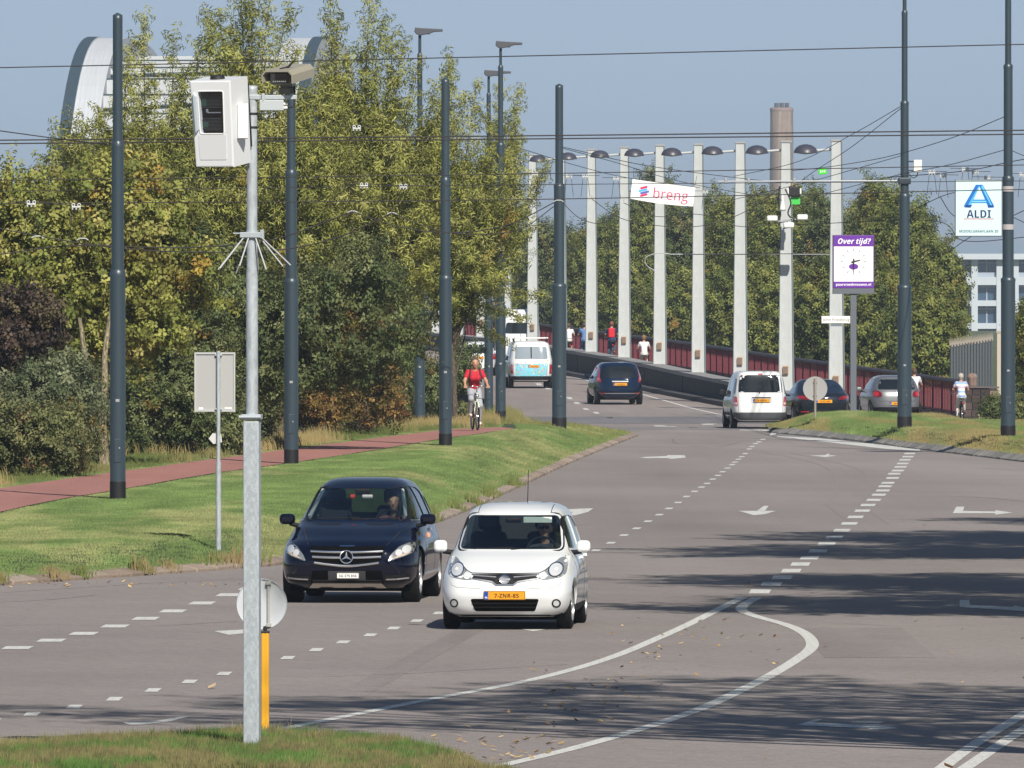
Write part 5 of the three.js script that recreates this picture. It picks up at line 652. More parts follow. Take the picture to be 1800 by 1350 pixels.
// clock sign
{
  const Z = 352, s = FOC / Z, b = at(1500, 722, Z); b.y = HI(b.x, Z) - 0.05; const top_ = EYE - (413 - HY) / s - b.y, bot = EYE - (507 - HY) / s - b.y, w = 73 / s, hgt = top_ - bot;
  const o = thing('clock_sign', 'purple and white advertising sign with a clock face on a grey square post', 'advertising sign', b, 0.03);
  const gm = std(0.13, 0.145, 0.17, 0.5); mesh('post', rbox(0.19, bot + 0.3, 0.15, 0.01, 0, (bot - 0.3) / 2, 0), gm, o); mesh('sign_base', rbox(w, 0.17, 0.24, 0.01, 0, bot - 0.085, 0), gm, o);
  const cab = mesh('sign_cabinet', rbox(w, hgt, 0.24, 0.02, 0, bot + hgt / 2, 0), std(0.11, 0.05, 0.2, 0.5), o);
  const tx = canvasTex(768, 990, (c, W, Hh) => { c.fillStyle = '#f3f2f2'; c.fillRect(0, 0, W, Hh); c.fillStyle = '#6a2fa0'; c.fillRect(0, 0, W, 205); c.fillRect(0, 875, W, 115); c.fillStyle = '#fff'; font(c, 138, 'italic bold'); c.fillText('Over tijd?', W / 2, 105, W - 50); font(c, 66); c.fillText('puurvroedvrouwen.nl', W / 2, 930, W - 40); c.fillStyle = '#b3a9bd'; font(c, 58, 'normal'); c.fillText('verloskundig centrum', W / 2, 820, W - 70); c.strokeStyle = '#8a8a94'; c.lineWidth = 15; for (let k = 0; k < 12; k++) { const a = k * Math.PI / 6; c.beginPath(); c.moveTo(W / 2 + Math.cos(a) * 200, 495 + Math.sin(a) * 200); c.lineTo(W / 2 + Math.cos(a) * 250, 495 + Math.sin(a) * 250); c.stroke(); } c.fillStyle = '#6a2fa0'; c.beginPath(); c.ellipse(W / 2, 590, 92, 56, 0, 0, 7); c.fill(); });
  mesh('poster', new THREE.PlaneGeometry(w * 0.95, hgt * 0.97).translate(0, bot + hgt / 2, 0.1225), std(1, 1, 1, 0.5, { map: tx }), cab);
  const hm = std(0.03, 0.03, 0.035, 0.5); const cy = bot + hgt * 0.5; mesh('clock_hand', bar(V(-0.06, cy - 0.01, 0.135), V(0.2, cy + 0.05, 0.135), 0.024, 0.014), hm, cab); mesh('clock_hand', bar(V(0.005, cy + 0.09, 0.14), V(-0.01, cy - 0.31, 0.14), 0.022, 0.012), hm, cab);
}
// supermarket sign on the right pole
{
  const Z = ALDIZ - 0.15, s = FOC / Z, b = at(1720, 416, Z), w = 83 / s, h = 100 / s;
  const o = thing('supermarket_sign', 'pale blue supermarket light box sign bracketed to the pole at the right edge', 'shop sign', b);
  mesh('sign_box', rbox(w, h, 0.2, 0.015, 0, h / 2, 0), std(0.16, 0.18, 0.19, 0.5), o);
  const tx = canvasTex(800, 964, (c, W, H2) => { c.fillStyle = '#d2eef2'; c.fillRect(0, 0, W, H2); const band = (pts, col) => { c.fillStyle = col; c.beginPath(); pts.forEach((p, i) => i ? c.lineTo(...p) : c.moveTo(...p)); c.closePath(); c.fill(); };
    band([[140, 440], [350, 70], [430, 70], [235, 470], [150, 470]], '#1f6fc4'); band([[205, 440], [390, 110], [430, 70], [265, 430]], '#4fb4e8'); band([[400, 70], [470, 70], [670, 440], [660, 475], [570, 475]], '#1f6fc4'); band([[440, 100], [610, 430], [640, 440], [470, 80]], '#63c3ee'); band([[300, 330], [520, 330], [548, 395], [270, 395]], '#2f8ed6'); band([[288, 356], [530, 356], [536, 372], [282, 372]], '#9adcf4'); band([[150, 470], [180, 425], [290, 425], [255, 475]], '#12458f'); band([[560, 475], [560, 430], [640, 430], [668, 462]], '#12458f');
    c.fillStyle = '#14235c'; font(c, 190); c.fillText('ALDI', W / 2 + 5, 586, 540); c.fillStyle = '#c23a3c'; c.fillRect(135, 664, 530, 14); c.fillStyle = '#27474f'; font(c, 66); c.fillText('MIDDELGRAAFLAAN 20', W / 2, 888, W - 110); });
  mesh('sign_print', new THREE.PlaneGeometry(w * 0.965, h * 0.965).translate(0, h / 2, 0.1025), std(1, 1, 1, 0.4, { map: tx }), o);
  mesh('bracket', [0.84, 0.17].flatMap((k) => [cyl(0.166, 0.166, 0.14, 52 / s, h * k - 0.07, -0.15 + 0, 24), bar(V(40 / s, h * k, -0.1), V(50 / s, h * k, -0.15), 0.03)]), std(0.42, 0.40, 0.41, 0.5), o);
}
// banner hung on the wires
{
  const Z = 425, s = FOC / Z, b = at(1165, 339, Z), o = thing('banner', 'white tilted banner with pink lettering hung in the wires before the lamp pillars', 'banner', b); o.rotation.z = -0.125;
  const w = 112 / s, h = 35 / s, tx = canvasTex(1024, 320, (c, W, H2) => { c.fillStyle = '#f6f6f6'; c.fillRect(0, 0, W, H2); c.save(); c.translate(205, 165); c.rotate(-0.35); c.lineCap = 'round'; for (const [y, x0, x1, col] of [[-62, -30, 60, '#d81e5b'], [-22, -70, 50, '#4fb6e6'], [18, -50, 70, '#5a62b8'], [58, -60, 30, '#d81e5b']]) { c.strokeStyle = col; c.lineWidth = 36; c.beginPath(); c.moveTo(x0, y); c.lineTo(x1, y - 6); c.stroke(); } c.restore(); c.fillStyle = '#d6436b'; font(c, 235, 'normal'); c.fillText('breng', 640, 160, 590); });
  const g = new RoundedBoxGeometry(w, h, 0.03, 2, 0.01), p = g.attributes.position; for (let i = 0; i < p.count; i++) p.setY(i, p.getY(i) - 0.05 * (1 - (2 * p.getX(i) / w) ** 2)); mesh('banner_cloth', g, M.white, o);
  const pg = new THREE.PlaneGeometry(w * 0.99, h * 0.97, 24, 4).translate(0, 0, 0.018), q = pg.attributes.position; for (let i = 0; i < q.count; i++) q.setY(i, q.getY(i) - 0.05 * (1 - (2 * q.getX(i) / w) ** 2)); mesh('banner_print', pg, std(1, 1, 1, 0.7, { map: tx }), o);
  mesh('hanging_cord', [-1, 1].map((k) => bar(V(k * w * 0.48, h * 0.4, 0), V(k * w * 0.5, h * 0.4 + 0.5, 0), 0.008)), M.wire, o);
}
// bridge name sign
{
  const Z = 385, s = FOC / Z, b = at(1470, 562, Z), o = thing('name_sign', 'small white bridge name sign across the rightmost lamp pillar', 'name sign', b);
  const tx = canvasTex(512, 128, (c, W, H2) => { c.fillStyle = '#eceae4'; c.fillRect(0, 0, W, H2); c.fillStyle = '#3b3f48'; font(c, 74, 'normal'); c.fillText('John Frostbrug', W / 2, H2 / 2, W - 30); });
  mesh('sign_plate', rbox(52 / s, 13 / s, 0.03, 0.01), M.white, o); mesh('sign_print', new THREE.PlaneGeometry(50 / s, 11.5 / s).translate(0, 0, 0.018), std(1, 1, 1, 0.6, { map: tx }), o); mesh('clamp', box(20 / s, 0.1, 0.05, 0, -9 / s, -0.03), M.bridgeDark, o);
}
// equipment on the second pillar and the right pole
{
  const Z = 409, s = FOC / Z, P = (x, y) => at(x, y, Z);
  const sg = thing('green_sign', 'small green number plate sign hanging in the wires left of the right pole', 'sign', P(1446, 301)); sg.rotation.z = 0.1;
  const tx = canvasTex(256, 190, (c, W, h) => { c.fillStyle = '#43d02e'; c.fillRect(0, 0, W, h); c.fillStyle = '#f4fff0'; font(c, 110); c.fillText('E12', W / 2, h / 2 + 6, W - 24); });
  mesh('sign_plate', rbox(15 / s, 11 / s, 0.02, 0.006), M.green, sg); mesh('sign_print', new THREE.PlaneGeometry(14 / s, 10 / s).translate(0, 0, 0.0125), std(1, 1, 1, 0.5, { map: tx }), sg);
  const tb = thing('signal_box', 'black wire switch box with bright green plate before the second pillar', 'signal box', P(1396, 337)); mesh('box_body', rbox(20 / s, 18 / s, 0.3, 0.05), M.black, tb); mesh('box_end', [-1, 1].map((k) => rbox(3 / s, 12 / s, 0.24, 0.02, k * 11 / s, 0, 0.04)), M.white, tb); mesh('green_plate', rbox(17 / s, 13 / s, 0.03, 0.008, 2 / s, -16 / s, 0), M.green, tb); mesh('box_hook', [bar(V(-4 / s, 9 / s, 0), V(-3 / s, 18 / s, 0), 0.03), bar(V(4 / s, 9 / s, 0), V(5 / s, 18 / s, 0), 0.03)], M.rust, tb);
  const wc = thing('wire_tensioner', 'white tapered wire tensioner hanging on the second pillar', 'tensioner', P(1375, 352)); mesh('tensioner_body', lathe([[0.001, 0], [0.12, 0.02], [0.11, 0.1], [0.05, 0.4], [0.03, 0.62], [0.001, 0.64]], 14).translate(0, -0.4, 0.3), M.white, wc); mesh('cable', [new THREE.TubeGeometry(new THREE.CatmullRomCurve3([V(0.1, 0.4, 0.3), V(0.3, -0.1, 0.32), V(0.2, -0.5, 0.3), V(0.55, -0.8, 0.3)]), 16, 0.03, 6), new THREE.TubeGeometry(new THREE.CatmullRomCurve3([V(-0.1, 0.5, 0.3), V(-0.15, 0, 0.34), V(-0.08, -0.6, 0.3), V(-0.3, -0.75, 0.3)]), 16, 0.03, 6)], M.black, wc);
  [['left', 1357, 384], ['right', 1410, 382], ['lowest', 1386, 396]].forEach(([t, x, y]) => { const f = thing('floodlight', 'white floodlight clustered on the second pillar, ' + t + ' of three', 'floodlight', P(x, y), 0, 'floodlights on the second pillar'); mesh('floodlight_housing', rbox(19 / s, 10 / s, 0.3, 0.06, 0, 0, 0.3), M.white, f); mesh('floodlight_arm', bar(V(0, -3 / s, 0.3), V((1376 - x) / s, -6 / s, 0.2), 0.03), M.grey, f); });
  const Z2 = 322, s2 = FOC / Z2, cb = thing('pole_cabinet', 'small white cabinet mounted on the right side of the very tall island pole', 'cabinet', at(1613, 292, Z2)); mesh('cabinet_body', rbox(15 / s2, 22 / s2, 0.18, 0.03), M.white, cb); mesh('cabinet_bracket', [box(12 / s2, 0.04, 0.06, -10 / s2, 8 / s2, 0), box(12 / s2, 0.04, 0.06, -10 / s2, -8 / s2, 0)], M.pole, cb); mesh('cable', new THREE.TubeGeometry(new THREE.CatmullRomCurve3([V(0, -11 / s2, 0), V(-0.02, -0.28, 0), V(-0.14, -0.33, 0), V(-0.26, -0.2, 0)]), 14, 0.014, 6), M.black, cb);
  const br = thing('bracket_arm', 'white horizontal wire bracket arm reaching left from the very tall island pole', 'bracket arm', at(1586, 318, Z2)); mesh('arm_tube', bar(V(0, 0, 0), V((1262 - 1586) / s2, -1 / s2, 0), 0.026, 0.022, 10), M.galv, br); mesh('arm_clamp', [rbox(0.36, 0.2, 0.36, 0.04, 0.06, 0, 0)], M.pole, br); mesh('arm_fitting', [-310, -270, -190].map((x) => rbox(0.08, 0.16, 0.08, 0.02, x / s2, 0, 0)), M.grey, br);
  const hk = thing('bracket_arm', 'thin silver wire bracket with a hooked end crossing behind the banner', 'bracket arm', at(1180, 447, 415)); const s3 = FOC / 415; mesh('arm_tube', bar(V(0, 0, 0), V(285 / s3, 0, 0), 0.018, 0.018, 8), M.galv, hk); mesh('arm_hook', new THREE.TubeGeometry(new THREE.CatmullRomCurve3([V(0, 0, 0), V(-0.5, 0.04, 0), V(-0.95, -0.15, 0), V(-0.9, -0.4, 0), V(-0.6, -0.6, 0)]), 20, 0.018, 6), M.galv, hk);
}
// ---------------------------------------------------------------- wires
function wire(label, pts, r = 0.012, group) { const P = pts.map((p) => at(...p)); return top('overhead_wire', new THREE.TubeGeometry(new THREE.CatmullRomCurve3(P), Math.max(12, P.length * 8), r * 0.85, 5), M.wire, label, 'wire', group); }
wire('topmost single wire crossing the whole sky from left to right', [[-300, 125, 218], [0, 119, 218], [900, 99, 218], [1800, 78, 218], [2100, 71, 218]], 0.013);
wire('upper of the two close thick wires crossing below the camera box window', [[-300, 250, 220], [0, 246.5, 220], [900, 239, 220], [1800, 229, 220], [2100, 226, 220]], 0.0155);
wire('lower of the two close thick wires crossing below the camera box window', [[-300, 256, 223], [0, 252.5, 223], [900, 244.5, 223], [1800, 236, 223], [2100, 233, 223]], 0.0155);
wire('thin wire crossing at the height of the white insulators', [[-300, 320, 230], [0, 317, 230], [900, 306, 230], [1800, 290, 230], [2100, 285, 230]], 0.011);
wire('thin wire crossing just below the banner top', [[-300, 339, 236], [0, 336, 236], [900, 325, 236], [1800, 318, 236], [2100, 315, 236]], 0.009);
wire('thin wire crossing through the lettering of the supermarket sign', [[-300, 362, 238], [0, 358, 238], [900, 351, 238], [1800, 333, 238], [2100, 328, 238]], 0.012);
wire('wire falling from the left edge towards the left pole', [[-60, 222, 203], [0, 230, 203], [95, 243, 203], [200, 256, 205]], 0.012);
wire('slack wire rising from the left edge to an insulator in the tree crown', [[0, 447, 208], [120, 432, 208], [330, 435, 208], [480, 421, 208], [620, 372, 208]], 0.014);
wire('lower slack wire sagging behind the galvanised post', [[0, 402, 213], [160, 430, 213], [300, 442, 213], [500, 438, 213], [600, 415, 213], [690, 374, 213]], 0.014);
wire('slack wire sagging between tree and verge tip pole', [[620, 372, 262], [700, 398, 262], [790, 409, 262], [890, 396, 262], [982, 352, 262]], 0.014);
wire('second slack wire sagging between tree and verge tip pole', [[690, 375, 265], [770, 405, 265], [860, 412, 265], [920, 400, 265], [975, 362, 265]], 0.013);
wire('slack wire drooping right of the verge tip pole', [[985, 352, 330], [1020, 384, 330], [1060, 392, 330], [1090, 366, 330]], 0.013);
wire('slack wire passing under the banner', [[1040, 350, 360], [1090, 383, 360], [1160, 397, 360], [1240, 396, 360], [1310, 372, 360], [1372, 330, 360]], 0.013);
wire('second slack wire passing under the banner', [[1095, 356, 370], [1150, 380, 370], [1230, 377, 370], [1300, 398, 370], [1385, 390, 370]], 0.013);
wire('upper wire falling rightwards from the verge tip pole', [[987, 258, 322], [1130, 290, 345], [1290, 312, 370], [1385, 322, 390]], 0.013);
wire('middle wire falling rightwards from the verge tip pole', [[987, 260, 322], [1080, 285, 345], [1200, 320, 370], [1375, 352, 395]], 0.012);
wire('lower wire falling rightwards from the verge tip pole', [[905, 258, 322], [1010, 290, 345], [1100, 312, 370], [1230, 330, 395]], 0.012);
wire('steep wire from the upper island pole down to the second pillar', [[1585, 186, 322], [1500, 235, 350], [1400, 285, 380], [1290, 310, 405]], 0.013);
wire('second steep wire from the island pole down towards the green sign', [[1584, 190, 322], [1500, 256, 345], [1430, 302, 370], [1392, 330, 395]], 0.013);
wire('long wire from the right edge pole down to the second pillar', [[1764, 206, 300], [1680, 240, 310], [1590, 268, 320], [1480, 290, 350], [1392, 300, 395]], 0.013);
wire('long wire from the island pole running down left past the banner', [[1590, 272, 322], [1500, 298, 345], [1400, 325, 380], [1250, 360, 400]], 0.012);
wire('wire from the right edge pole to the insulators beside it', [[1764, 264, 300], [1700, 282, 302], [1590, 305, 320], [1450, 340, 360]], 0.012);
wire('wire leaving the right edge pole towards the right', [[1778, 264, 300], [1790, 270, 300], [1830, 282, 300], [1950, 300, 300]], 0.012);
wire('rising wire between the supermarket sign and the right edge', [[1560, 312, 310], [1700, 300, 305], [1800, 280, 300], [1950, 255, 300]], 0.014);
wire('slack loop hanging in front of the supermarket sign', [[1652, 345, 305], [1675, 378, 305], [1710, 389, 305], [1745, 380, 305], [1760, 362, 305]], 0.013);
wire('wire crossing the lower part of the supermarket sign', [[1600, 370, 308], [1690, 338, 306], [1745, 365, 305], [1830, 405, 303]], 0.012);
wire('thin wire below the supermarket sign', [[1400, 395, 330], [1640, 388, 320], [1700, 424, 310], [1830, 414, 303]], 0.013);
wire('thin wire crossing in front of the white office building', [[1665, 445, 312], [1700, 420, 310], [1800, 370, 303], [1950, 300, 300]], 0.013);
wire('grey wire between the pillars at tree height', [[1200, 447, 400], [1300, 447, 400], [1400, 446, 400], [1462, 446, 400]], 0.016);
// insulators on the wires
{
  const porcelain = std(0.56, 0.57, 0.56, 0.5), g = new THREE.Group(); const ring = (x) => new THREE.TorusGeometry(0.034, 0.014, 8, 16).translate(x, 0.05, 0);
  mesh('insulator_ring', [ring(-0.07), ring(0.07)], porcelain, g); mesh('insulator_plate', [rbox(0.22, 0.04, 0.05, 0.012, 0, 0, 0), cyl(0.02, 0.02, 0.04, -0.09, -0.06, 0, 8), cyl(0.02, 0.02, 0.04, 0.0, -0.06, 0, 8), cyl(0.02, 0.02, 0.04, 0.09, -0.06, 0, 8)], porcelain, g); mesh('hanger_wire', [bar(V(-0.08, 0, 0), V(-0.16, -0.7, 0), 0.008), bar(V(0.08, 0, 0), V(0.16, -0.7, 0), 0.008), bar(V(-0.5, 0.06, 0), V(0.5, 0.045, 0), 0.009)], M.wire, g);
  for (const [x, y, Z, where] of [[55, 359, 224], [134, 364, 224], [640, 327, 262], [709, 329, 262], [627, 226, 252], [1000, 311, 330], [1029, 311, 330], [1083, 315, 335], [940, 307, 330], [1638, 304, 305], [1658, 310, 305], [1697, 299, 303], [1714, 304, 303], [1736, 314, 302], [1798, 308, 300], [1240, 338, 390]].map((q, i) => [...q, ["at the left edge before the yellow tree", "just left of the left dark pole", "right of the second dark pole, left of a pair", "left of the third dark pole, right of a pair", "high up in the olive tree below the thick wires", "just right of the verge tip pole", "above the red rucksack rider, left of the banner", "at the left corner of the banner", "just left of the verge tip pole", "right of the white pole cabinet, nearest to it", "right of the white pole cabinet, lower one", "above the left edge of the supermarket sign", "above the supermarket sign, left of its middle", "on the top edge of the supermarket sign", "cut by the right edge of the frame", "at the right end of the banner"][i]])) { const c = g.clone(); c.name = numbered('wire_insulator'); c.scale.setScalar(0.82); c.position.copy(at(x, y, Z)); tag(c, 'white double insulator ' + where, 'insulator', 'insulators on the trolley wires'); scene.add(c); }
  const h2 = new THREE.Group(); mesh('clip_body', [rbox(0.16, 0.03, 0.04, 0.01, 0, 0, 0), bar(V(-0.08, 0, 0), V(-0.16, -0.05, 0), 0.014), bar(V(0.08, 0, 0), V(0.16, -0.05, 0), 0.014)], porcelain, h2); mesh('clip_stem', bar(V(0, 0, 0), V(0.02, 0.16, 0), 0.006), M.wire, h2);
  for (const [x, y, Z, where] of [[66, 415, 213], [145, 419, 213], [620, 371, 262], [689, 374, 262], [982, 352, 262], [1040, 350, 360], [1096, 356, 370], [1388, 384, 400]].map((q, i) => [...q, ["at the far left below the insulator", "left of the left pole, right one of two", "in the olive tree, left one of two", "in the olive tree, right one of two", "against the verge tip pole", "between verge tip pole and banner", "directly left of the banner", "on the second pillar below the green plate"][i]])) { const c = h2.clone(); c.name = numbered('wire_clip'); c.scale.setScalar(0.7); c.position.copy(at(x, y, Z)); tag(c, 'small white wire clip ' + where, 'wire clip', 'clips on the slack wires'); scene.add(c); }
}
// ================================================================ things behind: chimney, office, screens, pier
{
  const Z = 2400, s = FOC / Z, b = at(1374, 600, Z), yT = EYE - (182 - HY) / s - b.y, o = thing('chimney', 'tall pinkish concrete chimney far behind the trees', 'chimney', b), conc = std(0.48, 0.37, 0.30, 0.9, { map: grime });
  mesh('shaft', lathe([[24 / s, 0], [20.5 / s, yT - 90 / s], [20 / s, yT - 8 / s], [17 / s, yT - 7 / s], [16 / s, yT - 14 / s]], 28), conc, o); mesh('chimney_rim', lathe([[20.2 / s, yT - 14 / s], [20.8 / s, yT - 12 / s], [20.8 / s, yT - 9 / s], [20.2 / s, yT - 8 / s]], 28), std(0.3, 0.22, 0.2, 0.9), o); mesh('flue', [-9, 0, 9].map((x) => cyl(4 / s, 4 / s, 10 / s, x / s, yT - 9 / s, 0, 14)), std(0.09, 0.09, 0.1, 0.8), o);
}
{
  const Z = 1500, s = FOC / Z, b = at(1680, 640, Z), o = thing('office_building', 'white grid facade office building at the far right behind the trees', 'office building', b), X = (x) => (x - 1680) / s, Y = (y) => (640 - y) / s, white2 = std(0.52, 0.57, 0.62, 0.8), gl = phys(0.045, 0.085, 0.14, 0.1, { clearcoat: 1 });
  const W = X(1900); mesh('wall', box(W, Y(455), 8, W / 2, Y(455) / 2, -6), std(0.3, 0.32, 0.35, 0.8), o);
  const cols = [1678, 1712, 1756, 1784, 1822, 1862, 1900], rows_ = [447, 489, 528, 568, 612];
  mesh('roof_edge', box(W, 10 / s, 3, W / 2, Y(451), -1), white2, o);
  for (const x of cols) mesh('pillar', box(11 / s, Y(452), 1.4, X(x + 1.5), Y(452) / 2, -1.2), white2, o);
  for (const y of rows_.slice(1)) mesh('floor_band', box(W, (y === 489 ? 14 : 10) / s, 1.3, W / 2, Y(y + 5), -1.25), white2, o);
  for (let j = 0; j < 4; j++) for (let i = 0; i < cols.length - 1; i++) { const x0 = cols[i] + 7, x1 = cols[i + 1] - 4, y0 = rows_[j] + 11, y1 = rows_[j + 1], m = mesh('window', box((x1 - x0) / s, (y1 - y0) / s, 0.2, X((x0 + x1) / 2), Y((y0 + y1) / 2), -1.9), gl, o); mesh('window_frame', [box(0.16, (y1 - y0) / s, 0.3, X((x0 + x1) / 2), Y((y0 + y1) / 2), -1.85), box((x1 - x0) / s, 0.14, 0.3, X((x0 + x1) / 2), Y(y0 + 4), -1.85)], std(0.35, 0.4, 0.45, 0.6), m); if (j === 0) mesh('balustrade', box((x1 - x0) / s, 10 / s, 0.1, X((x0 + x1) / 2), Y(y1 - 5), -1.4), std(0.34, 0.4, 0.48, 0.5), m); }
}
{
  const Z = 425, s = FOC / Z, b = at(1712, 690, Z), o = thing('ribbed_screen', 'dark grey ribbed metal screen wall with spiked top behind the blue striped cyclist', 'screen wall', b), m = std(0.085, 0.10, 0.115, 0.7);
  const x0 = -42 / s, x1 = 33 / s, top0 = 84 / s, top1 = 94 / s; mesh('panel', extrude([[x0, 0], [x1, 0], [x1, top1], [x0, top0]], 0.1).translate(0, 0, -0.2), m, o);
  for (let i = 0; i < 15; i++) { const x = lerp(x0 + 0.04, x1 - 0.04, i / 14), h = lerp(top0, top1, i / 14); mesh('rib', box(0.035, h, 0.07, x, h / 2, -0.07), m, o); }
  const cap = mesh('spiked_capping', Array.from({ length: 40 }, (_, i) => { const x = lerp(x0, x1, i / 39), h = lerp(top0, top1, i / 39); return new THREE.ConeGeometry(0.03, 0.3 + 0.05 * (i % 3), 5).translate(x, h + 0.1, -0.1); }), std(0.36, 0.32, 0.27, 0.9), o); cap.userData.kind = 'stuff';
  const q = thing('stone_post', 'pale beige post at the right end of the ribbed screen', 'post', at(1756, 700, 400), 0); mesh('shaft', rbox(8 / 50, 115 / 50, 0.2, 0.02, 0, 57 / 50, 0), std(0.5, 0.44, 0.36, 0.9), q); mesh('post_cap', box(0.2, 0.06, 0.24, 0, 115 / 50 + 0.03, 0), std(0.42, 0.38, 0.32, 0.9), q);
  const Zw = 378, sw = FOC / Zw, w = thing('bridge_end_wall', 'dark stone end wall of the bridge railing with a pale right end', 'stone wall', at(1716, 746, Zw)); 
  const r = rngOf(8); for (let j = 0; j < 5; j++) for (let i = 0; i < 3; i++) mesh('stone', rbox(14.4 / sw, 12.3 / sw, 0.5, 0.02, (-15 + i * 15 - (j % 2) * 1) / sw, (6.5 + j * 12.7) / sw, 0), [M.darkStone, std(0.06, 0.042, 0.04, 0.9), std(0.085, 0.06, 0.055, 0.9)][Math.floor(r() * 3)], w);
  for (let j = 0; j < 3; j++) mesh('stone', rbox(16 / sw, 20 / sw, 0.45, 0.02, 31 / sw, (10.5 + j * 20.4) / sw, -0.02), M.stone, w); mesh('coping', rbox(64 / sw, 3 / sw, 0.6, 0.02, 8 / sw, 65 / sw, 0), std(0.13, 0.1, 0.1, 0.9), w);
  const d = thing('stone_bollard', 'round topped pinkish stone pier behind the dark bridge end wall', 'stone pier', at(1709, 690, 386)), sd = FOC / 386; mesh('drum', lathe([[8.5 / sd, 0], [8.5 / sd, 24 / sd], [9.5 / sd, 25 / sd], [9.5 / sd, 28 / sd], [7 / sd, 33 / sd], [0.001, 34.5 / sd]], 24), M.stone, d); mesh('drum_band', lathe([[9.2 / sd, 8 / sd], [9.4 / sd, 9 / sd], [9.2 / sd, 12 / sd]], 24), M.brick, d);
}
// ================================================================ people and bicycles
const skin = std(0.50, 0.27, 0.18, 0.6), hairM = std(0.09, 0.055, 0.03, 0.8), hairGrey = std(0.42, 0.38, 0.33, 0.8);
// one continuous surface from tapered bones joined with a smooth minimum
function bodyOf(bones, cell, k = 0.03) {
  const lo = V(1e9, 1e9, 1e9), hi = V(-1e9, -1e9, -1e9); for (const [a, b, r0, r1] of bones) for (const [p, r] of [[a, r0], [b, r1]]) { lo.min(V(p.x - r, p.y - r, p.z - r)); hi.max(V(p.x + r, p.y + r, p.z + r)); }
  const c = lo.clone().add(hi).multiplyScalar(0.5), half = Math.max(hi.x - lo.x, hi.y - lo.y, hi.z - lo.z) / 2 + cell * 3, n = Math.min(150, Math.max(20, Math.ceil(2 * half / cell)));
  const mc = new MarchingCubes(n, skin, false, false, 220000); mc.isolation = 0; const F = mc.field, B = bones.map(([a, b, r0, r1]) => { const d = b.clone().sub(a); return [a.x, a.y, a.z, d.x, d.y, d.z, Math.max(1e-9, d.lengthSq()), r0, r1]; });
  for (let z = 0; z < n; z++) for (let y = 0; y < n; y++) for (let x = 0; x < n; x++) {
    const px = c.x + (x - n / 2) / (n / 2) * half, py = c.y + (y - n / 2) / (n / 2) * half, pz = c.z + (z - n / 2) / (n / 2) * half; let m = 1e3;
    for (const q of B) { const ux = px - q[0], uy = py - q[1], uz = pz - q[2], t = Math.min(1, Math.max(0, (ux * q[3] + uy * q[4] + uz * q[5]) / q[6])), d = Math.hypot(ux - t * q[3], uy - t * q[4], uz - t * q[5]) - (q[7] + (q[8] - q[7]) * t); const h = Math.max(0, Math.min(1, 0.5 + 0.5 * (m - d) / k)); m = m * (1 - h) + d * h - k * h * (1 - h); }
    F[x + y * n + z * n * n] = -m;
  }
  mc.update(); const cnt = mc.count, g = new THREE.BufferGeometry(), P = new Float32Array(cnt * 3), Nn = new Float32Array(cnt * 3);
  for (let i = 0; i < cnt * 3; i++) { P[i] = mc.positionArray[i] * half + [c.x, c.y, c.z][i % 3]; Nn[i] = mc.normalArray[i]; }
  g.setAttribute('position', new THREE.BufferAttribute(P, 3)); g.setAttribute('normal', new THREE.BufferAttribute(Nn, 3)); g.setAttribute('uv', new THREE.BufferAttribute(new Float32Array(cnt * 2), 2)); return g;
}
const L2 = (a, b, t) => a.clone().lerp(b, t);
// fingers curled round a bar that runs along x at the hand
function handBones(w, h, s) {   // wrist, grip centre, side
  const out = [[L2(w, h, 0.55), h, 0.026, 0.03]];
  for (let i = 0; i < 4; i++) { const x = h.x + s * (-0.03 + i * 0.021), l = [0.9, 1, 0.96, 0.8][i], k0 = V(x, h.y + 0.018, h.z + 0.012), k1 = V(x, h.y + 0.012, h.z + 0.045 * l), k2 = V(x, h.y - 0.022, h.z + 0.048 * l), k3 = V(x, h.y - 0.03, h.z + 0.022); out.push([k0, k1, 0.010, 0.009], [k1, k2, 0.009, 0.0085], [k2, k3, 0.0085, 0.007]); }
  out.push([V(h.x - s * 0.03, h.y, h.z), V(h.x - s * 0.048, h.y - 0.01, h.z + 0.03), 0.011, 0.009], [V(h.x - s * 0.048, h.y - 0.01, h.z + 0.03), V(h.x - s * 0.03, h.y - 0.03, h.z + 0.045), 0.009, 0.0075]); return out;
}
function headBones(n, h, f) {   // neck base, head centre, facing
  const up = V(0, 1, 0), r = up.clone().cross(f).normalize(), q = (a, b, c) => h.clone().addScaledVector(r, a).addScaledVector(up, b).addScaledVector(f, c);
  return [[n, q(0, -0.06, -0.01), 0.058, 0.054], [q(0, 0.045, -0.015), q(0, 0.01, -0.02), 0.088, 0.086], [q(0, -0.03, 0.03), q(0, -0.085, 0.045), 0.066, 0.04], [q(0, 0.012, 0.085), q(0, -0.025, 0.108), 0.01, 0.017], [q(-0.035, 0.03, 0.075), q(0.035, 0.03, 0.075), 0.016, 0.016], [q(-0.02, -0.058, 0.082), q(0.02, -0.058, 0.082), 0.011, 0.011], [q(-0.085, 0.0, -0.01), q(-0.09, -0.035, -0.005), 0.014, 0.011], [q(0.085, 0.0, -0.01), q(0.09, -0.035, -0.005), 0.014, 0.011]];
}
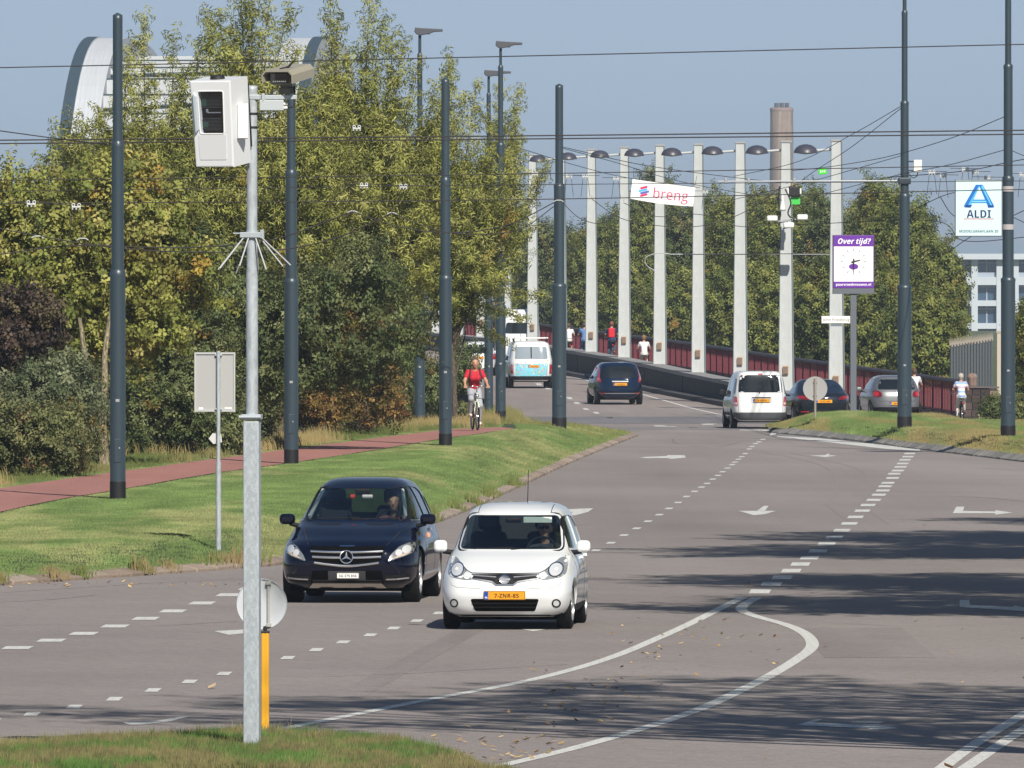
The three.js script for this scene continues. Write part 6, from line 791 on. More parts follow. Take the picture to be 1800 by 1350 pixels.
function rider({ name = 'person', label, pos, turn, scale = 1, cell = 0.014, shirt, trousers, hair, shoe = M.white, leftUp = true, lean = 0, skinLegs = false, pack, bike, bikeLabel, hero = false, frameMat, sleeves = 0.55 }) {
  const hip = V(0, 0.97, -0.2), ch = V(0, 1.30, -0.08 + lean), nk = V(0, 1.47, -0.04 + lean * 1.4), hd = V(0, 1.64, 0.0 + lean * 1.5), J = {};
  for (const s of [-1, 1]) { const up = (s < 0) === leftUp; J[s] = { sh: V(s * 0.165, 1.42, -0.06 + lean * 1.3), el: V(s * 0.265, 1.2, 0.08 + lean), wr: V(s * 0.275, 1.10, 0.27), hn: V(s * 0.28, 1.06, 0.34), hp: V(s * 0.085, 0.95, -0.18), kn: up ? V(s * 0.125, 0.76, 0.25) : V(s * 0.11, 0.60, 0.13), an: up ? V(s * 0.12, 0.42, 0.03) : V(s * 0.115, 0.22, -0.04) }; J[s].toe = J[s].an.clone().add(V(0, up ? -0.06 : -0.07, 0.16)); J[s].heel = J[s].an.clone().add(V(0, -0.06, -0.045)); }
  const torso = (e) => [[hip, V(0, 1.12, -0.15), 0.135 + e, 0.115 + e], [V(0, 1.12, -0.15), ch, 0.115 + e, 0.13 + e], [V(-0.07, 1.33, -0.06 + lean), V(0.07, 1.33, -0.06 + lean), 0.105 + e, 0.105 + e], [V(-0.13, 1.41, -0.06 + lean * 1.2), V(0.13, 1.41, -0.06 + lean * 1.2), 0.06 + e, 0.06 + e]];
  const sk = [...torso(0), ...headBones(nk, hd, V(0, -0.06, 1).normalize())]; if (hero) sk.push([V(-0.06, 1.28, 0.04), V(-0.06, 1.27, 0.05), 0.07, 0.07], [V(0.06, 1.28, 0.04), V(0.06, 1.27, 0.05), 0.07, 0.07]);
  for (const s of [-1, 1]) { const j = J[s]; sk.push([j.sh, j.el, 0.048, 0.038], [j.el, j.wr, 0.038, 0.026], [j.wr, j.hn, 0.026, 0.032], [j.hp, j.kn, 0.085, 0.055], [j.kn, L2(j.kn, j.an, 0.35), 0.054, 0.052], [L2(j.kn, j.an, 0.35), j.an, 0.052, 0.036], [j.heel, j.toe, 0.035, 0.028]); }
  const o = thing(name, label, 'person', pos, turn); o.scale.setScalar(scale);
  let bg = [bodyOf(sk, cell)]; if (hero) for (const s of [-1, 1]) bg.push(bodyOf(handBones(J[s].wr, J[s].hn, s), 0.005, 0.008)); mesh('body', bg, skin, o);
  const sh = torso(0.012); for (const s of [-1, 1]) sh.push([J[s].sh, L2(J[s].sh, J[s].el, sleeves), 0.066, 0.058]); if (hero) sh.push([V(-0.06, 1.28, 0.04), V(-0.06, 1.27, 0.05), 0.083, 0.083], [V(0.06, 1.28, 0.04), V(0.06, 1.27, 0.05), 0.083, 0.083]); mesh('shirt', bodyOf(sh, cell, 0.025), shirt, o);
  const tr = [[V(0, 0.985, -0.19), V(0, 0.90, -0.17), 0.15, 0.12]]; for (const s of [-1, 1]) { const j = J[s]; tr.push([j.hp, j.kn, 0.10, 0.068]); if (!skinLegs) tr.push([j.kn, L2(j.kn, j.an, 0.9), 0.067, 0.048]); } mesh('trousers', bodyOf(tr, cell, 0.03), trousers, o);
  mesh('shoes', [-1, 1].map((s) => bodyOf([[J[s].heel, L2(J[s].heel, J[s].toe, 0.6), 0.045, 0.045], [L2(J[s].heel, J[s].toe, 0.6), J[s].toe, 0.045, 0.034]], Math.min(cell, 0.016), 0.02)), shoe, o);
  const hh = hd; mesh('hair', bodyOf([[hh.clone().add(V(0, 0.055, -0.025)), hh.clone().add(V(0, 0.03, -0.045)), 0.094, 0.092], [hh.clone().add(V(0, 0.0, -0.06)), hh.clone().add(V(0, -0.05, -0.065)), 0.075, 0.045]], Math.min(cell, 0.014), 0.03), hair, o);
  if (hero) { mesh('eyes', [-1, 1].map((s) => new THREE.SphereGeometry(0.012, 10, 8).translate(s * 0.033, hd.y + 0.012, hd.z + 0.082)), M.black, o); }
  if (pack === 'straps') mesh('rucksack_straps', [-1, 1].map((s) => new THREE.TubeGeometry(new THREE.CatmullRomCurve3([V(s * 0.12, 1.47, -0.17), V(s * 0.115, 1.487, -0.06), V(s * 0.12, 1.42, 0.02), V(s * 0.14, 1.3, 0.055), V(s * 0.155, 1.18, -0.02)]), 20, 0.021, 8)), M.black, o);
  else if (pack) mesh('rucksack', rbox(0.3, 0.44, 0.17, 0.06, 0.02, 1.26, -0.28 + lean), pack, o);
  const bk = thing('bicycle', bikeLabel, 'bicycle', pos.clone(), turn); bk.scale.setScalar(scale); const fm = frameMat || M.black;
  for (const z of [0.53, -0.52]) { const w = new THREE.Group(); w.name = 'wheel'; w.position.set(0, 0.34, z); bk.add(w); mesh('tyre', new THREE.TorusGeometry(0.325, 0.021, 8, 36).rotateY(Math.PI / 2), C.tyre, w); mesh('rim', [new THREE.TorusGeometry(0.3, 0.012, 6, 36).rotateY(Math.PI / 2), cyl(0.025, 0.025, 0.09, 0, -0.045, 0, 10).rotateZ(Math.PI / 2)], C.chrome, w); mesh('spokes', Array.from({ length: 14 }, (_, i) => bar(V(0.02 * (i % 2 ? 1 : -1), 0, 0), V(0, Math.cos(i * 0.4488) * 0.3, Math.sin(i * 0.4488) * 0.3), 0.0016, 0.0016, 4)), C.steel || M.steel, w); mesh('mudguard', new THREE.TorusGeometry(0.36, 0.016, 6, 24, z > 0 ? 2.0 : 2.6).rotateZ(z > 0 ? 0.5 : 0.5).rotateY(z > 0 ? Math.PI / 2 : -Math.PI / 2).scale(1.6, 1, 1), fm, w); }
  mesh('frame', [bar(V(0, 0.95, 0.36), V(0, 0.62, 0.46), 0.02), bar(V(0, 0.83, 0.4), V(0, 0.3, 0.0), 0.019), bar(V(0, 0.30, 0), V(0, 0.86, -0.19), 0.018), bar(V(0, 0.74, 0.42), V(0, 0.62, -0.1), 0.017), bar(V(0.06, 0.34, -0.52), V(0.02, 0.3, 0), 0.012), bar(V(-0.06, 0.34, -0.52), V(-0.02, 0.3, 0), 0.012), bar(V(0.06, 0.34, -0.52), V(0.02, 0.78, -0.17), 0.01), bar(V(-0.06, 0.34, -0.52), V(-0.02, 0.78, -0.17), 0.01)], fm, bk);
  mesh('fork', [bar(V(0.045, 0.68, 0.45), V(0.05, 0.34, 0.53), 0.014, 0.011), bar(V(-0.045, 0.68, 0.45), V(-0.05, 0.34, 0.53), 0.014, 0.011), rbox(0.12, 0.035, 0.05, 0.012, 0, 0.69, 0.45)], frameMat || C.chrome, bk);
  mesh('handlebar', [new THREE.TubeGeometry(new THREE.CatmullRomCurve3([V(-0.31, 1.035, 0.30), V(-0.24, 1.045, 0.37), V(-0.12, 1.08, 0.42), V(0, 1.06, 0.40), V(0.12, 1.08, 0.42), V(0.24, 1.045, 0.37), V(0.31, 1.035, 0.30)]), 30, 0.012, 8), bar(V(0, 0.9, 0.375), V(0, 1.06, 0.4), 0.014)], C.chrome, bk);
  mesh('saddle', [rbox(0.19, 0.06, 0.2, 0.028, 0, 0.88, -0.24), rbox(0.08, 0.05, 0.18, 0.022, 0, 0.885, -0.1)], M.black, bk); mesh('pedals', [-1, 1].flatMap((s) => { const u = (s < 0) === leftUp, y = u ? 0.46 : 0.14; return [bar(V(s * 0.06, 0.3, 0), V(s * 0.075, y, u ? 0.03 : -0.02), 0.012), rbox(0.1, 0.025, 0.09, 0.008, s * 0.12, y - 0.115 + (u ? 0.01 : 0.0) + 0.1, u ? 0.05 : 0.0)]; }), M.black, bk);
  mesh('headlamp', new THREE.SphereGeometry(0.045, 14, 10).translate(0, 0.84, 0.46), C.chrome, bk); mesh('rear_lamp', rbox(0.07, 0.05, 0.03, 0.01, 0, 0.72, -0.82), C.redLamp, bk); mesh('luggage_rack', [bar(V(-0.06, 0.73, -0.3), V(-0.06, 0.73, -0.82), 0.009), bar(V(0.06, 0.73, -0.3), V(0.06, 0.73, -0.82), 0.009), bar(V(0.07, 0.34, -0.52), V(0.06, 0.73, -0.7), 0.008), bar(V(-0.07, 0.34, -0.52), V(-0.06, 0.73, -0.7), 0.008)], M.black, bk);
  return o;
}
{ // woman in red riding towards us
  const b = hit(835, 758); b.y += 0.035; b.z += 0; const top_ = EYE - (626 - HY) * -b.z / FOC - b.y;
  rider({ label: 'woman in red t-shirt and pale jeans riding a bicycle on the red path', bikeLabel: 'pale framed bicycle under the woman in the red t-shirt', pos: b, turn: 0.12, scale: top_ / 1.81, cell: 0.0125, hero: true, shirt: std(0.48, 0.012, 0.03, 0.8), trousers: std(0.36, 0.385, 0.43, 0.85), hair: hairM, pack: 'straps', leftUp: true, shoe: std(0.75, 0.66, 0.6, 0.6), frameMat: std(0.6, 0.66, 0.55, 0.35) });
}
// riders on the bridge, seen from behind; placed by the pixel of the head top and their distance
const onBridge = (px, head, Z, scale, label, bikeLabel, o) => { const p = at(px, head, Z); p.y -= 1.80 * scale; rider({ label, bikeLabel, pos: p, turn: Math.PI + 0.07, scale, cell: 0.022, hair: hairM, shoe: M.black, ...o }); };
onBridge(1132, 588, 498, 1.0, 'cyclist in a loose white shirt leaning forward on the bridge between two pillars', 'dark bicycle of the rider in the loose white shirt', { shirt: std(0.8, 0.8, 0.79, 0.8), trousers: std(0.62, 0.55, 0.45, 0.8), lean: 0.06, hair: std(0.22, 0.12, 0.06, 0.8) });
onBridge(1075, 564, 512, 1.0, 'cyclist in dark blue with a bright red rucksack beside a bridge pillar', 'dark bicycle of the rider with the red rucksack', { shirt: std(0.02, 0.03, 0.12, 0.8), trousers: std(0.045, 0.085, 0.16, 0.8), pack: std(0.6, 0.012, 0.025, 0.7), hair: std(0.2, 0.07, 0.04, 0.8) });
onBridge(1000, 567, 545, 1.0, 'cyclist in a white top just right of the verge tip pole', 'dark bicycle of the rider in the white top', { shirt: std(0.78, 0.78, 0.77, 0.8), trousers: std(0.25, 0.2, 0.16, 0.8), skinLegs: true, lean: 0.05 });
onBridge(1027, 566, 540, 1.0, 'cyclist in light blue half hidden by a lamp pillar', 'dark bicycle of the rider in light blue', { shirt: std(0.10, 0.2, 0.42, 0.8), trousers: std(0.12, 0.2, 0.4, 0.8) });
{ const b = at(1688, 741, 372); onBridge(1689, 655, 372, 0.92, 'grey haired cyclist in a blue and white striped shirt beside the dark end wall', 'dark bicycle of the rider in the striped shirt', { shirt: std(1, 1, 1, 0.8, { map: (() => { const t = canvasTex(8, 64, (c, w, h) => { for (let i = 0; i < 8; i++) { c.fillStyle = i % 2 ? '#eef0f4' : ['#8ca8dc', '#d0aebf', '#95b2e0', '#8ca8dc'][i >> 1]; c.fillRect(0, i * 8, w, 8); } }); t.wrapT = t.wrapS = THREE.RepeatWrapping; return t; })() }), trousers: std(0.6, 0.58, 0.52, 0.8), hair: hairGrey, stripes: true, skinLegs: false }); }
onBridge(1607, 646, 385, 0.95, 'cyclist in a white shirt almost hidden by the very tall island pole', 'bicycle of the rider almost hidden by the island pole', { shirt: std(0.74, 0.74, 0.76, 0.8), trousers: std(0.2, 0.2, 0.22, 0.8) });
// striped shirt needs height as its texture coordinate
scene.traverse((m) => { if (m.isMesh && m.name === 'shirt' && m.material.map) { const p = m.geometry.attributes.position, u = m.geometry.attributes.uv; for (let i = 0; i < p.count; i++) u.setXY(i, p.getX(i), (p.getY(i) - 0.85) * 1.6); } });
// drivers
function driver(label, car, x, y, z, o) {
  const P = (a, b, c) => V(a, b, c), hip = P(0, 0.12, 0), ch = P(0, 0.44, -0.05), nk = P(0, 0.6, -0.03), hd = P(0, 0.77, 0.02), bones = [[hip, ch, 0.14, 0.135], [P(-0.12, 0.5, -0.05), P(0.12, 0.5, -0.05), 0.075, 0.075], ...headBones(nk, hd, V(0, 0, 1))];
  const arms = []; for (const s of [-1, 1]) { const out = s > 0 && o.elbow, sh = P(s * 0.18, 0.5, -0.04), el = out ? P(0.42, 0.36, 0.12) : P(s * 0.27, 0.3, 0.18), hn = out ? P(0.50, 0.32, 0.34) : P(s * 0.15, 0.42, 0.44); arms.push([sh, el, 0.05, 0.04]); bones.push([sh, el, 0.045, 0.036], [el, hn, 0.036, 0.026], [hn, hn.clone().add(P(0, 0.02, 0.06)), 0.032, 0.028]); for (let i = 0; i < 4; i++) bones.push([hn.clone().add(P((i - 1.5) * 0.02, 0.02, 0.05)), hn.clone().add(P((i - 1.5) * 0.021, -0.02, 0.1)), 0.01, 0.008]); bones.push([hn.clone().add(P(-s * 0.03, 0.01, 0.02)), hn.clone().add(P(-s * 0.05, 0.03, 0.06)), 0.011, 0.009]); }
  car.updateMatrixWorld(true); const w = car.localToWorld(V(x, y, z)), t = thing('person', label, 'person', w, car.rotation.y);
  mesh('body', bodyOf(bones, 0.014, 0.025), skin, t); mesh('shirt', bodyOf([[hip, ch, 0.16, 0.15], [P(-0.13, 0.5, -0.05), P(0.13, 0.5, -0.05), 0.09, 0.09], ...arms.map(([a, b]) => [a, L2(a, b, 0.6), 0.066, 0.056])], 0.018, 0.03), o.shirt, t); mesh('hair', bodyOf([[P(0, 0.84, -0.01), P(0, 0.79, -0.04), 0.096, 0.1]], 0.014, 0.02), o.hair, t);
  if (o.glasses) mesh('sunglasses', [-1, 1].map((s) => rbox(0.06, 0.045, 0.012, 0.005, s * 0.035, 0.785, 0.125)), M.black, t);
  mesh('trousers', bodyOf([[P(-0.1, 0.08, 0.02), P(-0.12, 0.1, 0.42), 0.09, 0.065], [P(0.1, 0.08, 0.02), P(0.12, 0.1, 0.42), 0.09, 0.065]], 0.022, 0.03), std(0.03, 0.035, 0.05, 0.9), t);
}
scene.traverse((q) => { if (q.name === 'compact_car') C.near = q; if (q.name === 'people_carrier') C.navy = q; });
driver('driver with sunglasses behind the windscreen of the white compact car', C.near, 0.36, 0.46, -0.1, { shirt: std(0.05, 0.05, 0.06, 0.9), hair: std(0.05, 0.035, 0.025, 0.8), glasses: true });
driver('driver of the navy people carrier resting an arm on the open window', C.navy, 0.42, 0.56, -0.05, { shirt: std(0.16, 0.06, 0.06, 0.9), hair: std(0.1, 0.08, 0.06, 0.8), elbow: true });
// ================================================================ trees, shrubs, grass
function leafTwig(seed, n, L, len, wid, droop, spread) {        // a twig along +y with leaves either side
  const r = rngOf(seed), pos = [], nor = [], idx = [];
  for (let i = 0; i < n; i++) {
    const y = L * (0.08 + 0.92 * (i + r() * 0.6) / n), a = i * 2.4 + r() * 0.8, out = V(Math.cos(a), 0.15 + 0.5 * r(), Math.sin(a)).multiplyScalar(spread).add(V(0, -droop * (0.5 + r()), 0)).normalize(), l = len * (0.7 + 0.5 * r()), w = wid * (0.75 + 0.5 * r());
    const s = out.clone().cross(V(r() - 0.5, 1, r() - 0.5)).normalize(), nn = s.clone().cross(out).normalize(), p0 = V(0, y, 0).addScaledVector(out, 0.015), b = pos.length / 3;
    const m = p0.clone().addScaledVector(out, l * 0.42), t = p0.clone().addScaledVector(out, l).addScaledVector(nn, -l * 0.18).add(V(0, -droop * l * 0.25, 0));
    for (const q of [p0, m.clone().addScaledVector(s, w / 2).addScaledVector(nn, w * 0.12), m.clone().addScaledVector(s, -w / 2).addScaledVector(nn, w * 0.12), t]) pos.push(q.x, q.y, q.z), nor.push(nn.x, nn.y, nn.z);
    idx.push(b, b + 1, b + 3, b, b + 3, b + 2);
  }
  const g = new THREE.BufferGeometry(); g.setAttribute('position', new THREE.Float32BufferAttribute(pos, 3)); g.setAttribute('normal', new THREE.Float32BufferAttribute(nor, 3)); g.setIndex(idx); return g;
}
const leafMat = phys(1, 1, 1, 0.62, { transmission: 0.40, thickness: 0, specularIntensity: 0.5 });
const TW = { willow: leafTwig(1, 15, 0.42, 0.125, 0.030, 0.55, 0.8), broad: leafTwig(2, 11, 0.36, 0.10, 0.066, 0.3, 1), bush: leafTwig(3, 12, 0.34, 0.075, 0.045, 0.15, 1), far: leafTwig(4, 13, 0.6, 0.15, 0.085, 0.2, 1), shade: leafTwig(5, 9, 0.75, 0.24, 0.13, 0.3, 1) };
const barkTex = noiseTex(256, (u, v) => { const a = 0.7 + 0.7 * (fbm(u * 40, v * 10) - 0.5) + 0.2 * (N1(u * 90, v * 30) - 0.5); return [a, a, a]; });
const bark = std(0.20, 0.155, 0.115, 0.95, { map: barkTex }), barkPale = std(0.33, 0.30, 0.22, 0.95, { map: barkTex });
function crownMesh(list, geo, parent, name = 'crown') {
  const im = new THREE.InstancedMesh(geo, leafMat, list.length), m = new THREE.Matrix4(), q = new THREE.Quaternion(), q2 = new THREE.Quaternion(), col = new THREE.Color();
  list.forEach((t, i) => { q.setFromUnitVectors(UP, t.d); q2.setFromAxisAngle(UP, t.a); q.multiply(q2); m.compose(t.p, q, V(t.s, t.s, t.s)); im.setMatrixAt(i, m); col.setRGB(...t.c); im.setColorAt(i, col); });
  im.name = name; im.castShadow = im.receiveShadow = true; im.userData.kind = 'stuff'; parent.add(im); return im;
}
/* a tree: trunk polyline (relative), clumps [x, y, z, rx, ry, rz] (relative), shoots per cubic metre etc. */
function tree(name, label, base, o) {
  const r = rngOf(o.seed), t = thing(name, label, o.cat || 'tree', base, 0, o.group), list = [], wood = [], tr = (o.trunk || []).map((p) => V(...p));
  if (tr.length) { const sec = [taper(tr, o.tr0, o.tr1, 9)]; for (const f of o.forks || []) sec.push(taper(f.map((p) => V(...p)), o.tr1 * 1.1, o.tr1 * 0.45, 8)); mesh('trunk', sec, o.bark || bark, t); }
  const vol = o.clumps.map((c) => c[3] * c[4] * c[5] * (c[6] || 1)), tot = vol.reduce((a, b) => a + b, 0), trunkAt = (y) => { if (!tr.length) return V(0, 0, 0); let b = tr[0]; for (let i = 1; i < tr.length; i++) { if (y <= tr[i].y) return L2(tr[i - 1], tr[i], (y - tr[i - 1].y) / Math.max(1e-3, tr[i].y - tr[i - 1].y)); b = tr[i]; } return b.clone(); };
  for (let i = 0; i < o.shoots; i++) {
    let u = r() * tot, k = 0; while (k < vol.length - 1 && u > vol[k]) u -= vol[k++]; const c = o.clumps[k], cc = V(c[0], c[1], c[2]);
    const a = r() * 2 * Math.PI, e = Math.acos(2 * r() - 1), rad = 0.35 + 0.65 * Math.pow(r(), 0.45), dir = V(Math.sin(e) * Math.cos(a), Math.cos(e), Math.sin(e) * Math.sin(a)), p = cc.clone().add(V(dir.x * c[3], dir.y * c[4], dir.z * c[5]).multiplyScalar(rad));
    const rnd = V(r() - 0.5, r() - 0.5, r() - 0.5), d = dir.clone().multiplyScalar(1 - o.up).add(V(0, o.up, 0)).addScaledVector(rnd, 0.7).normalize(), len = lerp(o.len[0], o.len[1], r()) * (dir.y > 0.3 ? o.topLen || 1 : 1), tip = p.clone().addScaledVector(d, len * 0.6), st = p.clone().addScaledVector(d, -len * 0.4);
    if (tr.length && r() < (o.wood ?? 0.3)) { const ty = clamp(p.y * (0.35 + 0.4 * r()), tr[0].y + 0.5, tr[tr.length - 1].y), b0 = trunkAt(ty), md = L2(b0, st, 0.55).add(V(0, -0.15 * b0.distanceTo(st) * 0.3, 0)); wood.push(taper([b0, md, st, tip], clamp(0.012 * b0.distanceTo(tip), 0.014, o.tr1 * 0.8), 0.005, 5)); } else if (r() < 0.6) wood.push(bar(st, tip, 0.012, 0.004, 4));
    const tone = r(), warm = r() < (o.warm ?? 0.08) ? r() : 0, n = Math.max(3, Math.round(o.twigs * (0.7 + 0.6 * r())));
    for (let j = 0; j < n; j++) {
      const f = (j + r()) / n, pp = st.clone().addScaledVector(d, len * f), jt = o.jit * (1.15 - f * 0.85); pp.add(V((r() - 0.5) * jt, (r() - 0.5) * jt, (r() - 0.5) * jt));
      const td = d.clone().multiplyScalar(0.55).add(V((r() - 0.5) * 1.7, (r() - 0.5) * 1.1 + o.lift, (r() - 0.5) * 1.7)).normalize(), l = 0.72 + 0.56 * r(), cl = o.cols, q = clamp(tone * 0.8 + r() * 0.35 - 0.05, 0, 0.999) * (cl.length - 1), ci = Math.floor(q), c1 = cl[ci].map((v, m) => lerp(v, cl[Math.min(cl.length - 1, ci + 1)][m], q - ci)), c2 = warm ? c1.map((v, m) => lerp(v, (o.warmCol || [0.42, 0.23, 0.04])[m], warm * (0.4 + 0.6 * r()))) : c1;
      list.push({ p: pp, d: td, a: r() * 6.28, s: (o.scale || 1) * (0.75 + 0.5 * r()), c: c2.map((v) => v * l) });
    }
  }
  for (const [a, b, w] of o.spires || []) {                             // long leafy shoots that stand out of the crown
    const A = V(...a), B = V(...b), L = A.distanceTo(B), d = B.clone().sub(A).normalize(), bend = V((r() - 0.5) * 0.3, 0, (r() - 0.5) * 0.5), n = Math.round(L * 21 * (w || 1)), tone = 0.35 + 0.5 * r(); wood.push(taper([A, L2(A, B, 0.5).addScaledVector(bend, 0.5), B], 0.022, 0.005, 5));
    for (let j = 0; j < n; j++) { const f = (j + r()) / n, pp = L2(A, B, f).addScaledVector(bend, Math.sin(f * Math.PI) * 0.5), jt = 0.27 * (1.25 - f); pp.add(V((r() - 0.5) * jt, (r() - 0.5) * jt, (r() - 0.5) * jt)); const td = d.clone().multiplyScalar(0.5).add(V((r() - 0.5) * 1.5, (r() - 0.6) * 0.9, (r() - 0.5) * 1.5)).normalize(), q = clamp(tone + (r() - 0.5) * 0.5, 0, 0.999) * 3, ci = Math.floor(q), cl = o.cols, c1 = cl[ci].map((v, m) => lerp(v, cl[Math.min(3, ci + 1)][m], q - ci)); list.push({ p: pp, d: td, a: r() * 6.28, s: (o.scale || 1) * (0.7 + 0.45 * r()), c: c1 }); }
  }
  if (wood.length) mesh('branches', wood, o.bark || bark, t); crownMesh(list, o.geo, t); return t;
}
const OLIVE = [[0.19, 0.215, 0.045], [0.31, 0.33, 0.07], [0.40, 0.41, 0.10], [0.48, 0.475, 0.165]], YELLOW = [[0.16, 0.195, 0.042], [0.27, 0.305, 0.066], [0.385, 0.385, 0.095], [0.51, 0.455, 0.15]], DARK = [[0.06, 0.085, 0.026], [0.12, 0.16, 0.05], [0.20, 0.235, 0.085], [0.30, 0.315, 0.14]], FAR = [[0.085, 0.12, 0.03], [0.165, 0.205, 0.042], [0.25, 0.275, 0.058], [0.34, 0.335, 0.09]];
// helper: a clump given by pixel centre and pixel radii at distance Z, relative to a base
const clump = (base, px, py, rx, ry, Z, dz = 0, rz, w) => { const p = at(px, py, Z).sub(base), s = FOC / Z; return [p.x, p.y, p.z + dz, rx / s, ry / s, rz || Math.max(rx, ry) / s, w || 1]; };
const P = (base, px, py, Z) => at(px, py, Z).sub(base).toArray();
{ // yellowing tree with forked lichen covered trunk at the left
  const b = hit(187, 824), Z = -b.z, c = (...a) => clump(b, a[0], a[1], a[2], a[3], Z, a[4] || 0, a[5], a[6]); b.y -= 0.1; b.z += 1.0; const T = (x, y) => [...P(b, x, y, Z).slice(0, 2), -0.15];
  tree('yellowing_tree', 'yellow green tree with a lichen covered forked trunk at the far left', b, { seed: 101, geo: TW.broad, cols: YELLOW, warm: 0.13, warmCol: [0.5, 0.31, 0.05], up: 0.25, len: [0.7, 1.3], shoots: 520, twigs: 15, jit: 0.55, lift: 0.1, tr0: 0.125, tr1: 0.09, bark: std(0.46, 0.38, 0.24, 0.95, { map: barkTex }), wood: 0,
    trunk: [[0, 0, 0], T(183, 770), T(180, 712)], forks: [[T(180, 712), T(168, 685), T(155, 640), P(b, 140, 560, Z)], [T(180, 715), T(186, 680), T(187, 620), P(b, 200, 520, Z)]],
    clumps: [c(120, 470, 105, 95, -2.0, 1.1), c(30, 450, 85, 90, -2.0, 1.1), c(230, 440, 80, 100, -2.4, 1.1), c(80, 380, 75, 60, -1.8, 1), c(190, 370, 70, 70, -2.1, 1), c(290, 510, 65, 95, -2.8, 1), c(120, 575, 80, 50, -1.9, 0.8), c(10, 400, 60, 70, -1.8, 1), c(90, 640, 55, 35, -1.6, 0.6), c(260, 600, 60, 45, -2.6, 0.8), c(60, 680, 40, 25, -2.0, 0.6, 0.4)] });
}
{ // tall trees, one thing each
  const mk = (label, bp, Z, seed, clumps, extra = {}, sp = []) => { const b = at(bp[0], bp[1], Z); b.y = H(b.x, Z) - 0.1; const c = clumps.map((a) => clump(b, a[0], a[1], a[2], a[3], Z, a[4] || 0, a[5], a[6])); const topc = clumps.reduce((m, a) => a[1] < m[1] ? a : m); return tree('willow_leaved_tree', label, b, { seed, geo: TW.willow, cols: OLIVE, warm: 0.03, up: 0.55, len: [0.9, 1.7], topLen: 1.15, shoots: 560, twigs: 17, jit: 0.42, lift: 0.12, tr0: 0.22, tr1: 0.1, wood: 0.3, clumps: c, spires: sp.map(([x0, y0, x1, y1, w, dz = 0], i) => [[...P(b, x0, y0, Z).slice(0, 2), dz + (i % 3 - 1) * 0.5], [...P(b, x1, y1, Z).slice(0, 2), dz + (i % 3 - 1) * 0.6], w]), trunk: [[0, 0, 0], P(b, bp[0] - 4, bp[1] - 80, Z), P(b, (bp[0] + topc[0]) / 2 - 6, (bp[1] + topc[1]) / 2, Z), P(b, topc[0], topc[1], Z)], ...extra }); };
  mk('tall olive green tree with upright shoots right of the left pole', [330, 790], 284, 202, [[250, 340, 80, 80], [300, 380, 90, 100], [205, 370, 80, 90, -1], [325, 250, 45, 55, 0.5, 0.12], [150, 310, 45, 50, 0.5, 0.6], [265, 270, 60, 45, 0, 0.15], [280, 460, 100, 100], [170, 410, 70, 70], [375, 330, 50, 70, 0, 0.35], [340, 560, 80, 80]], { shoots: 430 },
    [[262, 300, 252, 28], [240, 310, 228, 105], [225, 320, 205, 160], [300, 300, 304, 60], [275, 330, 272, 120], [330, 290, 350, 75], [315, 330, 318, 150], [190, 330, 172, 190], [160, 340, 128, 200], [150, 360, 110, 250], [350, 300, 378, 130], [385, 300, 365, 25], [120, 380, 62, 300], [130, 400, 85, 285], [290, 250, 330, 130], [215, 250, 232, 70, 0.8]]);
  mk('tallest olive tree behind the camera box with a leaning trunk', [486, 772], 278, 203, [[440, 160, 38, 70, 0, 0.2], [470, 250, 65, 75, 0, 0.4], [395, 270, 45, 60, -1, 0.25], [540, 310, 55, 75, 0, 0.45], [450, 340, 110, 110], [540, 400, 90, 110, 1], [400, 440, 90, 100, 0.6], [490, 520, 110, 90], [420, 580, 70, 70]], { shoots: 560, bark: std(0.26, 0.18, 0.11, 0.95, { map: barkTex }), forks: [] },
    [[430, 220, 422, -20], [440, 240, 446, -40], [455, 200, 476, 0], [470, 230, 505, 15], [415, 230, 385, 20], [405, 250, 372, 62], [480, 260, 520, 90], [500, 300, 512, 120], [395, 300, 360, 140], [450, 160, 432, 20], [520, 320, 550, 150], [440, 300, 470, 130], [425, 180, 402, 50], [540, 340, 535, 180]]);
  mk('broad olive tree between the second and third dark poles', [640, 760], 290, 204, [[585, 190, 28, 70, 0, 0.2], [630, 250, 55, 75, 0, 0.4], [660, 180, 26, 50, 0, 0.2], [620, 330, 95, 110], [695, 300, 55, 90, -1, 0.8], [600, 440, 95, 100], [690, 430, 62, 100, 1], [640, 540, 80, 70], [735, 360, 42, 80, 0, 0.7], [560, 560, 60, 60]], { shoots: 500 },
    [[585, 220, 580, 0], [590, 200, 592, 30], [575, 240, 560, 110], [610, 220, 612, 85], [640, 220, 650, -5], [650, 220, 676, 30], [630, 250, 632, 95], [670, 240, 690, 60], [680, 260, 712, 70], [700, 280, 735, 110], [720, 320, 765, 150], [735, 340, 792, 120], [740, 370, 800, 210], [660, 300, 690, 150], [600, 300, 590, 150]]);
  mk('loose olive tree with arching shoots around the third pole', [800, 720], 318, 205, [[775, 350, 48, 85, 0, 0.8], [815, 410, 52, 80, 0, 0.8], [765, 450, 45, 60, -1, 0.8], [800, 510, 52, 50, 0, 0.8], [845, 480, 38, 45, 0.5, 0.7], [862, 400, 28, 50, 0, 0.6]], { shoots: 230, tr0: 0.09, tr1: 0.05 },
    [[770, 380, 778, 190], [790, 390, 812, 170], [800, 420, 838, 150], [815, 420, 858, 260], [780, 330, 792, 100], [830, 450, 900, 330], [840, 480, 935, 400], [830, 510, 945, 520], [820, 530, 925, 560], [800, 540, 890, 600], [840, 430, 912, 250], [745, 480, 712, 560], [770, 520, 740, 600]]);
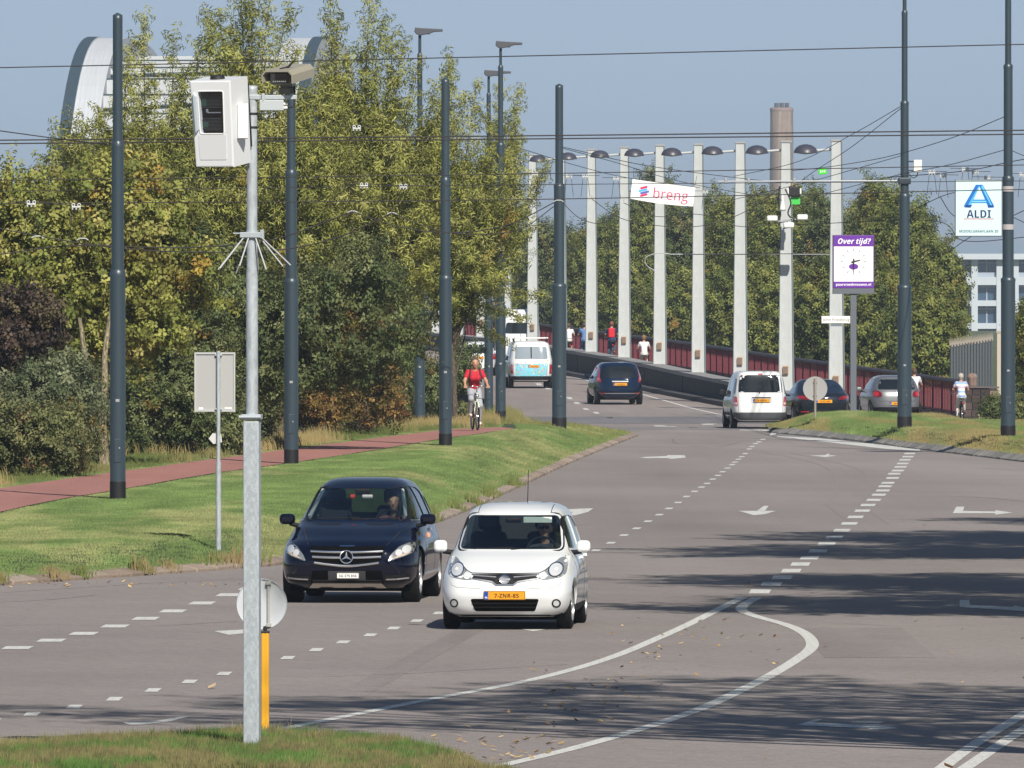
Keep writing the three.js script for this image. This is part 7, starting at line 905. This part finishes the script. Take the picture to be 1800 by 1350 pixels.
  mk('thin young olive shoots reaching up around the lamp posts', [881, 738], 356, 206, [[882, 300, 20, 50, 0, 0.6], [900, 330, 22, 30, 0, 0.5], [880, 430, 22, 45, 0, 0.5]], { shoots: 40, twigs: 12, tr0: 0.05, tr1: 0.03, jit: 0.3 },
    [[880, 430, 878, 150], [884, 300, 914, 158], [882, 270, 842, 190], [880, 340, 912, 240], [890, 420, 965, 285], [885, 380, 925, 375], [885, 470, 955, 300], [880, 250, 900, 200], [880, 280, 905, 232]]);
  { const b = at(20, 790, 234); b.y = H(b.x, 234); const c = (px, py, rx, ry, rz = 0.8) => clump(b, px, py, rx, ry, 234, 0, rz); tree('purple_leaved_shrub', 'dull dark purple leaved shrub at the left edge below the yellowing tree', b, { cat: 'shrub', seed: 207, geo: TW.broad, cols: [[0.035, 0.024, 0.019], [0.065, 0.042, 0.032], [0.11, 0.07, 0.048], [0.17, 0.14, 0.06]], warm: 0.02, up: 0.3, len: [0.5, 1], shoots: 85, twigs: 14, jit: 0.55, lift: 0.1, clumps: [c(5, 595, 65, 50), c(70, 575, 32, 28), c(0, 650, 45, 50)] }); }
}
// shrubs under the trees
{
  const sh = (label, px, py, Z, seed, clumps, o = {}) => { const b = at(px, py, Z); b.y = H(b.x, Z); tree('shrub', label, b, { cat: 'shrub', seed, geo: TW.bush, cols: DARK, warm: 0.03, up: 0.3, len: [0.4, 0.8], shoots: 260, twigs: 15, jit: 0.4, lift: 0.05, clumps: clumps.map((a) => clump(b, a[0], a[1], a[2], a[3], Z, a[4] || 0, a[5] || 1)), ...o }); };
  sh('low dark shrub with reddish tips at the left edge beside the path', 60, 800, 229, 301, [[20, 785, 75, 50], [100, 785, 45, 42]], { cols: [[0.07, 0.09, 0.03], [0.14, 0.165, 0.055], [0.22, 0.23, 0.085], [0.31, 0.29, 0.13]], warm: 0.05, warmCol: [0.28, 0.10, 0.06] });
  sh('dense grey green bush left of the forked trunk', 70, 760, 233, 302, [[50, 715, 75, 55], [120, 720, 38, 70]], { cols: [[0.07, 0.095, 0.04], [0.14, 0.175, 0.08], [0.22, 0.25, 0.13], [0.32, 0.34, 0.2]] });
  sh('large dark bush right of the left pole', 290, 790, 256, 303, [[290, 640, 80, 80], [250, 720, 60, 80], [350, 690, 70, 90], [310, 560, 80, 60], [390, 760, 50, 40]], { shoots: 480, cols: DARK });
  sh('dark bush behind the galvanised post', 430, 770, 266, 304, [[420, 680, 60, 80], [400, 600, 60, 60], [460, 620, 50, 70]], { shoots: 260 });
  sh('orange tinted shrub right of the second dark pole', 590, 750, 284, 305, [[580, 640, 55, 80], [620, 610, 60, 60], [555, 700, 40, 50], [650, 690, 50, 50]], { shoots: 330, cols: [[0.09, 0.09, 0.022], [0.19, 0.16, 0.04], [0.30, 0.19, 0.055], [0.4, 0.26, 0.09]], warm: 0.4, warmCol: [0.4, 0.13, 0.04] });
  sh('low bramble bush beside the cyclist', 780, 735, 345, 306, [[780, 690, 30, 50], [700, 690, 40, 50], [805, 650, 22, 40], [690, 640, 40, 50]], { shoots: 220 });
  sh('dark undergrowth behind the leaning trunk', 510, 750, 300, 307, [[500, 690, 70, 70], [450, 720, 50, 50], [650, 630, 60, 70]], { shoots: 300 });
  sh('deep green thicket filling the gap behind the forked trunk', 180, 760, 262, 308, [[160, 620, 130, 110], [40, 600, 90, 110], [280, 600, 110, 120], [390, 560, 90, 110], [500, 600, 80, 120], [620, 560, 100, 110]], { shoots: 620, geo: TW.bush, scale: 1.2, len: [0.6, 1.1], cols: DARK });
  { const b = at(1772, 745, 366); b.y = 0.1; tree('hedge', 'low clipped dark hedge behind the pole at the right edge', b, { cat: 'hedge', seed: 310, geo: TW.bush, cols: DARK, up: 0.2, len: [0.2, 0.4], shoots: 200, twigs: 14, jit: 0.3, lift: 0, clumps: [[-0.35, 0.3, 0, 0.42, 0.34, 0.5], [0.3, 0.3, 0, 0.5, 0.34, 0.5], [0.9, 0.3, 0, 0.5, 0.34, 0.5]] }); }
  { const b = at(1815, 700, 420); b.y = 0; tree('shrub', 'tall green shrub cut by the right frame edge', b, { cat: 'shrub', seed: 311, geo: TW.bush, cols: FAR, up: 0.4, len: [0.4, 0.9], shoots: 170, twigs: 14, jit: 0.5, lift: 0.1, scale: 1.2, clumps: [clump(b, 1812, 620, 26, 75, 420), clump(b, 1822, 560, 22, 40, 420)] }); }
}
// trees behind the bridge
{
  const mk = (label, px, topPx, w, Z, seed, o = {}) => { const b = at(px, 660, Z); b.y = 0; const s = FOC / Z, midPy = (topPx + 690) / 2, hh = (690 - topPx) / 2; const cl = o.narrow ? [[0, 0, 1, 1]] : [[0, 0.25, 0.9, 0.75], [-0.45, 0.1, 0.6, 0.62], [0.45, 0.05, 0.6, 0.66], [-0.15, -0.45, 0.6, 0.55], [0.25, -0.5, 0.55, 0.5], [0.1, 0.62, 0.5, 0.4]]; tree(o.narrow ? 'poplar' : 'background_tree', label, b, { seed, geo: TW.far, cols: o.cols || FAR, warm: o.warm ?? 0.05, up: o.narrow ? 0.85 : 0.6, len: [1.1, 2.3], shoots: (o.n || 270) * 1.7, twigs: 16, jit: 0.9, lift: 0.1, tr0: 0.3, tr1: 0.12, wood: 0.08, trunk: [[0, 0, 0], [0.2, 4, 0], P(b, px, midPy, Z)], clumps: cl.map(([x, y, rx, ry]) => clump(b, px + x * w, midPy - y * hh, w * rx * 1.1, hh * ry * 0.9, Z, 0, w * rx / s)) }); };
  const A = 'green tree behind the bridge railing ';
  mk(A + 'seen just right of the verge tip pole', 1005, 415, 55, 690, 401, { cols: DARK });
  mk(A + 'partly hidden left of the verge tip pole', 935, 425, 50, 700, 402);
  mk('narrow dark poplar rising left of the banner pillar', 1139, 280, 15, 720, 403, { narrow: true, n: 110, cols: DARK });
  mk('narrow dark poplar rising right of the banner pillar', 1172, 296, 14, 716, 404, { narrow: true, n: 100, cols: DARK });
  mk(A + 'below the left half of the banner', 1070, 400, 50, 680, 405, { cols: DARK });
  mk(A + 'below the right half of the banner', 1140, 350, 55, 670, 406, { cols: DARK });
  mk(A + 'between the fourth and third pillars from the right', 1245, 350, 55, 660, 407);
  mk(A + 'left of the second pillar from the right', 1325, 345, 60, 640, 408);
  mk(A + 'between the two rightmost pillars', 1415, 340, 60, 630, 409);
  mk('narrow tip of a green tree left of the very tall island pole', 1532, 298, 16, 640, 410, { narrow: true, n: 90 });
  mk('rounded tree with an orange tinted top behind the clock sign', 1545, 345, 62, 600, 411, { warm: 0.1 });
  mk(A + 'directly behind the very tall island pole', 1605, 380, 42, 575, 412);
  mk('rightmost green tree before the white office building', 1648, 450, 27, 560, 413);
  [[958, 405, 30, 'left of the verge tip pole, second row'], [1045, 412, 34, 'second row, between two pillars left of the banner'], [1108, 385, 34, 'second row, left of the banner pillar'], [1205, 370, 34, 'second row, left of the fourth pillar from the right'], [1282, 372, 36, 'second row, right of the fourth pillar'], [1368, 352, 36, 'second row, beside the second pillar from the right'], [1455, 372, 38, 'second row, left of the clock sign'], [1578, 362, 34, 'second row, left of the very tall island pole']].forEach(([x, y, w, where], i) => mk(A + where, x, y, w, 650 - i * 12, 430 + i, { n: 170, cols: i % 3 === 0 ? DARK : FAR }));
  mk(A + 'low in front, behind the clock sign post', 1490, 470, 80, 545, 414, { n: 320 });
  mk(A + 'low in front, behind the white delivery van', 1330, 490, 80, 560, 415, { n: 320 });
  mk(A + 'low in front, behind the white shirted rider', 1180, 500, 80, 600, 416, { n: 320 });
  mk(A + 'low in front, behind the white topped rider', 1030, 490, 70, 640, 417, { n: 260, cols: DARK });
  mk(A + 'low in front, left of the ribbed screen', 1625, 540, 38, 520, 418, { n: 200 });
}
// roadside trees outside the frame on the right; their crowns shade the near lanes as in the photograph
{
  const mk = (label, X, Z, h0, clumps, seed, n) => tree('roadside_tree', label, V(X, 0, -Z), { seed, geo: TW.shade, cols: OLIVE, up: 0.25, len: [1, 2], shoots: n, twigs: 9, jit: 1.1, lift: 0, tr0: 0.25, tr1: 0.12, wood: 0.25, trunk: [[0, 0, 0], [0.1, h0 * 0.5, 0], [0, h0, 0]], clumps });
  mk('roadside tree out of frame casting the nearest shade on the road', 6.8, 97, 11, [[-3.5, 14.5, 0, 3.2, 3.2, 2.2, 0.8], [-0.5, 15.5, 0.3, 3.4, 3.6, 2.4], [-5.8, 16, -0.6, 2.6, 2.0, 1.6, 0.8], [2.2, 12.5, 0, 3, 3.6, 2.6], [0.6, 11, 1, 2.4, 2.2, 2.0]], 501, 130);
  mk('second roadside tree out of frame beside the near lanes', 9.5, 103, 12, [[-1.5, 15, 0, 3.4, 3.2, 2.6], [-3.8, 13.5, 0.5, 2.6, 2.0, 1.8, 0.7], [1, 12, 0, 3, 3.6, 2.6]], 502, 110);
  mk('third roadside tree out of frame beside the middle of the road', 11.5, 141, 9, [[-1.6, 11.5, 0, 3.0, 3.0, 4], [-4.0, 11.2, 0.6, 2.4, 1.5, 3.0, 0.9], [0.4, 9.5, 0, 2.6, 3.2, 4]], 503, 350);
  mk('fourth roadside tree out of frame farther along the road', 12.6, 152, 10, [[-2.0, 12, 0, 3.2, 2.8, 4.4], [-4.4, 12.8, 0, 2.4, 1.5, 3.0, 0.9], [0, 9.6, 0, 3, 3.2, 4]], 504, 360);
  mk('fifth roadside tree out of frame farther along the road', 13.2, 172, 10, [[-2, 12.6, 0, 3.2, 2.8, 4.6], [-4.6, 13.2, 1, 2.4, 1.5, 3, 0.9], [0, 10, 0, 3, 3.4, 4.4]], 505, 370);
  mk('sixth roadside tree out of frame farther along the road', 13.6, 183, 10, [[-1.6, 12.4, 0, 3.2, 2.6, 4.0], [-3.6, 13.2, 1, 2, 1.2, 2, 0.8], [0, 10, 0, 3, 3, 4]], 506, 310);
  mk('seventh roadside tree out of frame shading the far right lane', 14.7, 200, 8, [[-0.6, 10, 0, 2.4, 2.0, 2.4], [0.6, 8.5, 0, 2, 2.4, 2]], 507, 130);
}
// ---------------------------------------------------------------- grass
function tuft(seed, n, h, w, spread) { const r = rngOf(seed), pos = [], nor = [], idx = []; for (let i = 0; i < n; i++) { const a = r() * 6.28, d = Math.sqrt(r()) * spread, x = Math.cos(a) * d, z = Math.sin(a) * d, t = (r() - 0.5) * 2.2, hh = h * (0.55 + 0.6 * r()), lx = (r() - 0.5) * hh * 0.9, lz = (r() - 0.5) * hh * 0.9, ww = w * (0.7 + 0.6 * r()) / 2, cx = Math.cos(t) * ww, cz = Math.sin(t) * ww, b = pos.length / 3; pos.push(x - cx, 0, z - cz, x + cx, 0, z + cz, x + lx * 0.35 + cx * 0.7, hh * 0.6, z + lz * 0.35 + cz * 0.7, x + lx * 0.35 - cx * 0.7, hh * 0.6, z + lz * 0.35 - cz * 0.7, x + lx, hh, z + lz); for (let k = 0; k < 5; k++) nor.push(-Math.sin(t) * 0.6, 0.75, Math.cos(t) * 0.6); idx.push(b, b + 1, b + 2, b, b + 2, b + 3, b + 3, b + 2, b + 4); } const g = new THREE.BufferGeometry(); g.setAttribute('position', new THREE.Float32BufferAttribute(pos, 3)); g.setAttribute('normal', new THREE.Float32BufferAttribute(nor, 3)); g.setIndex(idx); return g; }
const grassMat = phys(1, 1, 1, 0.75, { specularIntensity: 0.5 });
function scatter(name, label, list, geo, mat = grassMat) { const im = new THREE.InstancedMesh(geo, mat, list.length), m = new THREE.Matrix4(), q = new THREE.Quaternion(), c = new THREE.Color(); list.forEach((t, i) => { q.setFromAxisAngle(UP, name === 'fallen_leaves' ? t.a : (t.a - 3.14) * 0.16); m.compose(t.p, q, V(t.s, t.s * (t.h || 1), t.s)); im.setMatrixAt(i, m); c.setRGB(...t.c); im.setColorAt(i, c); }); im.name = numbered(name); im.castShadow = im.receiveShadow = true; tag(im, label, 'grass', null, 'stuff'); scene.add(im); return im; }
{
  const r = rngOf(900), list = [], edge = [], tall = [];
  const pathLo = lowP.map((p) => [-p.z, p.x]).sort((a, b) => a[0] - b[0]), pathHi = highP.map((p) => [-p.z, p.x]).sort((a, b) => a[0] - b[0]), lo = (Z) => table(pathLo, Z), hi = (Z) => table(pathHi, Z);
  for (let i = 0; i < 190000; i++) { const Z = 158 + 187 * Math.pow(r(), 1.1), X = K(Z) - 0.25 - r() * 10; if (X < -CX * Z / FOC - 0.5 || X < hi(Z) - 2.5) continue; if (X < lo(Z) + 0.06 && X > hi(Z) - 0.06) continue; const c = grassTone(X, Z), v = 0.62 + 0.75 * r(); list.push({ p: V(X, H(X, Z) - 0.005, -Z), a: r() * 6.28, s: 0.8 + 0.5 * r(), c: c.map((q) => q * v) }); }
  scatter('grass', 'short mown grass of the left verge', list, tuft(1, 13, 0.030, 0.008, 0.11));
  for (let i = 0; i < 1500; i++) { const Z = 160 + 184 * r(); if (fbm(Z * 0.5, 3) < 0.42 && r() < 0.7) continue; const X = K(Z) - 0.22 - r() * 0.25, c = grassTone(X + 9, Z), dry = r(); edge.push({ p: V(X, H(X, Z), -Z), a: r() * 6.28, s: 0.6 + 0.9 * r() * r(), c: [lerp(c[0], 0.17, dry * 0.4), lerp(c[1], 0.15, dry * 0.3), lerp(c[2], 0.06, dry * 0.4)] }); }
  for (let i = 0; i < 420; i++) { const Z = 318 + 30 * r(), X = K(Z) - 0.2 - r() * 2.2, dry = r(); edge.push({ p: V(X, H(X, Z), -Z), a: r() * 6.28, s: 0.6 + 0.7 * r(), c: [lerp(0.10, 0.2, dry), lerp(0.14, 0.17, dry), 0.045] }); }
  for (let i = 0; i < 34; i++) { const Z = 164 + 120 * r() * r(), X0 = K(Z) - 0.12 + 0.2 * (r() - 0.5); for (let j = 0; j < 9; j++) edge.push({ p: V(X0 + (r() - 0.5) * 0.25, 0.03, -Z + (r() - 0.5) * 0.8), a: r() * 6.28, s: 1 + r(), h: 1 + 0.8 * r(), c: i % 3 ? [0.09 + 0.05 * r(), 0.13, 0.035] : [0.2, 0.15, 0.07] }); }
  scatter('grass', 'taller tufts of grass along the left kerb', edge, tuft(2, 9, 0.10, 0.013, 0.08));
  for (let i = 0; i < 2200; i++) { const Z = 205 + 150 * r(), X = hi(Z) - 0.15 - Math.pow(r(), 1.4) * 2.2; if (Z > 318 && X > K(Z) - 0.3) continue; const dry = smooth(0.42, 0.6, fbm(X * 0.6, Z * 0.12)) * 0.8 + 0.2 * r(); tall.push({ p: V(X, H(X, Z), -Z), a: r() * 6.28, s: 0.7 + 0.9 * r(), h: 0.3 + 0.55 * dry, c: [lerp(0.07, 0.27, dry), lerp(0.105, 0.2, dry), lerp(0.022, 0.085, dry)] }); }
  for (let i = 0; i < 900; i++) { const Z = 346 + 60 * r(), X = K(Z) - 0.1 - r() * 2.5, dry = 0.3 + 0.5 * r(); tall.push({ p: V(X, H(X, Z), -Z), a: r() * 6.28, s: 0.8 + r(), h: 0.35 + 0.35 * r(), c: [lerp(0.075, 0.24, dry), lerp(0.11, 0.19, dry), lerp(0.022, 0.075, dry)] }); }
  scatter('grass', 'tall dry grass beyond the cycle path under the trees', tall, tuft(3, 12, 0.30, 0.011, 0.16));
  const isl = []; for (let i = 0; i < 34000; i++) { const X = 8 + 13 * r(), Z = lerp(islFront(X) + islIn(X), islBack(X), Math.pow(r(), 1.2)), dry = smooth(0.35, 0.62, fbm(X * 1.2, Z * 0.12 + 4)), c = grassTone(X * 1.4 + 5, Z * 0.5), v = 0.8 + 0.45 * r(); isl.push({ p: V(X, HI(X, Z) - 0.005, -Z), a: r() * 6.28, s: 0.8 + 0.8 * r(), h: 0.7 + 0.8 * r(), c: [lerp(c[0], 0.22, dry * 0.75) * v, lerp(c[1], 0.165, dry * 0.75) * v, lerp(c[2], 0.07, dry * 0.75) * v] }); }
  scatter('grass', 'patchy dry grass on the right traffic island', isl, tuft(4, 13, 0.045, 0.009, 0.13));
  const tip = []; for (let i = 0; i < 42000; i++) { const X = -5.4 + 5.4 * r(), Z = tipTop(X) - 8 * Math.pow(r(), 1.2), dry = smooth(0.36, 0.54, fbm(X * 2.2, Z * 1.3)) * (0.6 + 0.4 * r()), v = (0.45 + 0.9 * r()) * (0.65 + 0.8 * fbm(X * 4, Z * 3)); if (Z < 95.5) continue; tip.push({ p: V(X, HT(X, Z) - 0.004, -Z), a: r() * 6.28, s: 0.6 + 0.7 * r(), h: 0.6 + 1.1 * r() * r() + 0.5 * fbm(X * 3, Z * 2), c: [lerp(0.062, 0.165, dry) * v, lerp(0.125, 0.13, dry) * v, lerp(0.024, 0.06, dry) * v] }); }
  scatter('grass', 'patchy green and brown grass of the foreground island tip', tip, tuft(5, 10, 0.078, 0.006, 0.06));
  const stalk = []; for (let i = 0; i < 420; i++) { const X = -5 + 4.9 * r(), Z = tipTop(X) - 1.6 * r() * r(), near = Math.abs(X + 2.15) < 0.35; stalk.push({ p: V(X, HT(X, Z), -Z), a: r() * 6.28, s: 0.8 + 0.7 * r(), h: near ? 1.2 : 0.5 + 0.5 * r(), c: r() < 0.55 ? [0.07, 0.13, 0.022] : [0.27, 0.2, 0.11] }); }
  scatter('grass', 'scattered longer grass stalks on the foreground island tip', stalk, tuft(6, 5, 0.14, 0.004, 0.04));
  const weeds = []; for (let i = 0; i < 160; i++) { const X = -2.9 + 1.9 * r(), Z = tipTop(X) - 0.6 * r(); weeds.push({ p: V(X, HT(X, Z), -Z), a: r() * 6.28, s: 0.8 + 0.5 * r(), h: 0.8 + 0.5 * r(), c: [0.05, 0.115 + 0.04 * r(), 0.016] }); }
  scatter('weeds', 'fresh green weeds around the foot of the camera post', weeds, tuft(7, 12, 0.11, 0.011, 0.06));
}
// fallen leaves on the road
{
  const g = new THREE.BufferGeometry(); g.setAttribute('position', new THREE.Float32BufferAttribute([-0.05, 0, 0, 0, 0.012, 0.028, 0.06, 0.03, 0, 0, 0.01, -0.028, 0, 0.004, 0], 3)); g.setIndex([0, 1, 4, 1, 2, 4, 2, 3, 4, 3, 0, 4]); g.computeVertexNormals();
  const r = rngOf(77), list = [], add = (px, py, s) => { const p = G(px, py); p.y = 0.008; list.push({ p, a: r() * 6.28, s, h: 0.6 + r(), c: [[0.5, 0.27, 0.05], [0.44, 0.27, 0.1], [0.6, 0.42, 0.14], [0.33, 0.21, 0.1], [0.48, 0.36, 0.22]][Math.floor(r() * 5)] }); };
  for (let i = 0; i < 140; i++) { const t = r(), x = lerp(880, 1330, t), y = lerp(1330, 1090, Math.pow(t, 0.7)) + (r() - 0.5) * 150; if (y > 1070 && y < 1345) add(x + (r() - 0.5) * 120, y, 0.4 + 0.55 * r()); }
  for (let i = 0; i < 40; i++) add(700 + r() * 300, 1280 + r() * 60, 0.5 + 0.6 * r()); for (let i = 0; i < 40; i++) add(r() * 480, 1026 - r() * 10 + 8, 0.5 + 0.5 * r()); add(372, 1211, 1.6); add(1668, 1352, 1.5); for (let i = 0; i < 25; i++) add(850 + r() * 950, 900 + r() * 440, 0.4 + 0.5 * r());
  const im = scatter('fallen_leaves', 'yellow and brown fallen leaves scattered on the asphalt', list, g, std(1, 1, 1, 0.8)); im.userData.category = 'leaves';
  const g2 = []; for (let i = 0; i < 70; i++) { const X = -5 + 4.7 * r(), Z = tipTop(X) - 3.5 * r(); g2.push({ p: V(X, HT(X, Z) + 0.04, -Z), a: r() * 6.28, s: 0.5 + 0.6 * r(), h: 1, c: r() < 0.5 ? [0.55, 0.36, 0.2] : [0.25, 0.12, 0.06] }); } const im2 = scatter('fallen_leaves', 'a few pale fallen leaves lying in the foreground grass', g2, g, std(1, 1, 1, 0.8)); im2.userData.category = 'leaves';
}
renderer.render(scene, camera);
